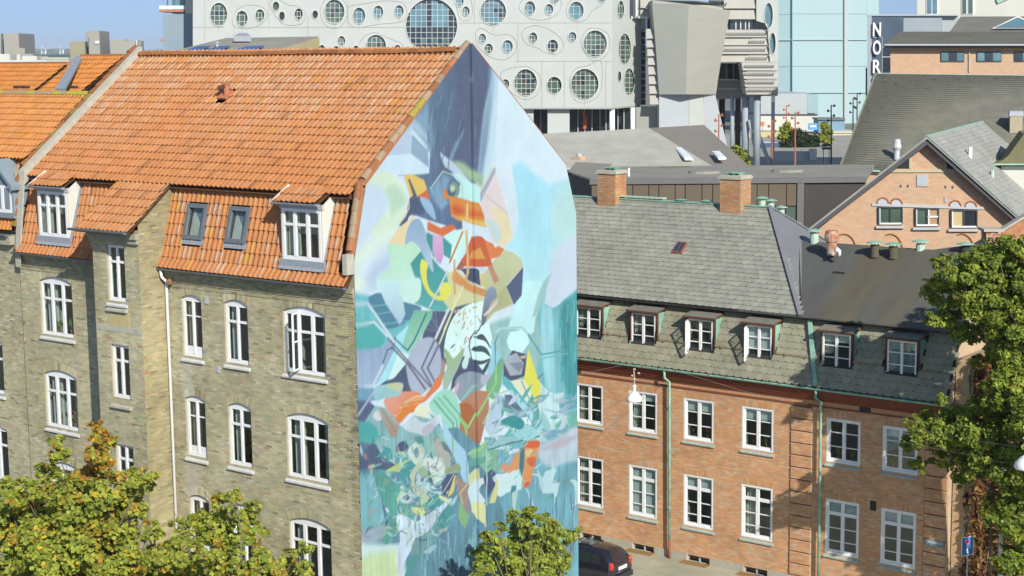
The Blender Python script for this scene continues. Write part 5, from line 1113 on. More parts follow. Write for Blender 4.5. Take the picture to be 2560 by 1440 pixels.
sh('D', (110, 150, 156), [(550, 1190), (640, 1110), (765, 1080), (740, 1150), (640, 1245), (540, 1290)], s=S); sh('D', (176, 206, 226), [(640, 1240), (735, 1190), (700, 1250)], s=S); sh('D', (70, 146, 150), [(480, 1440), (540, 1290), (600, 1270), (560, 1380), (500, 1500)], s=S)
# loose painterly strokes of the waterfall and the foliage at the foot
for i in range(150):
    x = _r.uniform(600, 1340) if i < 100 else _r.uniform(1340, 1840); y = _r.uniform(1010, 1380) if i < 100 else _r.uniform(780, 1400); l = _r.uniform(50, 230)
    ln('D', _r.choice([(110, 176, 194), (80, 120, 155), (140, 180, 206), (76, 138, 164), (90, 100, 140), (130, 188, 198), (100, 160, 172)]), [(x, y), (x+_r.uniform(-8, 8), y+l)], _r.uniform(3, 11))
for i in range(110):
    x = _r.uniform(140, 860); y = _r.uniform(300, 1160); a = _r.uniform(0, 6.28); l = _r.uniform(18, 55); k = _r.uniform(-1, 1)
    pts = [(x, y), (x+l*math.cos(a), y+l*math.sin(a)), (x+l*math.cos(a)+l*math.cos(a+k), y+l*math.sin(a)+l*math.sin(a+k))]
    ln('D', _r.choice([(206, 220, 220), (70, 150, 150), (64, 80, 118), (150, 196, 196), (190, 180, 170), (100, 160, 140), (176, 190, 216), (90, 120, 150)]), pts, _r.uniform(3, 9))
for i in range(50):
    x = _r.uniform(1120, 1540); y = _r.uniform(60, 760); a = _r.uniform(0.4, 1.3); l = _r.uniform(20, 70)
    ln('D', _r.choice([(180, 210, 222), (70, 150, 160), (120, 170, 180), (200, 220, 232), (80, 100, 140)]), [(x, y), (x+l*math.cos(a), y-l*math.sin(a))], _r.uniform(3, 8))
for i in range(60): curl('D', _q.uniform(140, 860), _q.uniform(300, 1120), _q.uniform(40, 120), _q.uniform(0, 6.28), _q.uniform(-3, 3), _q.uniform(4, 12), *_q.choice(PALE_))
for i in range(26):
    x = _r.uniform(1690, 1850); y = _r.uniform(80, 700)
    ln('C', _r.choice([(46, 138, 150), (80, 166, 176), (120, 190, 200)]), [(x, y), (x+_r.uniform(-6, 6), y+_r.uniform(60, 200))], _r.uniform(3, 10))
for i in range(40):
    x = _r.uniform(660, 1080); y = _r.uniform(250, 1000)
    ln('A', _r.choice([(108, 134, 168), (80, 96, 132), (96, 122, 156), (72, 78, 112)]), [(x, y), (x-_r.uniform(-4, 30), y+_r.uniform(40, 150))], _r.uniform(3, 7))
# paint -> colour at every vertex of a fine sheet
def vnoise(a, b, sx, sz, seed):
    r = np.random.default_rng(seed); G = r.random((64, 256)); u = (a/sx) % 63; v = (b/sz) % 255; i = u.astype(int); j = v.astype(int); fu = u-i; fv = v-j
    i2 = (i+1) % 64; j2 = (j+1) % 256
    return (G[i, j]*(1-fu)+G[i2, j]*fu)*(1-fv)+(G[i, j2]*(1-fu)+G[i2, j2]*fu)*fv
def paint(y, z):
    C = np.tile(np.array([222, 228, 246.0]), (len(y), 1))
    w = np.clip((9.5-z)/4, 0, 1)
    yy = y+w*0.05*(vnoise(y, z, 0.30, 0.30, 1)-0.5)*2; zz = z+w*0.06*(vnoise(y, z, 0.28, 0.28, 2)-0.5)*2
    streak = 0.6*(vnoise(y*1.0, z*0.08+y*0.02, 0.05, 0.05, 3)-0.5)+0.4*(vnoise(y, z, 0.3, 0.5, 9)-0.5)
    for (P, c1, c2, g, soft, st) in LAY:
        m = soft*0.9+0.02; x0, z0 = P.min(0)-m; x1, z1 = P.max(0)+m
        idx = np.nonzero((yy > x0) & (yy < x1) & (zz > z0) & (zz < z1))[0]
        if len(idx) == 0: continue
        px = yy[idx]; pz = zz[idx]; inside = np.zeros(len(idx), bool); dist = np.full(len(idx), 9.0)
        for a, b in zip(P, np.roll(P, -1, 0)):
            dz = b[1]-a[1]
            if abs(dz) > 1e-9:
                c = ((a[1] > pz) != (b[1] > pz)); xi = (b[0]-a[0])*(pz-a[1])/dz+a[0]; inside ^= c & (px < xi)
            d = b-a; L2 = d@d+1e-12; t = np.clip(((px-a[0])*d[0]+(pz-a[1])*d[1])/L2, 0, 1)
            dist = np.minimum(dist, (px-a[0]-t*d[0])**2+(pz-a[1]-t*d[1])**2)
        sd = np.sqrt(dist)*np.where(inside, 1, -1); e = soft*0.8+0.012
        al = np.clip(sd/(2*e)+0.5, 0, 1)[:, None]
        col = np.array(c1, float)[None, :]
        if c2 is not None:
            q = ((px-x0)/(x1-x0)*g[0]+(z1-pz)/(z1-z0)*g[1])/(abs(g[0])+abs(g[1])); col = col*(1-q[:, None])+np.array(c2, float)[None, :]*q[:, None]
        if st > 0: col = col*(1+st*2*streak[idx])[:, None]
        C[idx] = C[idx]*(1-al)+col*al
    br = (vnoise(y, z, 0.16, 0.20, 5)-0.5)*0.025+(vnoise(y, z, 0.5, 0.6, 6)-0.5)*0.05
    C = C*(1+br)[:, None]; g = C.mean(1)[:, None]; C = g+(C-g)*0.86; C = C+(245-C)*0.10; C = C*np.array([[0.925, 1.0, 0.995]])
    return np.clip(C, 0, 255)
PAINT = mat('mural_paint', (1, 1, 1), 0.62, 0.03, 2.0, 0.12, 40, attr=True, spec=0.3)
def mural_sheet(name, ya, yb, x, n):
    ys = np.linspace(ya, yb, n); U, T = np.meshgrid(ys, np.linspace(0, 1, NZ), indexing='ij'); Zt = gx(U); Z = Z0M+(Zt-Z0M)*T
    V = np.stack([np.full(U.shape, x), U, Z], -1).reshape(-1, 3)
    col = lin(paint(U.ravel(), Z.ravel()))*0.66
    i = np.arange(n-1)[:, None]*NZ+np.arange(NZ-1)[None, :]; F = np.stack([i, i+NZ, i+NZ+1, i+1], -1).reshape(-1, 4)
    me = bpy.data.meshes.new(name); me.vertices.add(len(V)); me.vertices.foreach_set('co', V.astype(np.float32).ravel())
    me.loops.add(F.size); me.loops.foreach_set('vertex_index', F.astype(np.int32).ravel()); me.polygons.add(len(F)); me.polygons.foreach_set('loop_start', np.arange(0, F.size, 4, dtype=np.int32)); me.polygons.foreach_set('loop_total', np.full(len(F), 4, np.int32))
    me.polygons.foreach_set('use_smooth', np.zeros(len(F), bool)); me.update(calc_edges=True); at = me.color_attributes.new('col', 'FLOAT_COLOR', 'POINT'); at.data.foreach_set('color', np.hstack([col, np.ones((len(col), 1))]).astype(np.float32).ravel()); me.materials.append(PAINT)
    return link(bpy.data.objects.new(name, me), A)
mural_sheet('mural', YA+0.001, YS, XM+0.004, 165); mural_sheet('mural', YS, YB, XM+0.094, 170)
# narrow return between the two halves
zr = np.linspace(Z0M, 19.80, 500); cr = lin(paint(np.full(500, YS), zr))*0.66; b = MB(); me = None
V = [(XM+0.004, YS, z) for z in zr]+[(XM+0.094, YS, z) for z in zr]; F = [(i, i+500, i+501, i+1) for i in range(499)]
me = bpy.data.meshes.new('mural_return'); me.from_pydata(V, [], F); at = me.color_attributes.new('col', 'FLOAT_COLOR', 'POINT'); at.data.foreach_set('color', np.vstack([np.hstack([cr, np.ones((500, 1))])]*2).astype(np.float32).ravel()); me.materials.append(PAINT); link(bpy.data.objects.new('mural_return', me), A)
# the masonry gable itself behind the paint
prof = [(YA, -0.1), (YB, -0.1), (YB, 14.5), (41.52, 16.06), (37.02, 19.78), (32.56, 16.06), (YA, 14.0)]
b = MB(); b.prism([(XM-0.001, y, z) for y, z in prof], (-0.30, 0, 0), MORT); b.build('gable_wall', A)
b = MB(); b.prism([(XM+0.0, YS+0.001, -0.1), (XM+0.0, YB, -0.1), (XM+0.0, YB, 14.5), (XM+0.0, 41.52, 16.06), (XM+0.0, YS+0.001, 19.78)], (0.09, 0, 0), MORT); b.build('gable_breast', A)
b = MB(); TE = mat('gable_tile_edge', (0.30, 0.13, 0.07), 0.85, 0.2, 8)
for t in np.linspace(0, 1, 17)[:-1]:
    y0 = 37.08+(41.52-37.08)*t; z0 = 19.79+(16.09-19.79)*t; dy, dz = 4.44/16*0.97, -3.70/16*0.97; b.prism([(XM-0.30, y0, z0-0.03), (XM-0.30, y0, z0+0.03), (XM+0.085, y0, z0+0.03), (XM+0.085, y0, z0-0.03)], (0, dy, dz), TE)
b.build('rear_verge_tiles', A)
# ================================================================ town beyond: buildings traced onto planes at their own distance
class BG:
    def __init__(s, dist, ang=0.0):
        s.O = CAM*np.array([1, 1, 0])+FH*dist; a = math.radians(ang); s.e1 = RH*math.cos(a)+FH*math.sin(a); s.e2 = FH*math.cos(a)-RH*math.sin(a); s.d = dist
    def p(s, x, y, off=0.0):
        d = ray(x, y); o = s.O+s.e2*off; t = ((o-CAM)@s.e2)/(d@s.e2); return CAM+d*t
    def poly(s, b, pts, dep, m, off=0.0, m2=None): return b.prism([s.p(x, y, off) for x, y in pts], s.e2*dep, m, m2)
    def rect(s, b, x0, y0, x1, y1, dep, m, off=0.0, m2=None): return s.poly(b, [(x0, y1), (x1, y1), (x1, y0), (x0, y0)], dep, m, off, m2)
def root(name, label, cat, g, x, y, group=None):
    P = g.p(x, y); return thing(name, label, cat, (P[0], P[1], -0.3), group)
def down(g, x, y, off=0.0):
    P = g.p(x, y, off); return np.array([P[0], P[1], -0.3])
SLG = mat('town_slate_grey', (0.17, 0.165, 0.12), 0.9, 0.24, 0.9, 0.3, 8, col2=(0.16, 0.155, 0.13), c2scale=0.30)
SLP = mat('pale_slate_roof', (0.40, 0.39, 0.33), 0.9, 0.18, 0.6, 0.3, 8)
FLAT = mat('flat_roof_felt', (0.25, 0.245, 0.21), 0.95, 0.16, 0.5, col2=(0.28, 0.26, 0.21), c2scale=0.2)
CLAD = mat('bronze_cladding', (0.125, 0.098, 0.068), 0.6, 0.12, 0.5, metal=0.0)
CLAD2 = mat('black_brown_cladding', (0.052, 0.045, 0.043), 0.6, 0.12, 0.7)
TRIM = mat('grey_trim', (0.14, 0.135, 0.14), 0.6, 0.08, 1)
PEACH = mat('peach_brick', (0.54, 0.35, 0.225), 0.9, 0.16, 2.5, 0.2, 10, col2=(0.50, 0.35, 0.23), c2scale=0.5, stretch=(1, 1, 3))
CONC = mat('pale_concrete', (0.43, 0.455, 0.44), 0.8, 0.06, 0.2)
CONC2 = mat('grey_concrete', (0.29, 0.30, 0.27), 0.85, 0.06, 0.15)
SHING = mat('metal_shingle', (0.36, 0.35, 0.31), 0.6, 0.08, 0.4)
JOINT = mat('panel_joint', (0.36, 0.36, 0.34), 0.9, 0)
WHT = mat('white_facade', (0.56, 0.56, 0.50), 0.8, 0.06, 0.3)
SKYG = mat('sky_blue_glass', (0.10, 0.20, 0.24), 0.08, 0.4, 0.25, spec=0.9)
DKG = mat('dark_glass', (0.025, 0.035, 0.045), 0.08, 0.4, 0.3, spec=0.8)
GRG = mat('green_glass', (0.075, 0.12, 0.09), 0.1, 0.5, 0.4, spec=0.8)
FRW = mat('window_bars', (0.55, 0.58, 0.58), 0.5, 0.0)
MINT = mat('mint_copper_edge', (0.32, 0.48, 0.38), 0.7, 0.15, 2)
# ---- dark clad hall right behind the red house
g = BG(86, -3)
H = root('clad_hall', 'long low hall with bronze panels and a flat roof behind the slate ridge', 'building', g, 1750, 440)
b = MB(); zt = g.p(1740, 447)[2]
def gz(x, off): # point on the roof plane of height zt above photo column x
    q = g.p(x, 440, off); return np.array([q[0], q[1], zt])
tops = [gz(1478, 0), gz(2165, 0), gz(2185, 9.5), gz(1492, 9.5)]
b.prism([t-(0, 0, 0.25) for t in tops], (0, 0, 0.25), FLAT)
b.build('flat_roof', H)
b = MB(); b.prism([gz(1478, 0)-(0, 0, 0.28), gz(2012, 0)-(0, 0, 0.28), gz(2012, 0)-(0, 0, 8), gz(1478, 0)-(0, 0, 8)], g.e2*9, CLAD2); b.build('wall', H)
edges = [1478, 1500, 1541, 1582, 1622, 1647, 1688, 1713, 1755, 1782, 1825, 1852, 1893, 1922, 1967, 1993]
for x0, x1 in zip(edges, edges[1:]):
    b = MB(); A0 = gz(x0+1.0, -0.10); B0 = gz(x1-1.0, -0.10); b.prism([A0-(0, 0, 0.30), B0-(0, 0, 0.30), B0-(0, 0, 1.42), A0-(0, 0, 1.42)], g.e2*0.09, CLAD); b.build('panel', H)
b = MB(); A0 = gz(1474, -0.2); B0 = gz(2166, -0.2); b.prism([A0+(0, 0, 0.03), B0+(0, 0, 0.03), B0-(0, 0, 0.24), A0-(0, 0, 0.24)], g.e2*0.19, TRIM); b.build('fascia', H)
b = MB(); A0 = gz(1994, -0.2); B0 = gz(2011, -0.2); b.prism([A0-(0, 0, 0.26), B0-(0, 0, 0.26), B0-(0, 0, 8), A0-(0, 0, 8)], g.e2*0.19, TRIM); b.build('corner_post', H)
b = MB(); A0 = gz(2012, -0.05); B0 = gz(2165, -0.05); b.prism([A0-(0, 0, 0.26), B0-(0, 0, 0.26), B0-(0, 0, 8), A0-(0, 0, 8)], g.e2*9, CLAD2); b.build('side_wall', H)
for x0, x1 in ((1500, 1560), (1565, 1700), (1704, 1745), (1750, 1820), (1870, 1930), (1935, 1962), (1966, 1992)):
    b = MB(); A0 = gz(x0, -0.06); B0 = gz(x1, -0.06); b.prism([A0-(0, 0, 1.48), B0-(0, 0, 1.48), B0-(0, 0, 3.0), A0-(0, 0, 3.0)], g.e2*0.05, SKYG if x0 < 1800 else GRG); b.build('window', H)
b = MB(); c0 = gz(1478, 0); c1 = gz(1420, 5.5); b.prism([c0-(0, 0, 0.05), c1-(0, 0, 0.05), c1-(0, 0, 8), c0-(0, 0, 8)], g.e2*0.3, CLAD2); b.prism([c0-(0, 0, 0.02), c1-(0, 0, 0.02), gz(1440, 13), gz(1530, 11)], (0, 0, 0.05), FLAT); b.build('angled_wing', H)
for (x, o) in ((1760, 4), (1968, 4.5)): b = MB(); q = gz(x, o); b.lathe([(0.9, 0), (0.8, 0.12), (0.1, 0.16)], q, FLAT, 12); b.build('roof_dome', H)
b = MB(); q = gz(1572, 2); b.tube([q, q+(0, 0, 0.45)], 0.06, WHITE, 8); b.build('vent_pipe', H)
b = MB(); b.face([gz(1640, 8.5)+(0, 0, 0.012), gz(1730, 8.5)+(0, 0, 0.012), gz(1720, 9.2)+(0, 0, 0.012), gz(1690, 9.3)+(0, 0, 0.012)], mat('moss', (0.20, 0.22, 0.05), 1, 0.3, 2)); b.build('moss_patch', H)
# ---- slate shed behind it
g = BG(112, 0); H = root('slate_shed', 'broad shed with pale grey roof and two roof lights below the round windowed hall', 'building', g, 1600, 380)
b = MB(); b.prism([g.p(1335, 336, 9), g.p(1623, 320, 9), g.p(1780, 414, 0), g.p(1330, 420, 0)], (0, 0, -0.15), SLP); b.build('front_roof', H)
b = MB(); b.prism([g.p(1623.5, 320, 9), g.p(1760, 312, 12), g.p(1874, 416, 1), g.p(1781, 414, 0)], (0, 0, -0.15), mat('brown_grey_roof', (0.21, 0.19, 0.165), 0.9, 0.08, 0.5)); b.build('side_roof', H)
b = MB(); b.prism([g.p(1335, 420, 0.5), g.p(1870, 418, 0.5), down(g, 1870, 418, 0.5), down(g, 1335, 420, 0.5)], g.e2*8, PLASTER); b.build('wall', H)
for pts in ([(1688, 377), (1704, 377), (1733, 405), (1712, 405)], [(1780, 386), (1798, 386), (1816, 403), (1796, 404)]):
    b = MB(); o_ = 4.2 if pts[0][0] < 1750 else 3.6; P4 = [g.p(x, y, o_-(y-377)*0.12) for x, y in pts]; b.prism([q+(0, -0.0, 0.12) for q in P4], (0, 0, 0.12), WHITE); w = b.build('roof_light', H)
    c = sum(P4)/4; b = MB(); b.prism([c+(q-c)*0.75+(0, 0, 0.245) for q in P4], (0, 0, 0.02), BLIND); q = b.build('pane'); q.parent = w
b = MB(); q = g.p(1448, 404, 2); b.box(q[0]-.3, q[0]+.3, q[1]-.3, q[1]+.3, q[2]-0.3, q[2]+0.35, PEACH); b.lathe([(0.2, 0.35), (0.2, 0.5), (0.08, 0.6)], q, GREYP, 8); b.build('chimney', H)
# ---- big slate roof on the right and the buildings stacked behind it
g = BG(118, -13); H = root('foundry_hall', 'large old hall with a tall weathered slate roof edged in green copper', 'building', g, 2300, 420)
R4 = [g.p(2100, 420, 0), g.p(2190, 184, 15), g.p(2800, 192, 15), g.p(2800, 470, 0)]
b = MB(); b.prism(R4, (0, 0, -0.2), SLG); b.build('roof', H)
b = MB(); b.prism([g.p(2100, 422, 0.2), g.p(2800, 472, 0.2), down(g, 2800, 472, 0.2), down(g, 2100, 422, 0.2)], g.e2*25, PEACH); b.build('wall', H)
mat('mossy_edge', (0.24, 0.27, 0.19), 0.9, 0.15, 1); b = MB(); b.bar(R4[1], R4[2], 0.22, 0.07, MINT); b.bar(R4[0], g.p(2200, 428, 0), 0.25, 0.12, MINT); b.bar(R4[0]+(0, 0, .05), R4[1]+(0, 0, .05), 0.12, 0.04, MATS['mossy_edge']); b.build('copper_edge', H)
b = MB(); b.bar(g.p(2088, 421, -0.3)-(0, 0, 0.1), g.p(2130, 424, -0.3)-(0, 0, 0.1), 0.3, 0.25, CLAD2); b.build('gutter', H)
# slate courses, low relief
b = MB(); n_ = np.cross(R4[2]-R4[1], R4[0]-R4[1]); n_ /= np.linalg.norm(n_); n_ = n_ if n_[2] > 0 else -n_
SL2 = mat('slate_course', (0.132, 0.130, 0.108), 0.9, 0.65, 0.9, col2=(0.09, 0.088, 0.07), c2scale=0.9, stretch=(2.2, 2.2, 0.35))
NR = 46
for i in range(NR):
    t0, t1 = i/NR, (i+0.93)/NR; L0 = R4[0]+(R4[1]-R4[0])*t0; L1 = R4[0]+(R4[1]-R4[0])*t1; Q0 = R4[3]+(R4[2]-R4[3])*t0; Q1 = R4[3]+(R4[2]-R4[3])*t1
    b.face([L0+n_*0.10, Q0+n_*0.10, Q1+n_*0.02, L1+n_*0.02], SL2); b.face([L0+n_*0.10, Q0+n_*0.10, Q0, L0], SL2)
kind(b.build('slate_courses', H, fixn=False), 'stuff')
b = MB(); q = g.p(2541, 300, 6.0); w = 0.42
b.prism([q-g.e1*w-(0, 0, 0.9), q+g.e1*w-(0, 0, 0.9), q+g.e1*w+(0, 0, 0.25), q-g.e1*w+(0, 0, 0.25)], g.e2*1.6, mat('vent_box_tan', (0.40, 0.35, 0.24), 0.8, 0.1, 2)); b.prism([q-g.e1*0.5+(0, 0, 0.27), q+g.e1*0.5+(0, 0, 0.27), q+g.e1*0.45+(0, 0, 0.6), q-g.e1*0.45+(0, 0, 0.6)], g.e2*1.4-g.e2*0.1, GREYP); b.build('vent_box', H)
b = MB(); q = g.p(2242, 388, 1.5); b.lathe([(0.2, -0.3), (0.2, 0.3), (0.32, 0.55), (0.30, 0.6), (0.2, 1.1)], q, mat('zinc_pale', (0.5, 0.52, 0.54), 0.5, 0.1, 2), 12); b.build('roof_cowl', H)
# ---- peach brick gabled workshop
g = BG(86, -13); H = root('gabled_workshop', 'peach brick workshop with a wide gable, arched niches and three dark windows', 'building', g, 2300, 560)
AP = (2318, 352)
b = MB(); g.poly(b, [(2040, 578), AP, (2560, 560), (2560, 760), (2040, 760)], 0.4, PEACH); b.build('gable_wall', H)
def vbar(a, c, off, w, h, m, b): b.bar(g.p(*a, off), g.p(*c, off), w, h, m, up=(0, 0, 1))
VG = mat('verge_board', (0.085, 0.085, 0.095), 0.7, 0.1, 1)
for (a, c) in (((2318, 348), (2018, 578)), ((2318, 348), (2562, 562))):
    b = MB(); P0 = g.p(*a, -0.55); P1 = g.p(*c, -0.55); b.prism([P0, P1, P1-(0, 0, 0.26), P0-(0, 0, 0.26)], g.e2*0.08, VG); b.build('verge_board', H)
GS = mat('workshop_slates', (0.30, 0.30, 0.275), 0.9, 0.25, 1.5, 0.3, 8)
for (c, e, nm) in (((2018, 574), (2130, 520), 'left_roof'), ((2562, 557), (2740, 520), 'right_roof')):
    b = MB(); P0 = g.p(2318, 341, -0.65); P1 = g.p(*c, -0.65); dirb = (g.p(2455, 305, 10.4)-g.p(2318, 341, -0.65)); b.prism([P0, P1, P1+dirb, P0+dirb], (0, 0, -0.12), GS); b.build(nm, H)
b = MB(); P0 = g.p(2318, 341, -0.66)+(0, 0, 0.03); b.bar(P0, P0+dirb, 0.16, 0.05, MINT); P1 = g.p(2562, 557, -0.66)+(0, 0, 0.03); b.bar(P0, P1, 0.05, 0.03, MINT); b.build('ridge_capping', H)
nn = np.cross(P1-P0, dirb); nn /= np.linalg.norm(nn); nn = nn if nn[2] > 0 else -nn
b = MB()
for i in range(26):
    t0, t1 = i/26, (i+0.99)/26; q0 = P0+(P1-P0)*t1; q1 = P0+(P1-P0)*t0; b.face([q0+nn*0.03, q0+dirb+nn*0.03, q1+dirb+nn*0.012, q1+nn*0.012], GS); b.face([q0+nn*0.03, q0+dirb+nn*0.03, q0+dirb, q0], GS)
kind(b.build('slate_courses', H, fixn=False), 'stuff')
LIME = mat('limewash', (0.47, 0.48, 0.50), 0.85, 0.08, 2)
CREAM = mat('cream_stone', (0.50, 0.44, 0.30), 0.85, 0.1, 1)
b = MB(); g.rect(b, 2222, 423, 2400, 431, 0.06, CREAM, -0.065); g.rect(b, 2273, 385, 2279, 422, 0.06, CREAM, -0.065); g.rect(b, 2361, 385, 2366, 422, 0.06, CREAM, -0.065); b.build('stone_band', H)
for pts in ([(2232, 421), (2271, 421), (2271, 393)], [(2368, 421), (2402, 421), (2368, 395)]): b = MB(); g.poly(b, pts, 0.03, DKG, -0.035); b.build('window', H)
b = MB(); g.rect(b, 2292, 437, 2320, 466, 0.05, GREYP, -0.055); b.build('hatch', H)
b = MB(); g.poly(b, [(2180, 508), (2460, 517), (2460, 524), (2180, 515)], 0.05, LIME, -0.055); b.build('lintel_band', H)
for cx, cy in ((2207, 507), (2241, 509), (2388, 514), (2427, 516)):
    b = MB(); pts = [(cx+13*math.cos(t), cy+2-13*math.sin(t)) for t in np.linspace(0, math.pi, 9)]; g.poly(b, pts, 0.03, LIME, -0.036)
    b.build('arch_panel', H); b = MB(); 
    arc = [(cx+14.5*math.cos(t), cy+2-14.5*math.sin(t)) for t in np.linspace(0, math.pi, 9)]
    b.tube([g.p(x, y, -0.04) for x, y in arc], 0.04, mat('arch_brick', (0.33, 0.12, 0.05), 0.9, 0.1, 3), 5); b.build('arch', H)
for k, (x0, y0, x1, y1) in enumerate(((2195, 517, 2257, 561), (2287, 520, 2348, 565), (2376, 524, 2444, 569))):
    dk = mat('dark_frame', (0.05, 0.06, 0.07), 0.5, 0)
    b = MB(); xm = (x0+x1)/2
    g.rect(b, x0, y0, x0+4, y1, 0.10, dk, -0.11); g.rect(b, x1-3, y0, x1, y1, 0.10, dk, -0.11); g.rect(b, x0+4, y1-4, x1-3, y1, 0.10, WHITE, -0.11); g.rect(b, x0+4, y0, x1-3, y0+4, 0.10, dk, -0.11); g.rect(b, xm-2, y0+4, xm+2, y1-4, 0.10, dk, -0.11); g.rect(b, x0+4, y0+4, x0+6, y1-4, 0.09, WHITE, -0.12)
    if k == 1: g.rect(b, xm+2, y0+20, x1-3, y0+24, 0.10, WHITE, -0.115); g.rect(b, xm+3, y0+4, xm+6, y1-4, 0.10, WHITE, -0.115)
    f = b.build('window', H)
    for i, (a, c) in enumerate(((x0+6, xm-2), (xm+2, x1-3))):
        b = MB(); m = [GRG, GRG, mat('yellow_blind', (0.52, 0.42, 0.22), 0.9, 0.05, 1)][k] if i == 0 else [GRG, mat('tan_blind', (0.42, 0.28, 0.16), 0.9, 0.1, 1), DKG][k]
        g.rect(b, a, y0+4, c, y1-4, 0.04, m, -0.05); o = b.build('pane'); o.parent = f
    b = MB(); g.rect(b, x0-5, y1+4, x1+3, y1+10, 0.14, LIME, -0.15); o = b.build('sill'); o.parent = f
for cx in (2110, 2226, 2405):
    b = MB(); arc = [(cx+30*math.cos(t), 625-40*math.sin(t)) for t in np.linspace(0, math.pi*0.62, 9)]; b.tube([g.p(x, y, -0.03) for x, y in arc], 0.035, MATS['arch_brick'], 5); b.build('arch', H)
    for q in (-12, 12):
        b = MB(); pts = [(cx+q+10*math.cos(t), 628-16*math.sin(t)) for t in np.linspace(0, math.pi, 8)]; g.poly(b, pts, 0.03, CREAM, -0.034); b.build('arch_panel', H)
b = MB()
for x, y in ((2252, 465), (2270, 465), (2364, 467), (2382, 468)): b = MB(); g.rect(b, x-2, y-3, x+2, y+3, 0.03, VG, -0.034); b.build('wall_tie', H)
b = MB(); g.rect(b, 2361, 492, 2366, 505, 0.04, GREYP, -0.045); b.build('wall_vent', H)
for x, y in ((2425, 405), (2480, 462)): b = MB(); q = g.p(x, y, 2.0); b.tube([q-(0, 0, .2), q+(0, 0, 0.75)], 0.10, WHITE if x < 2450 else CG, 8); b.build('vent_pipe', H)
# ---- small roofed lantern at the right edge
LO = 4.5
H = root('lantern_house', 'small rendered turret with a curved mossy hipped roof at the right edge', 'building', g, 2545, 450)
b = MB(); g.rect(b, 2503, 416, 2700, 1300, 3.0, WHT, LO); b.build('wall', H); b = MB(); g.rect(b, 2503, 474, 2700, 480, 0.12, GREYP, LO-0.13); g.rect(b, 2484, 409, 2720, 413, 3.6, MINT, LO-0.4); b.build('band', H)
MOSR = mat('mossy_roof', (0.17, 0.165, 0.085), 0.95, 0.25, 1.5)
prof_ = [(2486, 408.7), (2505, 402), (2522, 388), (2536, 368), (2560, 335), (2700, 335), (2722, 408.7)]; b = MB(); g.poly(b, prof_, 3.4, MOSR, LO-0.35); b.build('roof', H)
# ---- brick building top right
g = BG(175, -14); H = root('brick_store', 'long peach brick building with a dark felt roof and strip windows, upper right', 'building', g, 2400, 150)
b = MB(); g.rect(b, 2226, 110, 2800, 400, 16, PEACH, 0.8); b.build('wall', H)
b = MB(); DR = mat('dark_felt_roof', (0.125, 0.12, 0.095), 0.95, 0.2, 0.4); b.prism([g.p(2212, 112, 0), g.p(2250, 79, 6), g.p(2800, 79, 6), g.p(2800, 112, 0)], (0, 0, -0.3), DR); b.prism([g.p(2250, 79, 6), g.p(2800, 79, 6), g.p(2800, 84, 16), g.p(2250, 84, 16)], (0, 0, -0.3), DR); b.build('roof', H)
b = MB(); g.rect(b, 2212, 110, 2800, 114, 0.3, GREYP, -0.32); g.rect(b, 2422, 116, 2425, 180, 0.1, GREYP, 0.65); b.build('gutter', H)
for x0, x1 in ((2353, 2410), (2443, 2503), (2537, 2600)):
    b = MB(); g.rect(b, x0-1, 129, x1+1, 154, 0.1, VG, 0.68); f = b.build('window', H)
    for a, c in ((x0+1, x0+18), (x0+20, x0+38), (x0+40, x1-1)):
        b = MB(); g.rect(b, a, 132, c, 152, 0.03, DKG if (a+x0) % 3 else SKYG, 0.64); o = b.build('pane'); o.parent = f
g = BG(205, -15); H = root('roof_light_hall', 'grey roofed hall with a triangular glass roof light, upper right corner', 'building', g, 2480, 60)
b = MB(); b.prism([g.p(2372, 82, 0), g.p(2402, 41, 8), g.p(2800, 41, 8), g.p(2800, 82, 0)], (0, 0, -0.3), mat('grey_felt', (0.17, 0.165, 0.14), 0.95, 0.15, 0.4)); b.build('roof', H); b = MB(); g.rect(b, 2376, 80, 2800, 300, 15, PLASTER, 1.0); b.build('wall', H)
b = MB(); g.poly(b, [(2480, 71), (2545, 40), (2612, 71)], 0.3, WHITE, 1.0); f = b.build('roof_light', H); b = MB(); g.poly(b, [(2489, 68), (2545, 43), (2603, 68)], 0.1, SKYG, 0.88); o = b.build('pane'); o.parent = f
g = BG(250, -14); H = root('white_block', 'tall cream rendered block cut off by the top right corner', 'building', g, 2420, 20)
b = MB(); g.rect(b, 2293, -160, 2800, 300, 14, WHT); b.build('wall', H)
for x0, x1, m in ((2318, 2329, SKYG), (2332, 2343, SKYG), (2406, 2416, GRG), (2421, 2432, GRG)):
    b = MB(); g.rect(b, x0-2, -40, x1+2, 36, 0.15, WHITE, -0.16); f = b.build('window', H); b = MB(); g.rect(b, x0, -38, x1, 34, 0.05, m, -0.22); o = b.build('pane'); o.parent = f
b = MB(); g.poly(b, [(2490, -2), (2524, -4), (2495, 9)], 0.3, MINT, -0.3); b.build('awning', H)
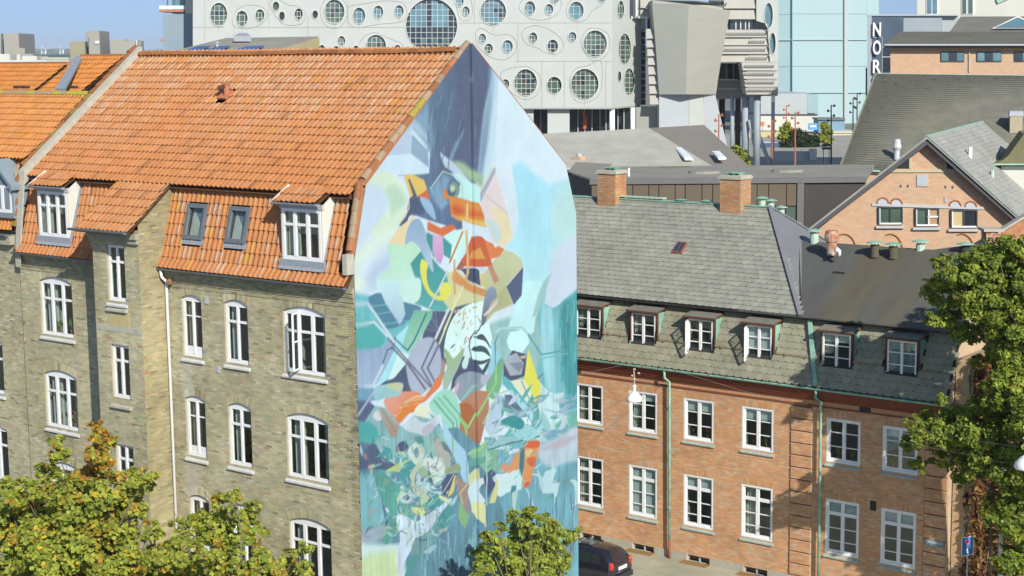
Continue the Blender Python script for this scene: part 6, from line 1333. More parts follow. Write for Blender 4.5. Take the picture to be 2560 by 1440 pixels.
# ---- sign tower and grey annexe
g = BG(225, -13); H = root('sign_tower', 'dark glazed tower carrying tall white letters N O R D stacked downwards', 'building', g, 2215, 120)
SLB = mat('slate_blue_panel', (0.085, 0.12, 0.16), 0.35, 0.25, 0.3); b = MB(); g.rect(b, 2180, 40, 2258, 400, 8, SLB); b.build('front_wall', H)
b = MB(); g.rect(b, 2168, 38, 2179.5, 400, 9, mat('pale_blue_grey', (0.34, 0.38, 0.42), 0.6, 0.05, 1), -0.1); g.rect(b, 2166, 36, 2396, 39.5, 9, GREYP, -0.15); b.build('side_panel', H)
b = MB(); g.rect(b, 2164, 170, 2168, 400, 4, SLB, 0.3); b.build('rear_fin', H)
b = MB(); g.rect(b, 2258.5, 39.7, 2355, 300, 8, mat('blue_grey_metal', (0.30, 0.35, 0.38), 0.6, 0.06, 0.5), 0.2); g.rect(b, 2355.5, 39.7, 2396, 300, 8, mat('grey_metal2', (0.38, 0.41, 0.41), 0.6, 0.06, 0.5), 0.6); b.build('annexe', H)
for y0, y1 in ((120, 140), (145, 178)): b = MB(); g.rect(b, 2206, y0, 2226, y1, 0.1, DKG, -0.11); b.build('window', H)
b = MB()
g.rect(b, 2204.5, 92, 2206, 300, 0.1, GREYP, -0.12); g.rect(b, 2206, 141, 2258, 143.5, 0.1, GREYP, -0.12); g.rect(b, 2181, 93, 2204, 94.5, 0.1, GREYP, -0.12); b.build('mullion', H)
def letter(ch, x0, y0, x1, y1):
    cu = bpy.data.curves.new('sign_letter', 'FONT'); cu.body = ch; cu.size = 1.0; cu.extrude = 0.06; cu.offset = 0.022
    o = bpy.data.objects.new('sign_letter', cu); me = bpy.data.meshes.new_from_object(o); bpy.data.objects.remove(o)
    V = np.zeros(len(me.vertices)*3); me.vertices.foreach_get('co', V); V = V.reshape(-1, 3); lo, hi = V.min(0), V.max(0)
    Pa = g.p(x0, y1, -0.3); Pb = g.p(x1, y0, -0.3); w = (Pb-Pa)@g.e1; h = Pb[2]-Pa[2]
    U = (V-lo)/(hi-lo); R = Pa[None, :]+U[:, :1]*w*g.e1[None, :]+U[:, 1:2]*h*np.array([[0, 0, 1.0]])-U[:, 2:3]*0.2*g.e2[None, :]
    me.vertices.foreach_set('co', R.ravel()); me.update(); me.materials.clear(); me.materials.append(WHITE); return link(bpy.data.objects.new('sign_letter', me), H)
for ch, y0, y1 in (('N', 56, 91), ('O', 101, 137), ('R', 149, 183), ('D', 193, 228)): letter(ch, 2182, y0, 2203, y1)
# ---- pale blue block
g = BG(430, 0); H = root('pale_blue_block', 'huge windowless pale blue block with a grey vertical strip', 'building', g, 2050, 120)
PB = mat('pale_blue_panel', (0.27, 0.395, 0.42), 0.7, 0.03, 0.1); PB2 = mat('pale_blue_panel_light', (0.34, 0.47, 0.49), 0.7, 0.03, 0.1)
b = MB(); g.rect(b, 1900, -260, 1982, 345, 30, PB); b.build('panel_wall', H)
b = MB(); g.rect(b, 1982.5, -260, 2168, 345, 30, PB2, -0.2); g.rect(b, 2168.5, -260, 2197, 345, 30, PB2, 1.0); b.build('panel_wall', H)
SB = mat('steel_blue_line', (0.22, 0.36, 0.42), 0.7, 0); GL = mat('grey_line', (0.40, 0.46, 0.46), 0.7, 0)
b = MB(); g.rect(b, 1980, -260, 1982.6, 232, 0.5, SB, -0.8); b.build('downpipe', H); b = MB(); g.rect(b, 2111, -260, 2120, 345, 0.5, GL, -0.8); b.build('grey_strip', H)
b = MB()
for y in (99, 231): g.rect(b, 1946, y, 2168, y+1.3, 0.3, GL, -0.6)
for y in (34, 165): g.rect(b, 1946, y, 2168, y+0.3, 0.1, PB, -0.35)
kind(b.build('panel_seams', H), 'stuff')
# ---- low grey warehouse in front of it
g = BG(392, 0); H = root('grey_warehouse', 'low grey metal warehouse with a pale plinth beyond the plaza', 'building', g, 1970, 300)
b = MB(); g.rect(b, 1890, 234, 2018, 285, 20, mat('grey_sheet', (0.38, 0.42, 0.43), 0.7, 0.04, 0.2)); g.rect(b, 2018.5, 236, 2045, 283, 20, PB, 0.5); b.build('metal_wall', H)
b = MB(); g.rect(b, 1890, 285.5, 2045, 288, 20, VG, -0.2); b.build('dark_band', H); b = MB(); g.rect(b, 1890, 288.5, 2045, 345, 20, WHT, 0.1); b.build('plinth_wall', H)
# ---- concert hall with round windows
g = BG(276, 0); H = root('concert_hall', 'white concrete concert hall pierced by many round gridded windows of different sizes', 'building', g, 1200, 150)
WINS = [(547, 36, 21, 29, 'g'), (605, 46, 14, 19, 'g'), (650, 38, 11, 15, 'g'), (690, 15, 8, 11, 'g'), (705, 40, 7, 11, 'd'), (747, 35, 10, 14, 'd'), (788, 36, 7, 10, 'd'), (836, 29, 25, 30, 'g'), (898, 39, 15, 20, 's'), (946, 30, 12, 16, 's'), (998, 28, 11, 15, 's'),
 (854, 102, 9, 12, 'g'), (840, 125, 8, 10, 'g'), (890, 124, 8, 10, 'd'), (940, 115, 25, 28, 'g'), (994, 122, 8, 10, 's'), (805, 126, 8, 14, 'd'), (1149, 3, 10, 13, 's'), (1165, 28, 9, 12, 's'), (1233, 29, 32, 34, 's'), (1325, 20, 13, 17, 's'), (1373, 23, 10, 13, 's'), (1387, -5, 10, 13, 's'), (1441, 26, 18, 22, 's'), (1505, -6, 9, 11, 's'),
 (1206, 96, 9, 12, 's'), (1222, 121, 10, 12, 'g'), (1269, 116, 13, 16, 's'), (1333, 94, 10, 13, 'g'), (1382, 115, 13, 16, 'd'), (1431, 92, 10, 12, 's'), (1488, 109, 29, 33, 'g'), (1264, 210, 9, 12, 'g'), (1314, 206, 28, 33, 'g'), (1386, 213, 18, 21, 'g'), (1462, 210, 34, 38, 'g')]
BIG = (1079, 64, 64, 68)
def holed(bgp, outer, holes, m, name, par, dep=0.6):
    bm = bmesh.new(); al = []
    def loop(pts):
        vs = [bm.verts.new(p) for p in pts]; al.extend(bm.edges.new((vs[i], vs[(i+1) % len(vs)])) for i in range(len(vs)))
    loop([bgp(x, y) for x, y in outer])
    for (x, y, rx, ry) in holes: loop([bgp(x+rx*math.cos(t), y+ry*math.sin(t)) for t in np.linspace(0, 2*math.pi, 28, endpoint=False)])
    bmesh.ops.triangle_fill(bm, use_beauty=True, use_dissolve=False, edges=al)
    me = bpy.data.meshes.new(name); bm.to_mesh(me); bm.free(); me.materials.append(m); return link(bpy.data.objects.new(name, me), par)
holed(g.p, [(482, -200), (1531, -200), (1531, 269), (482, 269)], [(w[0], w[1], w[2], w[3]) for w in WINS if w[1]-w[3] > -199]+[BIG], CONC, 'facade_wall', H)
b = MB(); P = lambda x, y, o=0: g.p(x, y, o)
b.prism([P(482, -200, 1.0), P(1531, -200, 1.0), P(1531, 269, 1.0), P(482, 269, 1.0)], g.e2*30, CONC); b.build('body_wall', H)
b = MB(); b.prism([P(482, 269), P(1531, 269), P(1600, 262, 7), P(1600, 262, 28), P(482, 269, 28)], (0, 0, -0.25), mat('soffit', (0.30, 0.32, 0.30), 0.8, 0.05, 1)); b.build('soffit', H)
def round_window(x, y, rx, ry, k, pf, par, nm='window', bars=True, cells=None):
    b = MB(); N = 28; ts = np.linspace(0, 2*math.pi, N, endpoint=False)
    for i in range(N):
        a, c = ts[i], ts[(i+1) % N]; q = [(x+rx*math.cos(t), y+ry*math.sin(t)) for t in (a, c)]; q2 = [(x+(rx+1.6)*math.cos(t), y+(ry+1.6)*math.sin(t)) for t in (a, c)]
        b.face([pf(*q[0], -0.14), pf(*q[1], -0.14), pf(*q[1], 0.5), pf(*q[0], 0.5)], CONC); b.face([pf(*q[0], -0.14), pf(*q[1], -0.14), pf(*q2[1], -0.14), pf(*q2[0], -0.14)], WHT); b.face([pf(*q2[0], -0.14), pf(*q2[1], -0.14), pf(*q2[1], 0), pf(*q2[0], 0)], WHT)
    def hb(y0):
        s = (y0-y)/ry
        if abs(s) < 0.98: w = rx*math.sqrt(1-s*s); b.prism([pf(x-w, y0+0.5, 0.38), pf(x+w, y0+0.5, 0.38), pf(x+w, y0-0.5, 0.38), pf(x-w, y0-0.5, 0.38)], g.e2*0.1, FRW)
    def vb(x0):
        s = (x0-x)/rx
        if abs(s) < 0.98: h = ry*math.sqrt(1-s*s); b.prism([pf(x0-0.5, y+h, 0.36), pf(x0+0.5, y+h, 0.36), pf(x0+0.5, y-h, 0.36), pf(x0-0.5, y-h, 0.36)], g.e2*0.1, FRW)
    if bars:
        if ry > 24:
            st = 13.5 if ry > 50 else 11.5
            for q in range(-5, 6): hb(y+q*st*1.05+3); vb(x+q*st+1)
        elif ry > 11:
            for q in (-0.42, 0.42): hb(y+q*ry); vb(x+q*rx)
    f = b.build(nm, par, fixn=False)
    pal = {'g': GRG, 'd': DKG, 's': SKYG}[k]
    b = MB(); b.face([pf(x+rx*math.cos(t), y+ry*math.sin(t), 0.48) for t in ts], pal); o = b.build('glass_disc', fixn=False); o.parent = f
    if cells:
        st = 13.5; rr = random.Random(int(x))
        for i in range(-5, 6):
            for j in range(-5, 6):
                cx = x+1+(i+0.5)*st; cy = y+3+(j+0.5)*st*1.05
                if ((cx-x)/(rx-6))**2+((cy-y)/(ry-6))**2 > 1: continue
                if ry > 50: m = DKG if (j == 0 or j == 1 or i in (-1, 3, -5)) else (SKYG if j < 0 else (GRG if rr.random() < 0.5 else DKG))
                elif k == 's': m = SKYG if rr.random() < 0.75 else DKG
                else: m = GRG if rr.random() < 0.5 else (DKG if rr.random() < 0.6 else mat('brown_glass', (0.07, 0.05, 0.04), 0.1, 0.3, 0.5, spec=0.8))
                if ry > 50 and (i, j) in ((-3, 4), (1, 4)): m = mat('blue_pane', (0.06, 0.16, 0.34), 0.3, 0)
                b = MB(); h = st*1.05/2-0.5; w = st/2-0.5; b.face([pf(cx-w, cy+h, 0.44), pf(cx+w, cy+h, 0.44), pf(cx+w, cy-h, 0.44), pf(cx-w, cy-h, 0.44)], m); o = b.build('pane', fixn=False); o.parent = f
    return f
for (x, y, rx, ry, k) in WINS: round_window(x, y, rx, ry, k, g.p, H, cells=ry > 24)
round_window(*BIG, 'd', g.p, H, cells=True)
# organic relief lines and panel joints
def relief(pts, closed=True):
    pp = smooth(pts, 4); pp = list(pp)+([pp[0]] if closed else []); b = MB(); b.tube([g.p(x, y, -0.02) for x, y in pp], 0.055, JOINT, 4, cap=False); b.build('relief_line', H)
for L in ([(582, 62), (590, 28), (615, 13), (655, 17), (668, 40), (650, 62), (615, 72)], [(688, -5), (720, 12), (745, 16), (765, 35), (752, 60), (715, 62), (694, 45), (675, 15)], [(905, 98), (935, 81), (962, 92), (985, 100), (1006, 112), (1004, 140), (900, 140)], [(1190, 80), (1205, 71), (1235, 87), (1272, 86), (1291, 105), (1288, 130), (1262, 149), (1225, 142), (1195, 115)],
          [(1305, 80), (1332, 64), (1370, 72), (1404, 98), (1408, 122), (1388, 136), (1360, 130), (1345, 120), (1315, 108)], [(1298, 20), (1312, -4), (1350, -14), (1400, 0), (1396, 32), (1362, 49), (1325, 46)], [(1252, 182), (1312, 166), (1348, 188), (1348, 228), (1318, 249), (1275, 228)], [(1424, 205), (1438, 172), (1470, 164), (1500, 150), (1506, 190), (1498, 236), (1464, 257), (1434, 246)],
          [(1452, 108), (1466, 76), (1490, 70), (1520, 85), (1524, 120), (1506, 146), (1475, 148)], [(1415, 26), (1430, -2), (1460, -2), (1500, -30), (1515, 0), (1480, 28), (1464, 50), (1430, 52)], [(800, 28), (820, -8), (850, -10), (870, 28), (852, 66), (818, 66)], [(1140, -20), (1175, -5), (1180, 40), (1160, 52), (1146, 36)], [(870, 20), (905, 10), (965, 2), (1010, 10), (1012, 50), (950, 60), (880, 66)]): relief(L)
b = MB()
for (x0, y0, x1, y1) in ((1140, 57, 1530, 57), (1290, 153, 1530, 151), (600, 68, 1010, 68), (482, 68, 560, 68)): g.rect(b, x0, y0-0.5, x1, y0+0.5, 0.05, JOINT, -0.055)
for (x, y0, y1) in ((1355, 152, 268), (1411, 152, 268), (1295, 60, 152), (1515, 152, 268), (1186, 0, 57), (512, 0, 100), (585, 60, 130), (672, 0, 68), (770, 40, 130), (870, 0, 68)): g.rect(b, x-0.5, y0, x+0.5, y1, 0.05, JOINT, -0.062)
b.build('panel_joints', H)
STN = mat('rain_stain', (0.36, 0.34, 0.29), 0.9, 0.1, 1)
for (x, y, rx, ry, k) in WINS:
    if y+ry > 5 and ry > 12: b = MB(); l = 6+ry*0.5; b.prism([g.p(x-0.9, y+ry+2, -0.012), g.p(x+0.9, y+ry+2, -0.012), g.p(x+0.3, y+ry+2+l, -0.012), g.p(x-0.3, y+ry+2+l, -0.012)], g.e2*0.01, STN); b.build('rain_stain', H)
# turned facet with tall ellipses
pf2 = lambda x, y, o=0.0: g.p(x, y, (x-1531)*0.105+o)
holed(pf2, [(1531.3, -200), (1603, -200), (1603, 262), (1531.3, 269)], [(1552, 24, 8, 22), (1562, 122, 15, 38), (1549, 191, 4, 13), (1573, 204, 13, 33)], CONC, 'corner_wall', H)
for (x, y, rx, ry) in ((1552, 24, 8, 22), (1562, 122, 15, 38), (1549, 191, 4, 13), (1573, 204, 13, 33)): round_window(x, y, rx, ry, 'g', pf2, H, bars=ry > 20)
# ground floor
b = MB(); g.rect(b, 1230, 270, 1605, 420, 1, DKG, 6); b.build('glazed_base', H)
for (x0, x1) in ((1270, 1334), (1369, 1424)): b = MB(); g.rect(b, x0, 271, x1, 420, 5.5, CONC, 1.2); b.build('base_wall', H)
for x in (1352, 1372, 1445, 1462, 1480, 1500, 1515, 1545, 1560): b = MB(); g.rect(b, x-0.8, 271, x+0.8, 420, 0.3, FRW, 5.2); b.build('mullion', H)
for (x, w) in ((1530, 7), (1582, 6)): b = MB(); P0 = g.p(x, 269, 1.0); b.tube([(P0[0], P0[1], -0.3), P0], w/4139*276, WHITE, 14); b.build('column', H, smooth=True)
b = MB(); q = g.p(1461, 300, 5); b.tube([q+(0, 0, -1.5), q+(0.2, 0, 0), q+(-0.2, 0, 1.6)], [0.3, 0.4, 0.2], mat('orange_banner', (0.5, 0.12, 0.04), 0.8, 0), 6); b.build('banner', H)
# stair strip and shingled walls beside the drum
b = MB(); g.rect(b, 1600, -200, 1612, 75, 6, CONC, 9.6); g.rect(b, 1575, 42, 1622, 46, 4, FRW, 5.0); g.rect(b, 1603, 46, 1614, 262, 6, DKG, 8.2); g.rect(b, 1618, 46, 1640, 72, 6, DKG, 8.2); b.build('stair_glazing', H)
b = MB()
for x in (1578, 1590, 1597): b = MB(); g.rect(b, x, -60, x+4, 40, 0.3, DKG if x != 1590 else FRW, 4.0); b.build('stair_bar', H)
for y in range(60, 262, 17): b = MB(); g.rect(b, 1601, y, 1614, y+2, 0.2, FRW, 8.0); b.build('stair_rail', H)
ys = [72, 97, 119, 141, 163, 187, 211, 235, 262]
for i, (y0, y1) in enumerate(zip(ys, ys[1:])):
    b = MB(); b.prism([g.p(1616+i*1.2, y1-1, 0.6), g.p(1640+i*1.6, y1-1, 0.6), g.p(1640+i*1.6, y0, 1.2), g.p(1616+i*1.2, y0, 1.2)], g.e2*0.3, SHING); b.build('shingle_band', H)
for i, (y0, y1) in enumerate(((-40, -12), (-11, 20), (21, 42))):
    b = MB(); b.prism([g.p(1596, y1, 6.4), g.p(1636+i*4, y1, 6.4), g.p(1634+i*4, y0, 7.0), g.p(1596, y0, 7.0)], g.e2*0.3, SHING); b.build('shingle_band', H)
# concrete drum
c0 = g.p(1724, 120, 6); zc = lambda y: g.p(1724, y, 6)[2]; k = 282/4139.0
b = MB(); rows_ = [(8, 1630, 1722, 1826), (55, 1634, 1720, 1820), (100, 1638, 1718, 1812), (150, 1642, 1717, 1803), (200, 1645, 1716, 1795), (236, 1648, 1715, 1790)]
for (y0, a0, m0, c0_), (y1, a1, m1, c1_) in zip(rows_, rows_[1:]):
    f0, f1 = (y0 == 8)*14, 0
    b.prism([g.p(a1, y1, 0), g.p(m1, y1, -1.6), g.p(m0, y0+(4 if y0 == 8 else 0), -1.6), g.p(a0, y0, 0)], g.e2*9, CONC2); b.prism([g.p(m1, y1, -1.6), g.p(c1_, y1, 0.4), g.p(c0_, y0+(18 if y0 == 8 else 0), 0.4), g.p(m0, y0+(4 if y0 == 8 else 0), -1.6)], g.e2*9, mat('warm_concrete', (0.305, 0.30, 0.265), 0.85, 0.06, 0.15))
b.build('slanted_tower', H)
b = MB(); b.prism([g.p(1632, 8, 0), g.p(1700, 14, -0.6), g.p(1826, 30, 2), g.p(1826, 14, 2), g.p(1740, 2, -0.6), g.p(1632, 0, 0)], g.e2*8, SHING); b.build('drum_rim', H)
LMET = mat('pale_metal', (0.40, 0.43, 0.46), 0.5, 0.05, 0.3)
for pts, mm_ in (([(1648, 236), (1722, 236), (1722, 345), (1648, 345)], LMET), ([(1722.5, 236), (1757, 236), (1765, 320), (1722.5, 330)], mat('pale_metal_dull', (0.44, 0.46, 0.43), 0.5, 0.05, 0.3)), ([(1757.5, 233), (1787, 231), (1826, 400), (1790, 400), (1765, 330)], LMET)):
    b = MB(); g.poly(b, pts, 5, mm_, 0.5); b.build('base_skirt', H)
b = MB(); g.rect(b, 1590, 268, 1648, 420, 4, CONC2, 4.0); b.build('base_wall', H)
# right wing: shingle bands, window strips, columns
for i, (y0, y1) in enumerate(((-60, -34), (-33, -8), (-7, 21), (22, 48), (74, 93), (94, 113), (114, 135), (136, 155))):
    xl = 1826-i*4 if i > 3 else 1810; b = MB(); xr = 1890 if y0 < 60 else 1924
    b.prism([g.p(xl, y1, 1.2), g.p(xr, y1, 1.2), g.p(xr, y0, 1.7), g.p(xl, y0, 1.7)], g.e2*0.3, SHING); b.build('shingle_band', H)
for i, (y0, y1) in enumerate(((156, 176), (177, 197), (198, 217), (218, 236))):
    b = MB(); b.prism([g.p(1866+(i-3)*3, y1, -3.2), g.p(1945, y1, -3.2), g.p(1945, y0, -2.7), g.p(1866+(i-4)*3, y0, -2.7)], g.e2*5, SHING); b.build('shingle_band', H)
b = MB(); g.rect(b, 1800, -200, 1944, 156, 16, CONC2, 3.0); g.rect(b, 1866, 156.5, 1944, 240, 12, CONC2, 3.0); b.build('wing_wall', H)
b = MB(); g.rect(b, 1826, 49, 1882, 73, 0.4, DKG, 2.2); b.build('window', H); b = MB(); g.rect(b, 1790, 158, 1866, 199, 0.4, DKG, 9.6); b.build('window', H)
b = MB(); 
for x in (1840, 1852, 1864, 1873): g.rect(b, x-1.5, 49, x+1, 73, 0.1, FRW, 2.0)
g.rect(b, 1815, 160, 1818, 198, 0.1, FRW, 9.4); g.rect(b, 1833, 160, 1835, 198, 0.1, FRW, 9.4); b.build('window_bars', H)
b = MB(); b.prism([g.p(1788, 222, 8), g.p(1866, 222, 8), g.p(1866, 200, 8.4), g.p(1788, 200, 8.4)], g.e2*0.4, SHING); b.prism([g.p(1786, 249, 8), g.p(1866, 245, 8), g.p(1866, 223, 8.4), g.p(1786, 223, 8.4)], g.e2*0.4, SHING); b.prism([g.p(1866, 240, -2.2), g.p(1945, 236, -2.2), g.p(1945, 236, 14), g.p(1790, 249, 14), g.p(1866, 245, 8)], (0, 0, 0.2), SHING); b.build('overhang', H)
holed(lambda x, y, o=0: g.p(x, y, 0.9+o), [(1891, -200), (1946, -200), (1946, 155), (1925, 155), (1918, 60), (1891, 52)], [(1922, 38, 10, 31), (1932, 108, 7, 26)], CONC, 'corner_wall', H)
for w in ((1922, 38, 10, 31), (1932, 108, 7, 26)): round_window(*w, 's', lambda x, y, o=0: g.p(x, y, 0.9+o), H, bars=False)
# sunshade fins
b = MB()
for (yy, xa, xb) in ((76, 1822, 1922), (96, 1880, 1922), (116, 1812, 1924), (138, 1872, 1922), (158, 1868, 1944), (178, 1868, 1944), (199, 1868, 1944), (219, 1868, 1944), (2, 1715, 1826)):
    for x in np.arange(xa, xb, 7.0): P0 = g.p(x, yy, 0.9 if yy < 150 else -3.4); b.bar(P0, P0-g.e2*0.9-(0, 0, 0.05), 0.22, 0.05, GREYP)
    b.bar(g.p(xa, yy, 0.0 if yy < 150 else -4.1), g.p(xb, yy, 0.0 if yy < 150 else -4.1), 0.10, 0.06, GREYP)
kind(b.build('sunshades', H), 'stuff')
BC = mat('blue_grey_column', (0.30, 0.35, 0.38), 0.6, 0.06, 1)
for (x, o, w) in ((1831, 3, 5), (1845, 10, 7), (1864, 1, 9), (1893, -1, 9), (1805, 12, 8)):
    b = MB(); P0 = g.p(x, 243, o); b.tube([(P0[0], P0[1], -0.3), P0+(0, 0, 0.2)], w/4139*276, BC if o < 9 else CLAD2, 12); b.build('column', H, smooth=True)
b = MB(); P0 = g.p(1893, 400, -1); P1 = g.p(1872, 300, 0); b.tube([P0, P1], 0.25, BC, 8); P0 = g.p(1893, 330, -1); P1 = g.p(1925, 410, -1.5); b.tube([P0, P1], 0.35, BC, 8); b.build('brace', H)
b = MB(); P0 = g.p(1933, 237, -2); b.tube([(P0[0], P0[1], -0.3), P0-(0, 0, 1.2)], 0.30, BC, 12); b.tube([P0-(0, 0, 1.2), P0], 0.31, WHITE, 12); b.build('column', H)
# ---- left wing of the hall: grey-blue tower with red-edged balconies
H2 = root('glass_tower', 'blue grey tower with balconies at the left end of the round windowed hall', 'building', BG(284, 0), 445, 90); g2 = BG(284, 0)
b = MB(); g2.rect(b, 407, 35, 482, 420, 12, mat('blue_grey_wall', (0.22, 0.29, 0.34), 0.5, 0.06, 0.4)); b.build('wall', H2)
b = MB(); g2.rect(b, 463, -200, 480, 34, 10, WHT); b.build('upper_wall', H2); b = MB(); g2.rect(b, 430, -200, 462, 34, 6, SKYG, 3); b.build('glazing', H2)
b = MB(); g2.rect(b, 398, 24, 463, 30, 6, mat('brick_red_edge', (0.42, 0.16, 0.10), 0.8, 0.05, 1)); g2.rect(b, 401, 98, 407, 104, 4, MATS['brick_red_edge']); b.build('balcony', H2); b = MB(); g2.rect(b, 398, 14, 463, 23, 0.1, BLIND); b.build('balcony_rail', H2)
for x in (418, 434): b = MB(); g2.rect(b, x-1.3, -200, x+1.3, 24, 0.4, TRIM, 0.3); b.build('post', H2)
# ---- roof with solar panels
g = BG(150, 0); H = root('solar_roof_building', 'low building with a grey pitched roof and blue solar panels behind the orange ridge', 'building', g, 600, 120)
b = MB(); b.prism([g.p(380, 140, 0), g.p(565, 95, 9), g.p(796, 91, 9), g.p(640, 140, 0)], (0, 0, -0.2), FLAT); b.build('roof', H)
b = MB(); b.prism([g.p(640, 141, 0), g.p(797, 94, 9), g.p(797, 94, 9)-(0, 0, 14), g.p(640, 141, 0)-(0, 0, 12)], g.e2*0.3, mat('ochre_wall', (0.36, 0.32, 0.18), 0.9, 0.1, 0.5)); b.build('gable_wall', H)
SOL = mat('solar_panel', (0.04, 0.10, 0.28), 0.2, 0.05, 1)
for x0, x1 in ((478, 520), (530, 570), (600, 655)):
    b = MB(); b.prism([g.p(x0-14, 131, 1.4)+(0, 0, .15), g.p(x0+18, 121, 3.4)+(0, 0, .15), g.p(x1+6, 121, 3.4)+(0, 0, .15), g.p(x1-20, 131, 1.4)+(0, 0, .15)], (0, 0, 0.08), SOL); b.build('solar_panel', H)
b = MB(); b.prism([g.p(585, 105, 6)+(0, 0, .05), g.p(628, 105, 6)+(0, 0, .05), g.p(618, 96, 7), g.p(597, 96, 7)], (0, 0, 0.5), LEAD); b.build('roof_hatch', H)
b = MB(); q = g.p(543, 118, 4); b.lathe([(0.15, -.3), (0.15, 0.3), (0.25, 0.35), (0.05, 0.5)], q, GREYP, 8); b.build('roof_cowl', H)
# ---- neighbour house on the left: orange roofs, dormer
N = thing('neighbour_house', 'adjoining yellow brick house with bright orange tiled roofs at the left edge', 'building', (-52, 34, 0))
def pal_or(l):
    def f(n, P): c = np.array([0.47, 0.185, 0.045])[None, :]*l*(0.85+0.25*rng.random((n, 1))); return c
    return f
nup = np.array([0, 2.9, 2.0]); nup /= np.linalg.norm(nup)
tile_roof(N, (-62.0, 32.35, 16.30), (1, 0, 0), nup, 16.75, 3.50, 0.2, 0.33, 'tile', pal_or(1.0), CLAY, amt=lambda k, S, T: rng.random(k)*0.25, col2=LICH, stuffname='roof_tiles')
tile_roof(N, (-62.0, 31.92, 14.05), (1, 0, 0), mup, 16.65, 2.25, 0.2, 0.33, 'tile', pal_or(0.95), CLAY, stuffname='mansard_tiles')
b = MB(); b.face([(-62, 32.4, 16.2), (-45.25, 32.4, 16.2), (-45.25, 35.3, 18.2), (-62, 35.3, 18.2)], DECK); b.face([(-62, 38.5, 16.2), (-45.25, 38.5, 16.2), (-45.25, 35.3, 18.2), (-62, 35.3, 18.2)], DECK); b.face([(-62, 31.98, 14.0), (-45.25, 31.98, 14.0), (-45.25, 32.6, 16.25), (-62, 32.6, 16.25)], DECK); b.build('roof_deck', N, fixn=False)
nR = 46; O = np.array([[-62+i*0.36, 35.28, 18.31] for i in range(nR)]); cc = np.where(rng.random((nR, 1)) < 0.6, np.array([[0.40, 0.36, 0.05]]), np.array([[0.36, 0.26, 0.14]]))
pieces('ridge_tile', N, RT_V, RT_F, O, (1, 0, 0), (0, 1.3, 0), (0, 0, 1), cc, CLAY, nsingle=nR)
for (pa, pb_, nm) in (((-400, 172, 163), 0, 'rear_left_roof'), ((170, 312, 141), 1, 'rear_right_roof')):
    x0 = on(pa[0], pa[2], 1, 41.0); x1 = on(pa[1], pa[2], 1, 41.0) if nm == 'rear_left_roof' else on(pa[1], pa[2], 1, 41.0)
    if nm == 'rear_right_roof': x0 = on(205, 141, 1, 41.0)
    zr_ = x0[2]; u2 = np.array([0, 4.2, 2.6]); u2 /= np.linalg.norm(u2); L = 4.6; base_ = np.array([x0[0], 41.0, zr_])-u2*L
    sh_ = (x1[0]-x0[0]); tile_roof(N, base_, (1, 0, 0), u2, min(sh_, 20), L, 0.2, 0.33, 'tile', pal_or(1.0), CLAY, stuffname=nm+'_tiles')
    b = MB(); b.face([base_-(0, 0, .06), base_+(sh_, 0, -.06), base_+(sh_, 0, -.06)+u2*L, base_-(0, 0, .06)+u2*L], DECK); b.bar(base_+u2*L, base_+u2*L+(sh_, 0, 0), 0.2, 0.16, CLAY if False else mat('ridge_clay', (0.40, 0.16, 0.07), 0.85, 0.2, 5)); b.prism([base_-(0, 0, .1)+u2*L, base_+(sh_, 0, -.1)+u2*L, (base_+(sh_, 0, 0)+u2*L)*np.array([1, 1, 0]), (base_+u2*L)*np.array([1, 1, 0])], (0, 0.3, 0), MORT); b.build(nm, N, fixn=False)
b = MB(); q = [on(138, 221, 1, 37.4), on(163, 221, 1, 37.4), on(208, 139, 1, 41.0), on(190, 139, 1, 41.0)]; b.prism(q, (0, 0, -0.1), LEAD); q2 = [on(150, 221, 1, 37.3), on(165, 221, 1, 37.3), on(212, 141, 1, 40.9), on(200, 150, 1, 40.5)]; b.build('valley_flashing', N)
b = MB(); wall_holes(b, (-62, YA, 0), (1, 0, 0), (0, -1, 0), 16.7, 0, 13.9, [(62-48.15, 62-46.48, z0, z1, 0.15) for z0, z1 in ((8.50, 10.22), (5.55, 7.28), (11.5, 13.1))], MORT, 0.12); b.build('facade_wall', N, fixn=False)
bricks('brick', N, (-62, YA, 0), (1, 0, 0), (0, -1, 0), 16.7, 2, 13.6, free_of([(62-48.15, 62-46.48, z0, z1, 0.15) for z0, z1 in ((8.50, 10.22), (5.55, 7.28), (11.5, 13.1))], 16.7, xmin=12.5), lambda n, P: pal_yellow(n, P)*0.95, BRICKY)
for z0, z1 in ((8.50, 10.22), (5.55, 7.28)): window(N, TM(-48.15, YA, z0), 1.67, z1-z0, 3, [-0.68], arch=0.15, inside='c', seed=77, fw=0.08, mull=0.11)
gutter(N, -62, -45.5, 31.72, 13.92, 0.075, ZINC)
b = MB(); b.box(-62, -45.45, 31.80, 32.0, 13.58, 13.86, MORT); b.build('corbel', N)
BG_ = mat('blue_grey_dormer', (0.21, 0.255, 0.29), 0.6, 0.08, 3)
d = MB(); d.prism([(-46.75, 31.85, 14.45), (-45.2, 31.85, 14.45), (-45.2, 31.85, 15.52), (-45.97, 31.85, 16.22), (-46.75, 31.85, 15.52)], (0, 1.6, 0.0), BG_)
for (xa, za, xb, zb) in ((-45.05, 15.50, -45.97, 16.34), (-46.9, 15.50, -45.97, 16.34)): d.prism([(xa, 31.70, za), (xb, 31.70, zb), (xb, 31.70, zb-0.13), (xa, 31.70, za-0.13)], (0, 2.6, 0), BG_)
D = d.build('dormer', N); window(D, Matrix.Translation((-46.68, 31.77, 14.62)), 1.40, 0.88, 3, [], inside='', seed=3, name='sub', sill=False, fw=0.09, mull=0.14, depth=0.06)
b = MB(); p0 = on(128, 217, 1, 35.8)
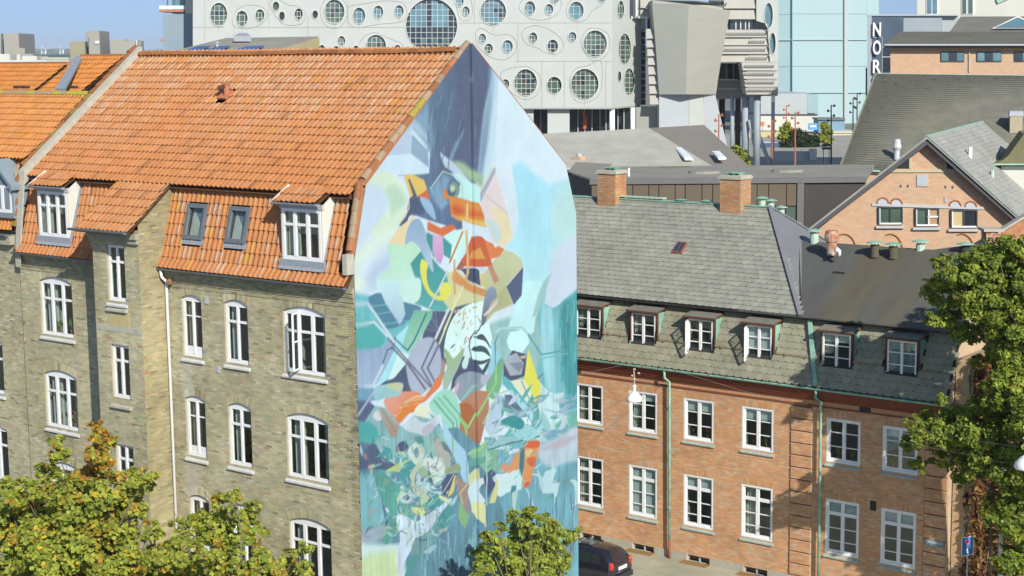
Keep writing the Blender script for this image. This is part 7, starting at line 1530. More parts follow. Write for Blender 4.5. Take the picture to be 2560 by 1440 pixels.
for px in (44, 64, 184): q = on(px, 217.5, 1, 35.9); b.box(q[0]-0.12, q[0]+0.12, q[1]-0.1, q[1]+0.1, q[2]-0.05, q[2]+0.04, CLAD2)
b.build('roof_vent', N)
# ================================================================ far left: silos, low town, hills
def far_block(g, name, label, cat, x0, y0, x1, y1, dep, m, extra=(), group=None, base=None):
    r = root(name, label, cat, g, (x0+x1)/2, y1, group); b = MB(); P0 = g.p(x0, y0); P1 = g.p(x1, y0); b.prism([(P0[0], P0[1], -0.3), (P1[0], P1[1], -0.3), P1, P0], g.e2*dep, m); b.build('wall', r)
    for (a, c, d, e, off, mm_, nm) in extra: b = MB(); g.rect(b, a, c, d, e, dep*0.5 if off > 0 else 0.4, mm_, off); b.build(nm, r)
    return r
SILO = mat('silo_concrete', (0.30, 0.285, 0.24), 0.9, 0.06, 0.02); SILO2 = mat('silo_olive', (0.27, 0.255, 0.165), 0.9, 0.06, 0.02); SILB = mat('silo_deep_blue', (0.10, 0.15, 0.27), 0.9, 0)  # last one: flat deep blue for the silo panel, stripe and a far door
g = BG(1150, 6)
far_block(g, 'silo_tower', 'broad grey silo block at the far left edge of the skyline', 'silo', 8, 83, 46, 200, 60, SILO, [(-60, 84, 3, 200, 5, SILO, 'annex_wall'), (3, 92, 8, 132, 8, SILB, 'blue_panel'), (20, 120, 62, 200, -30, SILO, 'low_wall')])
far_block(g, 'silo_block', 'squat olive silo block left of the slim silo tower', 'silo', 174, 104, 212, 200, 50, SILO2, [(170, 149, 188, 153, -0.5, CLAD2, 'dark_band')])
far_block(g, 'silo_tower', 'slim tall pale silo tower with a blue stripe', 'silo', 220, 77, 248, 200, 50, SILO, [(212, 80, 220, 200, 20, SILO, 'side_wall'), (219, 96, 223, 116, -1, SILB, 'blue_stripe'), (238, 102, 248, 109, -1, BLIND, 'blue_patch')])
far_block(g, 'silo_block', 'pale square silo block just above the roof peak', 'silo', 275, 101, 338, 200, 50, SILO, [(300, 99, 312, 102, 5, SILO, 'roof_box'), (337, 100, 343, 200, 5, WHT, 'white_edge')])
g = BG(800, 0)
far_block(g, 'harbour_shed', 'long pale low shed on the skyline beyond the orange roofs', 'building', 102, 146, 172, 200, 60, mat('pale_grey_green', (0.42, 0.45, 0.40), 0.9, 0.05, 0.02), [(102, 144, 172, 147, -0.5, WHT, 'roof_edge')])
far_block(g, 'harbour_building', 'white blocky building on the left skyline below the grey silo', 'building', -40, 135, 24, 200, 40, WHT, [(42, 136, 50, 200, 4, WHT, 'tower'), (50, 140, 92, 200, 8, mat('cream_wall', (0.55, 0.54, 0.46), 0.9, 0.05, 0.02), 'wing_wall'), (24, 150, 118, 200, -6, mat('white_grey', (0.50, 0.52, 0.53), 0.9, 0.1, 0.03), 'low_wall'), (98, 156, 106, 163, -7, SILB, 'blue_door'), (-40, 160, 16, 170, -8, mat('red_roof_far', (0.50, 0.14, 0.09), 0.8, 0), 'red_roof')])
HILL = mat('far_hill', (0.055, 0.085, 0.075), 1.0, 0.15, 0.002)
g = BG(6500, 0); b = MB(); pts = [(-900, 128), (-300, 125), (0, 124), (64, 125), (92, 122), (118, 123), (140, 121), (165, 125), (200, 126), (250, 125), (280, 125), (345, 125), (380, 127), (420, 129), (600, 128), (1200, 122), (2000, 112), (2700, 104)]
b.prism([g.p(x, y) for x, y in pts]+[down(g, 2700, 110), down(g, -900, 128)], g.e2*900, HILL); kind(b.build('hills'), 'structure')
g = BG(2400, 0); b = MB(); pts = [(-700, 139), (60, 138), (90, 136), (110, 138), (250, 137), (345, 132), (372, 126), (392, 124), (408, 127), (700, 131), (1800, 118), (2700, 106)]
b.prism([g.p(x, y) for x, y in pts]+[down(g, 2700, 110), down(g, -700, 139)], g.e2*200, mat('far_woods', (0.05, 0.085, 0.035), 1, 0.3, 0.01)); kind(b.build('woodland_terrain'), 'structure')
g = BG(4200, 0)
for i, x in enumerate((104, 114, 150, 158)):
    P0 = g.p(x, 138); P1 = g.p(x, 124); r = thing('wind_turbine', ('leftmost', 'second from left', 'third from left', 'rightmost')[i]+' of the four faint wind turbines before the hills', 'wind turbine', (P0[0], P0[1], -0.3), 'wind turbines on the skyline')
    b = MB(); b.tube([(P0[0], P0[1], -0.3), P1], [2.2, 1.2], WHITE, 6); b.build('mast', r)
    for a in (0.3, 2.4, 4.5): b = MB(); d = g.e1*math.sin(a+i)+np.array([0, 0, 1])*math.cos(a+i); b.bar(P1-g.e2*3, P1-g.e2*3+d*14, 1.0, 0.5, WHITE); b.build('blade', r)
# ================================================================ trees
LEAFM = mat('leaf', (1, 1, 1), 0.6, 0.25, 6, attr=True, trans=0.38, spec=0.3)
BARK = mat('bark', (0.16, 0.13, 0.09), 0.95, 0.3, 8, 0.5, 20)
LV = [(0, -0.5, 0), (0.42, -0.1, 0.10), (0.2, 0.45, 0.02), (0, 0.62, -0.08), (-0.2, 0.45, 0.02), (-0.42, -0.1, 0.10)]; LF = [(0, 1, 2, 3), (0, 3, 4, 5)]
MAPV = [(0, -0.45, 0), (0.5, -0.22, 0.12), (0.32, 0.12, 0.05), (0.5, 0.42, 0.06), (0, 0.62, -0.08), (-0.5, 0.42, 0.06), (-0.32, 0.12, 0.05), (-0.5, -0.22, 0.12)]; MAPF = [(0, 1, 2, 4), (2, 3, 4), (0, 4, 6, 7), (4, 5, 6)]
def tree(name, label, base, clumps, leaf, dens, pal, trunk_r, maple=False, shell=0.35, flat=0.8, limbs=True, droop=0.0, fork=None):
    """clumps: (centre xyz, radius)"""
    r = thing(name, label, 'tree', base); O = []; Nn = []; S = []; G = []
    for (c, R) in clumps:
        c = np.array(c); n = int(dens*R*R/(leaf*leaf)); sub_ = max(8, int(34*min(R/0.8, 2.0))); 
        # each clump is made of sprays so that its outline is broken
        sc = rng.normal(size=(sub_, 3)); sc /= np.linalg.norm(sc, axis=1)[:, None]; sc = c+sc*R*(0.45+0.55*rng.random((sub_, 1)))*np.array([1, 1, flat]); sr = R*(0.17+0.20*rng.random(sub_))
        k = rng.integers(0, sub_, n); d = rng.normal(size=(n, 3)); d /= np.linalg.norm(d, axis=1)[:, None]
        p = sc[k]+d*(sr[k]*rng.random(n)**shell)[:, None]*np.array([1, 1, 0.75]); out = (p-c); out /= (np.linalg.norm(out, axis=1)[:, None]+1e-6)
        nn_ = out*0.8+np.array([0.35, -0.25, 0.75])*0.8+rng.normal(size=(n, 3))*0.55; nn_ /= np.linalg.norm(nn_, axis=1)[:, None]
        O.append(p); Nn.append(nn_); G.append(k+100*len(O)); S.append(leaf*(0.65+0.7*rng.random(n)))
    O = np.vstack(O); Nn = np.vstack(Nn); S = np.concatenate(S); G = np.concatenate(G); n = len(O)
    t = rng.normal(size=(n, 3)); t[:, 2] -= droop; EX = np.cross(t, Nn); EX /= np.linalg.norm(EX, axis=1)[:, None]; EY = np.cross(Nn, EX)
    col = pal(O, G); me = scatter_mesh('foliage', MAPV if maple else LV, MAPF if maple else LF, O, EX*S[:, None], EY*S[:, None]*(1 if maple else 1.25), Nn*S[:, None], col, LEAFM)
    kind(link(bpy.data.objects.new('foliage', me), r), 'stuff')
    b = MB(); base = np.array(base, float); top = fork if fork is not None else np.mean([c for c, R in clumps], axis=0); top = np.array(top, float)
    mid = base*0.45+top*0.55+np.array([0.15, 0.1, 0]); b.tube([base, base*0.75+mid*0.25, mid, top], [trunk_r*1.25, trunk_r, trunk_r*0.7, trunk_r*0.35], BARK, 8); b.build('trunk', r, smooth=True)
    if limbs:
        cl = sorted(clumps, key=lambda q: -q[1])[:26]
        b = MB()
        for (c, R) in cl:
            c = np.array(c); f = mid+(top-mid)*rng.random()*0.9; if_ = f*0.5+c*0.5+np.array([0, 0, -0.18*np.linalg.norm(c-f)]) + rng.normal(size=3)*0.12
            b.tube([f, if_, c], [trunk_r*0.38, trunk_r*0.22, trunk_r*0.07], BARK, 6)
            for q in range(2): e = c+rng.normal(size=3)*R*0.55; b.tube([c*0.7+if_*0.3, e], [trunk_r*0.09, 0.008], BARK, 4)
        b.build('limb', r, smooth=True)
    return r
def clumps_px(L, ax, val, jit):
    out = []
    rr = random.Random(len(L))
    for (x, y, r) in L:
        P = on(x, y, ax, val+rr.uniform(-jit, jit)); d = np.linalg.norm(P-CAM); out.append((P, 1.27*r*d/FPX))
    return out
def pal_maple(O, G):
    n = len(O); z = O[:, 2]; c = np.array([0.35, 0.38, 0.055])*(0.66+0.66*rng.random((n, 1))); g = rng.random(n)
    gr = np.random.default_rng(5).random(4000)[G % 4000]
    au = (gr > 0.93)
    c[au] = np.array([0.45, 0.30, 0.04])*(0.7+0.5*rng.random((au.sum(), 1)))
    px, py = proj(O); hot = (np.abs(px-245) < 70) & (py < 1200) & (g < 0.75); c[hot] = np.array([0.52, 0.26, 0.04])*(0.6+0.6*rng.random((hot.sum(), 1)))
    c[g > 0.965] = np.array([0.66, 0.46, 0.04]); c[(g < 0.10)] *= 0.55; c[(g > 0.10) & (g < 0.28)] = np.array([0.22, 0.31, 0.045]); return c
LT = [(238, 1062, 14), (250, 1090, 24), (268, 1105, 20), (246, 1140, 32), (222, 1185, 38), (142, 1105, 18), (150, 1145, 26), (118, 1180, 24), (60, 1235, 38), (18, 1222, 28), (175, 1225, 52), (275, 1225, 48), (330, 1205, 34), (372, 1188, 18), (105, 1290, 66), (235, 1300, 74), (335, 1262, 36), (25, 1335, 66), (155, 1385, 84), (290, 1375, 76), (55, 1440, 76), (220, 1460, 86), (375, 1330, 24), (405, 1400, 30), (340, 1430, 60), (20, 1290, 34), (350, 1215, 24), (120, 1350, 70), (210, 1240, 46)]
tree('maple_tree', 'bushy yellow green maple with an orange tipped peak in front of the stair tower', (-33.5, 27.6, -0.1), clumps_px(LT, 1, 27.8, 1.0), 0.115, 22, pal_maple, 0.16, maple=True)
LT2 = [(450, 1305, 22), (500, 1300, 26), (560, 1262, 26), (590, 1240, 18), (612, 1285, 34), (545, 1325, 46), (632, 1330, 30), (470, 1385, 50), (560, 1395, 52), (660, 1400, 36), (725, 1392, 26), (768, 1368, 14), (700, 1440, 44), (620, 1450, 50), (500, 1455, 60), (420, 1440, 40), (760, 1420, 22)]
tree('maple_tree', 'smaller maple with golden tips below the middle column of apartment windows', (-28.0, 28.0, -0.1), clumps_px(LT2, 1, 28.4, 0.8), 0.115, 20, lambda O, G: pal_maple(O, G+37), 0.13, maple=True)
def pal_green(O, G):
    n = len(O); c = np.array([0.31, 0.37, 0.06])*(0.55+0.8*rng.random((n, 1))); g = rng.random(n); c[g > 0.93] = (0.30, 0.27, 0.035); c[g < 0.15] *= 0.55; return c
CT = [(1332, 1278, 18), (1330, 1305, 34), (1288, 1298, 20), (1365, 1315, 28), (1300, 1340, 40), (1250, 1322, 18), (1238, 1362, 30), (1335, 1375, 54), (1400, 1348, 30), (1432, 1335, 16), (1448, 1322, 8), (1278, 1400, 50), (1198, 1385, 16), (1215, 1415, 26), (1370, 1425, 50), (1180, 1445, 14), (1300, 1460, 60), (1408, 1400, 22), (1215, 1340, 14)]
tree('young_tree', 'round young green tree standing in front of the foot of the mural', (-27.2, 35.3, -0.1), clumps_px(CT, 0, -27.4, 0.9), 0.10, 24, pal_green, 0.11, droop=0.6)
def pal_dark(O, G):
    n = len(O); c = np.array([0.235, 0.315, 0.045])*(0.55+0.7*rng.random((n, 1))); g = rng.random(n); gr = np.random.default_rng(8).random(4000)[G % 4000]; c[gr > 0.66] *= np.array([1.5, 1.35, 1.1]); c[g > 0.93] = (0.28, 0.26, 0.04); c[g < 0.2] *= 0.5; return c
RTL = [(2352, 655, 22), (2398, 690, 42), (2345, 735, 34), (2440, 655, 42), (2500, 640, 46), (2540, 700, 58), (2462, 740, 58), (2392, 775, 46), (2338, 800, 24), (2420, 845, 24), (2480, 820, 42), (2540, 820, 58), (2516, 600, 18), (2555, 620, 38), (2510, 895, 36), (2552, 930, 44), (2350, 700, 22), (2410, 830, 28),
       (2352, 1000, 16), (2290, 1060, 24), (2330, 1085, 38), (2278, 1105, 24), (2400, 1050, 48), (2300, 1160, 22), (2370, 1128, 44), (2450, 1085, 50), (2440, 1160, 40), (2400, 1195, 22), (2510, 1050, 50), (2545, 1120, 40), (2500, 1180, 36), (2552, 1225, 32), (2508, 1265, 38), (2478, 1292, 20), (2540, 1320, 36), (2555, 1390, 24), (2600, 700, 70), (2620, 850, 70), (2610, 1050, 70), (2600, 1180, 50), (2560, 970, 30), (2450, 1010, 26), (2640, 600, 60), (2320, 1035, 20), (2370, 1075, 30), (2480, 1130, 44), (2420, 1100, 40), (2540, 1040, 40), (2530, 1400, 40), (2545, 1270, 34), (2580, 1340, 50), (2470, 690, 44), (2430, 720, 40), (2500, 770, 50), (2560, 780, 46), (2480, 860, 26), (2530, 950, 40), (2470, 960, 24), (2550, 1000, 40), (2500, 1000, 30), (2440, 900, 18), (2530, 880, 44)]
tree('broad_tree', 'large dark green tree overhanging the right end of the red brick house', (-15.6, 49.2, -0.1), clumps_px(RTL, 1, 49.6, 1.0), 0.088, 26, pal_dark, 0.24, fork=on(2600, 860, 1, 49.8), flat=0.75)
# plaza trees and bushes
def bgclump(g, L, jit=2.0):
    rr = random.Random(9); return [(g.p(x, y, rr.uniform(-jit, jit)), r*g.d/FPX) for (x, y, r) in L]
g = BG(330, 0)
pal_lime = lambda O, G: np.array([0.30, 0.33, 0.03])*(0.6+0.6*rng.random((len(O), 1))); pal_deep = lambda O, G: np.array([0.028, 0.052, 0.015])*(0.5+1.0*rng.random((len(O), 1)))
for L, pal, lab in (([(1962, 325, 13), (1968, 312, 10), (1958, 342, 14), (1975, 332, 13)], pal_lime, 'small lime green tree left of the dark round trees on the plaza'), ([(2060, 315, 13), (2068, 330, 14), (2055, 345, 14), (2070, 350, 13)], pal_lime, 'small lime green tree right of the dark round trees on the plaza'),
                    ([(1985, 345, 24), (2002, 350, 26), (1972, 360, 18), (1992, 335, 18), (2010, 365, 18)], pal_deep, 'large dark round tree on the plaza'), ([(2032, 350, 17), (2040, 356, 13), (2028, 364, 13)], pal_deep, 'small dark round tree on the plaza')):
    c = bgclump(g, L, 0.6); q = g.p(np.mean([l[0] for l in L]), 380); tree('plaza_tree', lab, (q[0], q[1], -0.3), c, 0.40, 40, pal, 0.18, limbs=False)
g = BG(262, 0); c = bgclump(g, [(1840, 372, 12), (1850, 380, 15), (1860, 395, 14), (1868, 408, 12), (1846, 398, 14)], 0.5); q = g.p(1855, 415); tree('bush', 'yellow green bush at the foot of the concert hall columns', (q[0], q[1], -0.3), c, 0.35, 26, pal_lime, 0.15, limbs=False)
# ================================================================ plaza furniture
g = BG(300, 0); PLZ = mat('plaza_paving', (0.34, 0.33, 0.29), 0.9, 0.12, 0.1)
b = MB(); b.face([g.p(1700, 330)*np.array([1, 1, 0])+(0, 0, -0.28)]+[g.p(x, 400, o)*np.array([1, 1, 0])+(0, 0, -0.28) for x, o in ((1700, -80), (2300, -80), (2300, 90), (1700, 90))][1:], PLZ)
b = MB(); q = [g.p(x, 400, o)*np.array([1, 1, 0])+(0, 0, -0.27) for x, o in ((1650, -70), (2400, -70), (2400, 85), (1650, 85))]; b.face(q, PLZ); kind(b.build('plaza'), 'structure')
RUST = mat('rust_red_pole', (0.36, 0.13, 0.07), 0.8, 0.1, 1)
for (x, y0, y1, d, m, lab) in ((1988, 280, 415, 262, RUST, 'rust red lamp pole in front of the dark round trees'), (1930, 300, 415, 255, RUST, 'rust red lamp pole close to the white tipped column'), (1797, 285, 350, 250, RUST, 'rust red lamp pole beside the pale metal skirt of the hall'), (1966, 262, 320, 330, RUST, 'thin rust red pole behind the lime green plaza tree'), (2078, 262, 420, 270, CLAD2, 'dark pole with spotlights right of the plaza trees'), (2133, 245, 330, 300, CLAD2, 'dark floodlight mast left of its twin, beside the big slate roof'), (2143, 232, 330, 305, CLAD2, 'taller dark floodlight mast touching the big slate roof')):
    gg = BG(d, 0); P0 = gg.p(x, y1); P1 = gg.p(x, y0); r = thing('lamp_pole', lab, 'lamp pole', (P0[0], P0[1], -0.3), 'slim poles on the plaza'); b = MB(); b.tube([(P0[0], P0[1], -0.3), P1], [0.16, 0.10], m, 6); b.build('pole', r)
    for k in range(4): t = P1-np.array([0, 0, 0.8*k+0.2]); s = (-1)**k; b = MB(); b.bar(t, t+gg.e1*0.5*s, 0.12, 0.12, m); b.bar(t+gg.e1*0.5*s-(0, 0, .15), t+gg.e1*0.5*s+(0, 0, .25), 0.25, 0.25, m); b.build('spotlight', r)
gg = BG(280, 0)
def simple(name, label, cat, parts, gg, x, y):
    r = root(name, label, cat, gg, x, y)
    for nm, (x0, y0, x1, y1, dep, m, off) in parts: b = MB(); gg.rect(b, x0, y0, x1, y1, dep, m, off); b.build(nm, r)
    return r
simple('notice_board', 'black double notice board on two thin legs on the plaza', 'sign', [('board', (2055, 360, 2077, 366, 0.2, CLAD2, 0)), ('board', (2055, 368, 2077, 374, 0.2, CLAD2, 0)), ('leg', (2058, 374, 2059.5, 418, 0.1, CLAD2, 0)), ('leg', (2072, 374, 2073.5, 418, 0.1, CLAD2, 0))], gg, 2066, 415)
simple('plaza_wall', 'long low pale retaining wall on the plaza', 'wall', [('wall', (1930, 378, 2040, 402, 0.6, mat('pale_wall', (0.46, 0.47, 0.47), 0.9, 0.08, 0.3), 0)), ('end_wall', (2024, 372, 2042, 400, 0.6, WHT, -1))], gg, 1990, 400)
gg = BG(330, 0)
simple('blue_container', 'dark blue container behind the columns of the hall', 'container', [('body', (1905, 358, 1968, 378, 4, mat('navy_sheet', (0.05, 0.085, 0.16), 0.6, 0.1, 0.5), 0)), ('lid', (1905, 355, 1968, 357.5, 4, GREYP, 0))], gg, 1935, 378)
gg = BG(372, 0)
simple('plaza_house', 'small cream building beyond the plaza beside the floodlight masts', 'building', [('wall', (2082, 332, 2140, 362, 8, CREAM, 0)), ('window', (2108, 342, 2116, 352, 0.1, SKYG, -0.15)), ('roof', (2080, 329, 2142, 332, 9, WHT, -0.3))], gg, 2110, 360)
simple('yellow_shed', 'pale yellow shed between the columns and the warehouse', 'building', [('wall', (1870, 330, 1960, 352, 8, mat('pale_yellow', (0.46, 0.42, 0.22), 0.9, 0.1, 0.3), -3))], gg, 1915, 352)
simple('blue_billboard', 'bright blue billboard on the grey warehouse wall', 'billboard', [('panel', (2021, 308, 2044, 325, 0.4, mat('billboard_blue', (0.10, 0.32, 0.60), 0.6, 0.1, 0.5), 0)), ('white_stripe', (2025, 314, 2040, 318, 0.1, WHITE, -0.15))], gg, 2033, 320)
simple('blue_gate_building', 'low blue grey gate building at the foot of the pale blue block', 'building', [('wall', (2046, 300, 2112, 332, 6, mat('blue_grey_gate', (0.16, 0.28, 0.36), 0.7, 0.15, 0.4), 6)), ('roof', (2044, 296, 2114, 300, 7, TRIM, 5.5))], gg, 2080, 330)
simple('orange_disc', 'small orange round sign by the hall columns', 'sign', [('disc', (1902, 304, 1911, 315, 0.3, mat('orange_sign', (0.6, 0.2, 0.03), 0.7, 0), 0)), ('pole', (1906, 315, 1907, 350, 0.2, TRIM, 0))], gg, 1906, 345)
# ================================================================ ivy clad neighbour of the red house
V = thing('ivy_house', 'tall brick house wrapped in brown climbing plants at the right edge', 'house', (-18, 56, 0))
b = MB(); YV = 53.05
b.prism([(-22.33, YV, -0.1), (-8, YV, -0.1), (-8, YV, 12.8), (-14.5, YV, 12.8), (-20.6, YV, 9.6), (-22.33, YV, 9.0)], (0, 9, 0), MORTR); b.build('wall', V)
def pal_ochre(n, P): return pal_red(n, P)*np.array([0.95, 1.15, 1.25])
bricks('brick', V, (-22.33, YV, 0), (1, 0, 0), (0, -1, 0), 6.5, 0, 9.4, lambda z: [(0.02, 5.5)] if z < 9 else [(0.02+(z-9)*2.8, 5.5)], pal_ochre, BRICKR)
# gable coping and pier behind, rising to the right
gg = BG(73, 0); b = MB(); c1 = [gg.p(2385, 636), gg.p(2440, 612), gg.p(2560, 540), gg.p(2700, 450)]
gg.poly(b, [(2385, 638), (2440, 614), (2560, 543), (2700, 455), (2700, 720), (2385, 720)], 0.35, mat('pier_brick', (0.40, 0.19, 0.095), 0.9, 0.3, 5, 0.3, 20)); b.build('gable', V)
b = MB()
for a, c in zip(c1, c1[1:]): b.bar(a, c, 0.5, 0.10, CEM)
b.build('gable_coping', V)
b = MB(); gg.rect(b, 2466, 580, 2496, 660, 0.8, mat('old_red_brick', (0.36, 0.14, 0.08), 0.9, 0.35, 6, 0.3, 20, col2=(0.45, 0.38, 0.32), c2scale=3), -0.9); ch = b.build('chimney', V); b = MB(); gg.rect(b, 2460, 573, 2512, 579.5, 1.0, CEM, -1.0); o = b.build('chimney_cap'); o.parent = ch
b = MB(); b.bar(on(2330, 640, 1, 57.9)+(0, 0, .1), on(2470, 622, 1, 57.9)+(0, 0, .1), 0.5, 0.25, TRIM); b.build('parapet', V)
# hanging brown stems and leaves
n = 26000; X = -21.95+rng.random(n)*5.0; Zv = rng.random(n)**0.85*9.2; st = np.sin(X*7.0)+0.6*np.sin(X*17+Zv*0.4)+0.5*np.sin(Zv*1.3+X*2); keep = (st > -0.7) & (X+0.2*np.sin(Zv*2.1)+0.25*(Zv < 4.0) > -21.75); X, Zv = X[keep], Zv[keep]; n = len(X)
O = np.stack([X, YV-0.06-0.32*rng.random(n)**1.5*(0.4+0.6*(np.sin(X*7.0) > 0)), Zv], 1); Nn = np.array([0.2, -0.9, 0.35])+rng.normal(size=(n, 3))*0.45; Nn /= np.linalg.norm(Nn, axis=1)[:, None]; t = rng.normal(size=(n, 3)); EX = np.cross(t, Nn); EX /= np.linalg.norm(EX, axis=1)[:, None]; EY = np.cross(Nn, EX); S = 0.06+0.08*rng.random(n)
cb = np.where(rng.random((n, 1)) < 0.55, np.array([[0.30, 0.165, 0.06]]), np.array([[0.16, 0.07, 0.03]]))*(0.5+0.9*rng.random((n, 1))); gr_ = rng.random(n) < 0.06; cb[gr_] = (0.10, 0.13, 0.03)
me = scatter_mesh('climbing_plant', LV, LF, O, EX*S[:, None], EY*S[:, None]*1.8, Nn*S[:, None], cb, LEAFM); kind(link(bpy.data.objects.new('climbing_plant', me), V), 'stuff')
b = MB()
for i in range(26):
    x = -21.8+i*0.2+random.uniform(-.1, .1); pts = [(x+0.12*math.sin(k*1.3+i), YV-0.10-0.05*random.random(), k*1.1) for k in range(9)]; b.tube(pts, [0.035]*4+[0.02]*5, BARK, 5)
kind(b.build('stems', V), 'stuff')
# ================================================================ street furniture
PALE = mat('pale_birch_grey', (0.50, 0.55, 0.56), 0.6, 0.15, 4)
P0 = on(2500, 1440, 1, 50.6); r = thing('light_mast', 'tall pale grey mast rising through the foliage at the right', 'mast', (P0[0], P0[1], -0.1)); P1 = on(2504, 920, 1, 50.6); b = MB(); b.tube([(P0[0], P0[1], -0.1), (P0[0], P0[1], 4), (P0[0], P0[1], P1[2])], [0.085, 0.07, 0.05], PALE, 10); b.build('pole', r, smooth=True); b = MB(); b.box(P0[0]-.1, P0[0]+.1, P0[1]-.14, P0[1]-.05, 5.8, 6.2, GREYP); b.build('junction_box', r)
# dead end road sign
Ps = on(2418, 1365, 1, 51.7); r = thing('road_sign', 'blue and white dead end road sign with a red bar on a thin grey pole', 'road sign', (Ps[0], Ps[1], 0)); BL = mat('sign_blue', (0.03, 0.17, 0.50), 0.4, 0); RD = mat('sign_red', (0.60, 0.03, 0.05), 0.4, 0)
b = MB(); b.tube([(Ps[0], Ps[1]+0.05, -0.1), (Ps[0], Ps[1]+0.05, Ps[2]+0.30)], 0.028, GREYP, 8); b.build('pole', r, smooth=True)
ez = np.array([0, 0, 1.0]); eu = np.array([0.45, 0.893, 0]); en = np.array([0.893, -0.45, 0])
def plate(u0, u1, z0, z1, o0, o1, m, nm, par):
    b = MB(); C0 = Ps+en*o0; b.prism([C0+eu*u0+ez*z0, C0+eu*u1+ez*z0, C0+eu*u1+ez*z1, C0+eu*u0+ez*z1], en*(o1-o0), m); o = b.build(nm); o.parent = par; return o
b = MB(); C0 = Ps; b.prism([C0+eu*-.25+ez*-.32, C0+eu*.25+ez*-.32, C0+eu*.25+ez*.32, C0+eu*-.25+ez*.32], en*0.015, WHITE); pl = b.build('sign_plate', r)
plate(-.23, .23, -.30, .30, 0.016, 0.019, BL, 'blue_field', pl); plate(-.035, .035, -.24, .12, 0.020, 0.023, WHITE, 'white_stem', pl); plate(-.10, .10, .12, .20, 0.020, 0.023, RD, 'red_bar', pl)
# lamps hung over the street on wires
def hang_lamp(px, py, Y, label, wires, s=1.0):
    P = on(px, py, 1, Y); r = thing('street_lamp', label, 'street lamp', P, 'lamps hung over the street')
    b = MB(); b.lathe([(0.27*s, 0.0), (0.29*s, 0.05*s), (0.26*s, 0.16*s), (0.16*s, 0.27*s), (0.07*s, 0.33*s)], P, WHITE, 18); b.build('lamp_shade', r, smooth=True)
    b = MB(); b.lathe([(0.055, 0.33*s), (0.05, 0.50), (0.075, 0.52), (0.05, 0.58)], P, WHITE, 10); b.tube([P+(0, 0, .55), P+(0.0, 0, 0.85), P+(-0.03, 0, 1.15)], 0.022, CEM, 6)
    for k, zz in enumerate((0.75, 0.86, 0.98, 1.1)): b.lathe([(0.03, 0), (0.055, 0.03), (0.03, 0.06)], P+np.array([0.09*(-1)**k*(k % 3), 0, zz]), CREAM, 8)
    b.build('hanger', r)
    for w in wires: b = MB(); b.tube([on(x, y, 1, yy) for x, y, yy in w], 0.006, TRIM, 5); b.build('wire', r)
hang_lamp(1586, 1003, 47.0, 'white dome lamp hanging on wires before the second upper window of the red house', [[(1400, 948, 44), (1500, 925, 45.6), (1578, 908, 47)], [(1400, 925, 44), (1500, 935, 45.6), (1640, 965, 49), (1665, 952, 52.6)], [(1578, 908, 47), (1700, 930, 48), (1850, 975, 49.3), (1985, 1010, 51), (2040, 1010, 52.6)]])
hang_lamp(2566, 1172, 45.5, 'white dome lamp cut off by the right edge in front of the dark foliage', [[(2230, 1062, 47.5), (2330, 1080, 47), (2450, 1103, 46), (2600, 1125, 45)], [(2230, 1100, 47.5), (2360, 1125, 47), (2500, 1155, 46), (2620, 1168, 45)]], 1.2)
# ================================================================ parked car
CX, CY = -33.25, 48.85
car = thing('parked_car', 'small black five door hatchback parked beside the red brick house', 'car', (CX-1.75, CY, -0.1))
PNT = mat('black_car_paint', (0.012, 0.012, 0.022), 0.22, 0.0, 1, coat=1.0, spec=0.6); TYRE = mat('tyre_rubber', (0.02, 0.02, 0.02), 0.9, 0); RIM = mat('alloy_rim', (0.45, 0.45, 0.46), 0.35, 0, metal=0.8); TRM = mat('black_trim', (0.02, 0.02, 0.02), 0.7, 0)
CG_ = mat('car_glass', (0.02, 0.03, 0.03), 0.06, 0, spec=0.9); RL = mat('rear_light_red', (0.62, 0.03, 0.015), 0.15, 0, spec=0.7)
# cross sections: x forward from the tail; (half width, z) from sill to roof centre
def sec(x, ws): return [(x, w, z) for w, z in ws]
SECS = [(0.0, [(0.60, 0.34), (0.70, 0.42), (0.73, 0.62), (0.70, 0.84), (0.62, 0.98), (0.50, 1.02), (0.0, 1.04)]),
        (0.10, [(0.66, 0.24), (0.755, 0.36), (0.785, 0.62), (0.765, 0.88), (0.69, 1.06), (0.56, 1.16), (0.0, 1.20)]),
        (0.35, [(0.70, 0.20), (0.775, 0.32), (0.80, 0.62), (0.785, 0.92), (0.70, 1.20), (0.56, 1.40), (0.0, 1.46)]),
        (0.60, [(0.72, 0.20), (0.78, 0.32), (0.805, 0.62), (0.79, 0.92), (0.69, 1.26), (0.57, 1.47), (0.0, 1.53)]),
        (1.30, [(0.72, 0.20), (0.78, 0.32), (0.81, 0.62), (0.795, 0.91), (0.69, 1.27), (0.58, 1.50), (0.0, 1.565)]),
        (2.00, [(0.72, 0.20), (0.78, 0.32), (0.81, 0.62), (0.795, 0.90), (0.68, 1.24), (0.56, 1.46), (0.0, 1.52)]),
        (2.45, [(0.72, 0.20), (0.78, 0.32), (0.80, 0.62), (0.785, 0.89), (0.67, 1.08), (0.54, 1.24), (0.0, 1.28)]),
        (2.85, [(0.72, 0.20), (0.78, 0.32), (0.79, 0.60), (0.76, 0.84), (0.66, 0.92), (0.50, 0.97), (0.0, 1.00)]),
        (3.35, [(0.66, 0.22), (0.74, 0.32), (0.74, 0.55), (0.68, 0.72), (0.56, 0.80), (0.44, 0.84), (0.0, 0.87)]),
        (3.52, [(0.52, 0.28), (0.60, 0.36), (0.60, 0.52), (0.54, 0.64), (0.44, 0.70), (0.36, 0.72), (0.0, 0.74)])]
def cpt(x, w, z): return (CX-x, CY-w, z-0.1)
bm = bmesh.new(); rings = []
for x, ws in SECS:
    rings.append([bm.verts.new(cpt(x, w, z)) for w, z in ws]+[bm.verts.new(cpt(x, -w, z)) for w, z in ws[-2::-1]])
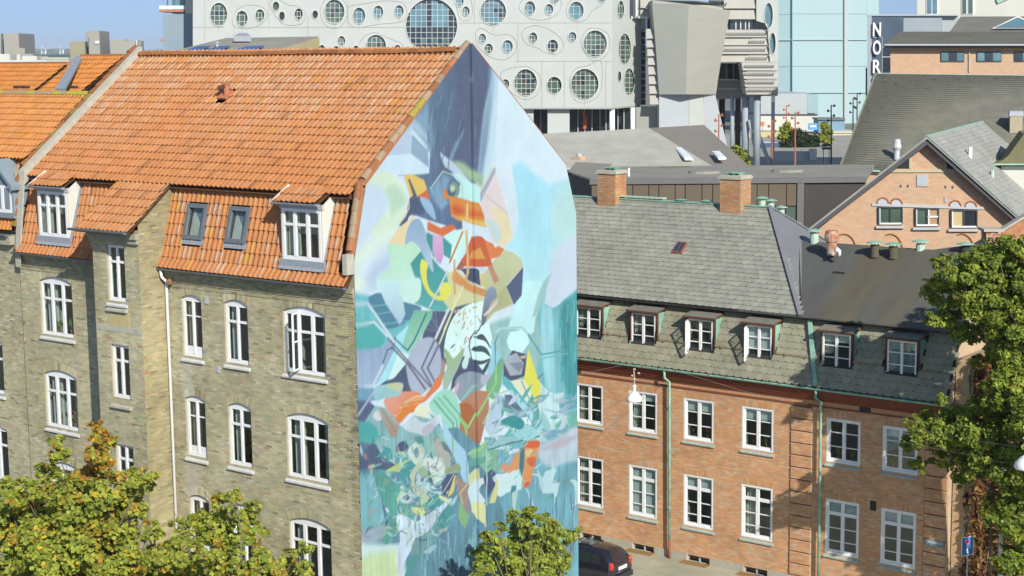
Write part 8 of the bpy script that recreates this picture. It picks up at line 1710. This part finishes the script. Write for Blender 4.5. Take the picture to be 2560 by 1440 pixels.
for a, c in zip(rings, rings[1:]):
    for i in range(len(a)-1): bm.faces.new((a[i], a[i+1], c[i+1], c[i]))
    bm.faces.new((a[-1], a[0], c[0], c[-1]))
bm.faces.new(rings[0][::-1]); bm.faces.new(rings[-1]); bmesh.ops.recalc_face_normals(bm, faces=bm.faces)
me = bpy.data.meshes.new('body'); bm.to_mesh(me); bm.free(); me.materials.append(PNT); me.polygons.foreach_set('use_smooth', [True]*len(me.polygons)); body = link(bpy.data.objects.new('body', me), car); md = body.modifiers.new('s', 'SUBSURF'); md.levels = 2; md.render_levels = 2
def cpart(name, pts, m, th=0.012, par=None, nrm=None):
    P = [np.array(cpt(*p)) for p in pts]; n_ = np.cross(P[1]-P[0], P[2]-P[0]); n_ /= np.linalg.norm(n_)
    if nrm is not None and n_@np.array(nrm) < 0: n_ = -n_
    b = MB(); b.prism([p-n_*0.01 for p in P], n_*(th+0.01), m); o = b.build(name); o.parent = par or car
    if par is None: o.matrix_parent_inverse = car.matrix_world.inverted()
    return o
for s in (1, -1):
    nr = (0, -s, 0.3)
    cpart('side_window', [(0.42, s*0.745, 1.0), (0.85, s*0.775, 0.98), (0.85, s*0.655, 1.36), (0.62, s*0.645, 1.36)], CG_, 0.014, nrm=nr)
    cpart('side_window', [(0.90, s*0.777, 0.98), (1.62, s*0.778, 0.96), (1.62, s*0.655, 1.37), (0.90, s*0.655, 1.38)], CG_, 0.014, nrm=nr)
    cpart('side_window', [(1.70, s*0.778, 0.96), (2.42, s*0.765, 0.93), (2.10, s*0.665, 1.28), (1.70, s*0.655, 1.36)], CG_, 0.014, nrm=nr)
    b = MB(); b.lathe([(0.02, 0), (0.085, 0.02), (0.10, 0.10), (0.095, 0.20), (0.05, 0.28), (0.02, 0.29)], cpt(0.07, s*0.60, 0.80), RL, 12); o = b.build('tail_light', car, smooth=True)
    b = MB(); b.lathe([(0.045, 0), (0.045, 0.07)], cpt(0.0, s*0.52, 0.36), RL, 8); b.build('fog_light', car)
    for x in (0.62, 2.80):
        b = MB(); c0 = np.array(cpt(x, s*0.64, 0.30)); c1 = np.array(cpt(x, s*0.80, 0.30)); b.tube([c0, c1], 0.30, TYRE, 22); w = b.build('wheel', car); b = MB(); b.tube([c1, np.array(cpt(x, s*0.812, 0.30))], 0.20, RIM, 16); o = b.build('rim'); o.parent = w
        b = MB(); b.tube([np.array(cpt(x, s*0.60, 0.32)), np.array(cpt(x, s*0.788, 0.32))], 0.345, TRM, 22); b.build('wheel_arch', car)
    for x in (1.5, 2.2): cpart('door_handle', [(x-.16, s*0.80, 0.84), (x, s*0.80, 0.84), (x, s*0.80, 0.87), (x-.16, s*0.80, 0.87)], PNT, 0.03, nrm=nr)
cpart('rear_window', [(0.135, 0.50, 1.02), (0.135, -0.50, 1.02), (0.36, -0.46, 1.33), (0.36, 0.46, 1.33)], mat('green_tint_glass', (0.10, 0.14, 0.12), 0.08, 0.3, 3, spec=0.9), 0.03, nrm=(1, 0, .5))
cpart('number_plate', [(-0.02, 0.26, 0.74), (-0.02, -0.26, 0.74), (-0.02, -0.26, 0.86), (-0.02, 0.26, 0.86)], WHITE, 0.02, nrm=(1, 0, 0))
cpart('bumper', [(-0.045, 0.62, 0.36), (-0.045, -0.62, 0.36), (-0.02, -0.64, 0.56), (-0.02, 0.64, 0.56)], PNT, 0.03, nrm=(1, 0, 0)); cpart('badge', [(-0.03, 0.34, 0.66), (-0.03, 0.18, 0.66), (-0.03, 0.18, 0.69), (-0.03, 0.34, 0.69)], RIM, 0.02, nrm=(1, 0, 0))
cpart('sunroof', [(1.10, 0.40, 1.50), (1.10, -0.40, 1.50), (1.75, -0.40, 1.495), (1.75, 0.40, 1.495)], CG_, 0.035, nrm=(0, 0, 1))
cpart('windscreen', [(2.06, 0.50, 1.44), (2.06, -0.50, 1.44), (2.66, -0.58, 1.08), (2.66, 0.58, 1.08)], CG_, 0.03, nrm=(-1, 0, 1))

# ================================================================ the summer haze over the harbour
bm = bmesh.new(); bmesh.ops.create_cube(bm, size=1.0); me = bpy.data.meshes.new('haze'); bm.to_mesh(me); bm.free()
hz = bpy.data.objects.new('haze', me); COL.objects.link(hz); hz.location = (0, 6900, 54); hz.scale = (18200, 14400, 112); kind(hz, 'stuff')
hm = bpy.data.materials.new('haze_air'); hm.use_nodes = True; hn = hm.node_tree.nodes; hn.remove(hn['Principled BSDF']); pv = hn.new('ShaderNodeVolumePrincipled'); pv.inputs['Density'].default_value = 0.00010; pv.inputs['Color'].default_value = (0.80, 0.88, 1.0, 1); pv.inputs['Anisotropy'].default_value = 0.0
hm.node_tree.links.new(pv.outputs[0], hn['Material Output'].inputs['Volume']); me.materials.append(hm)
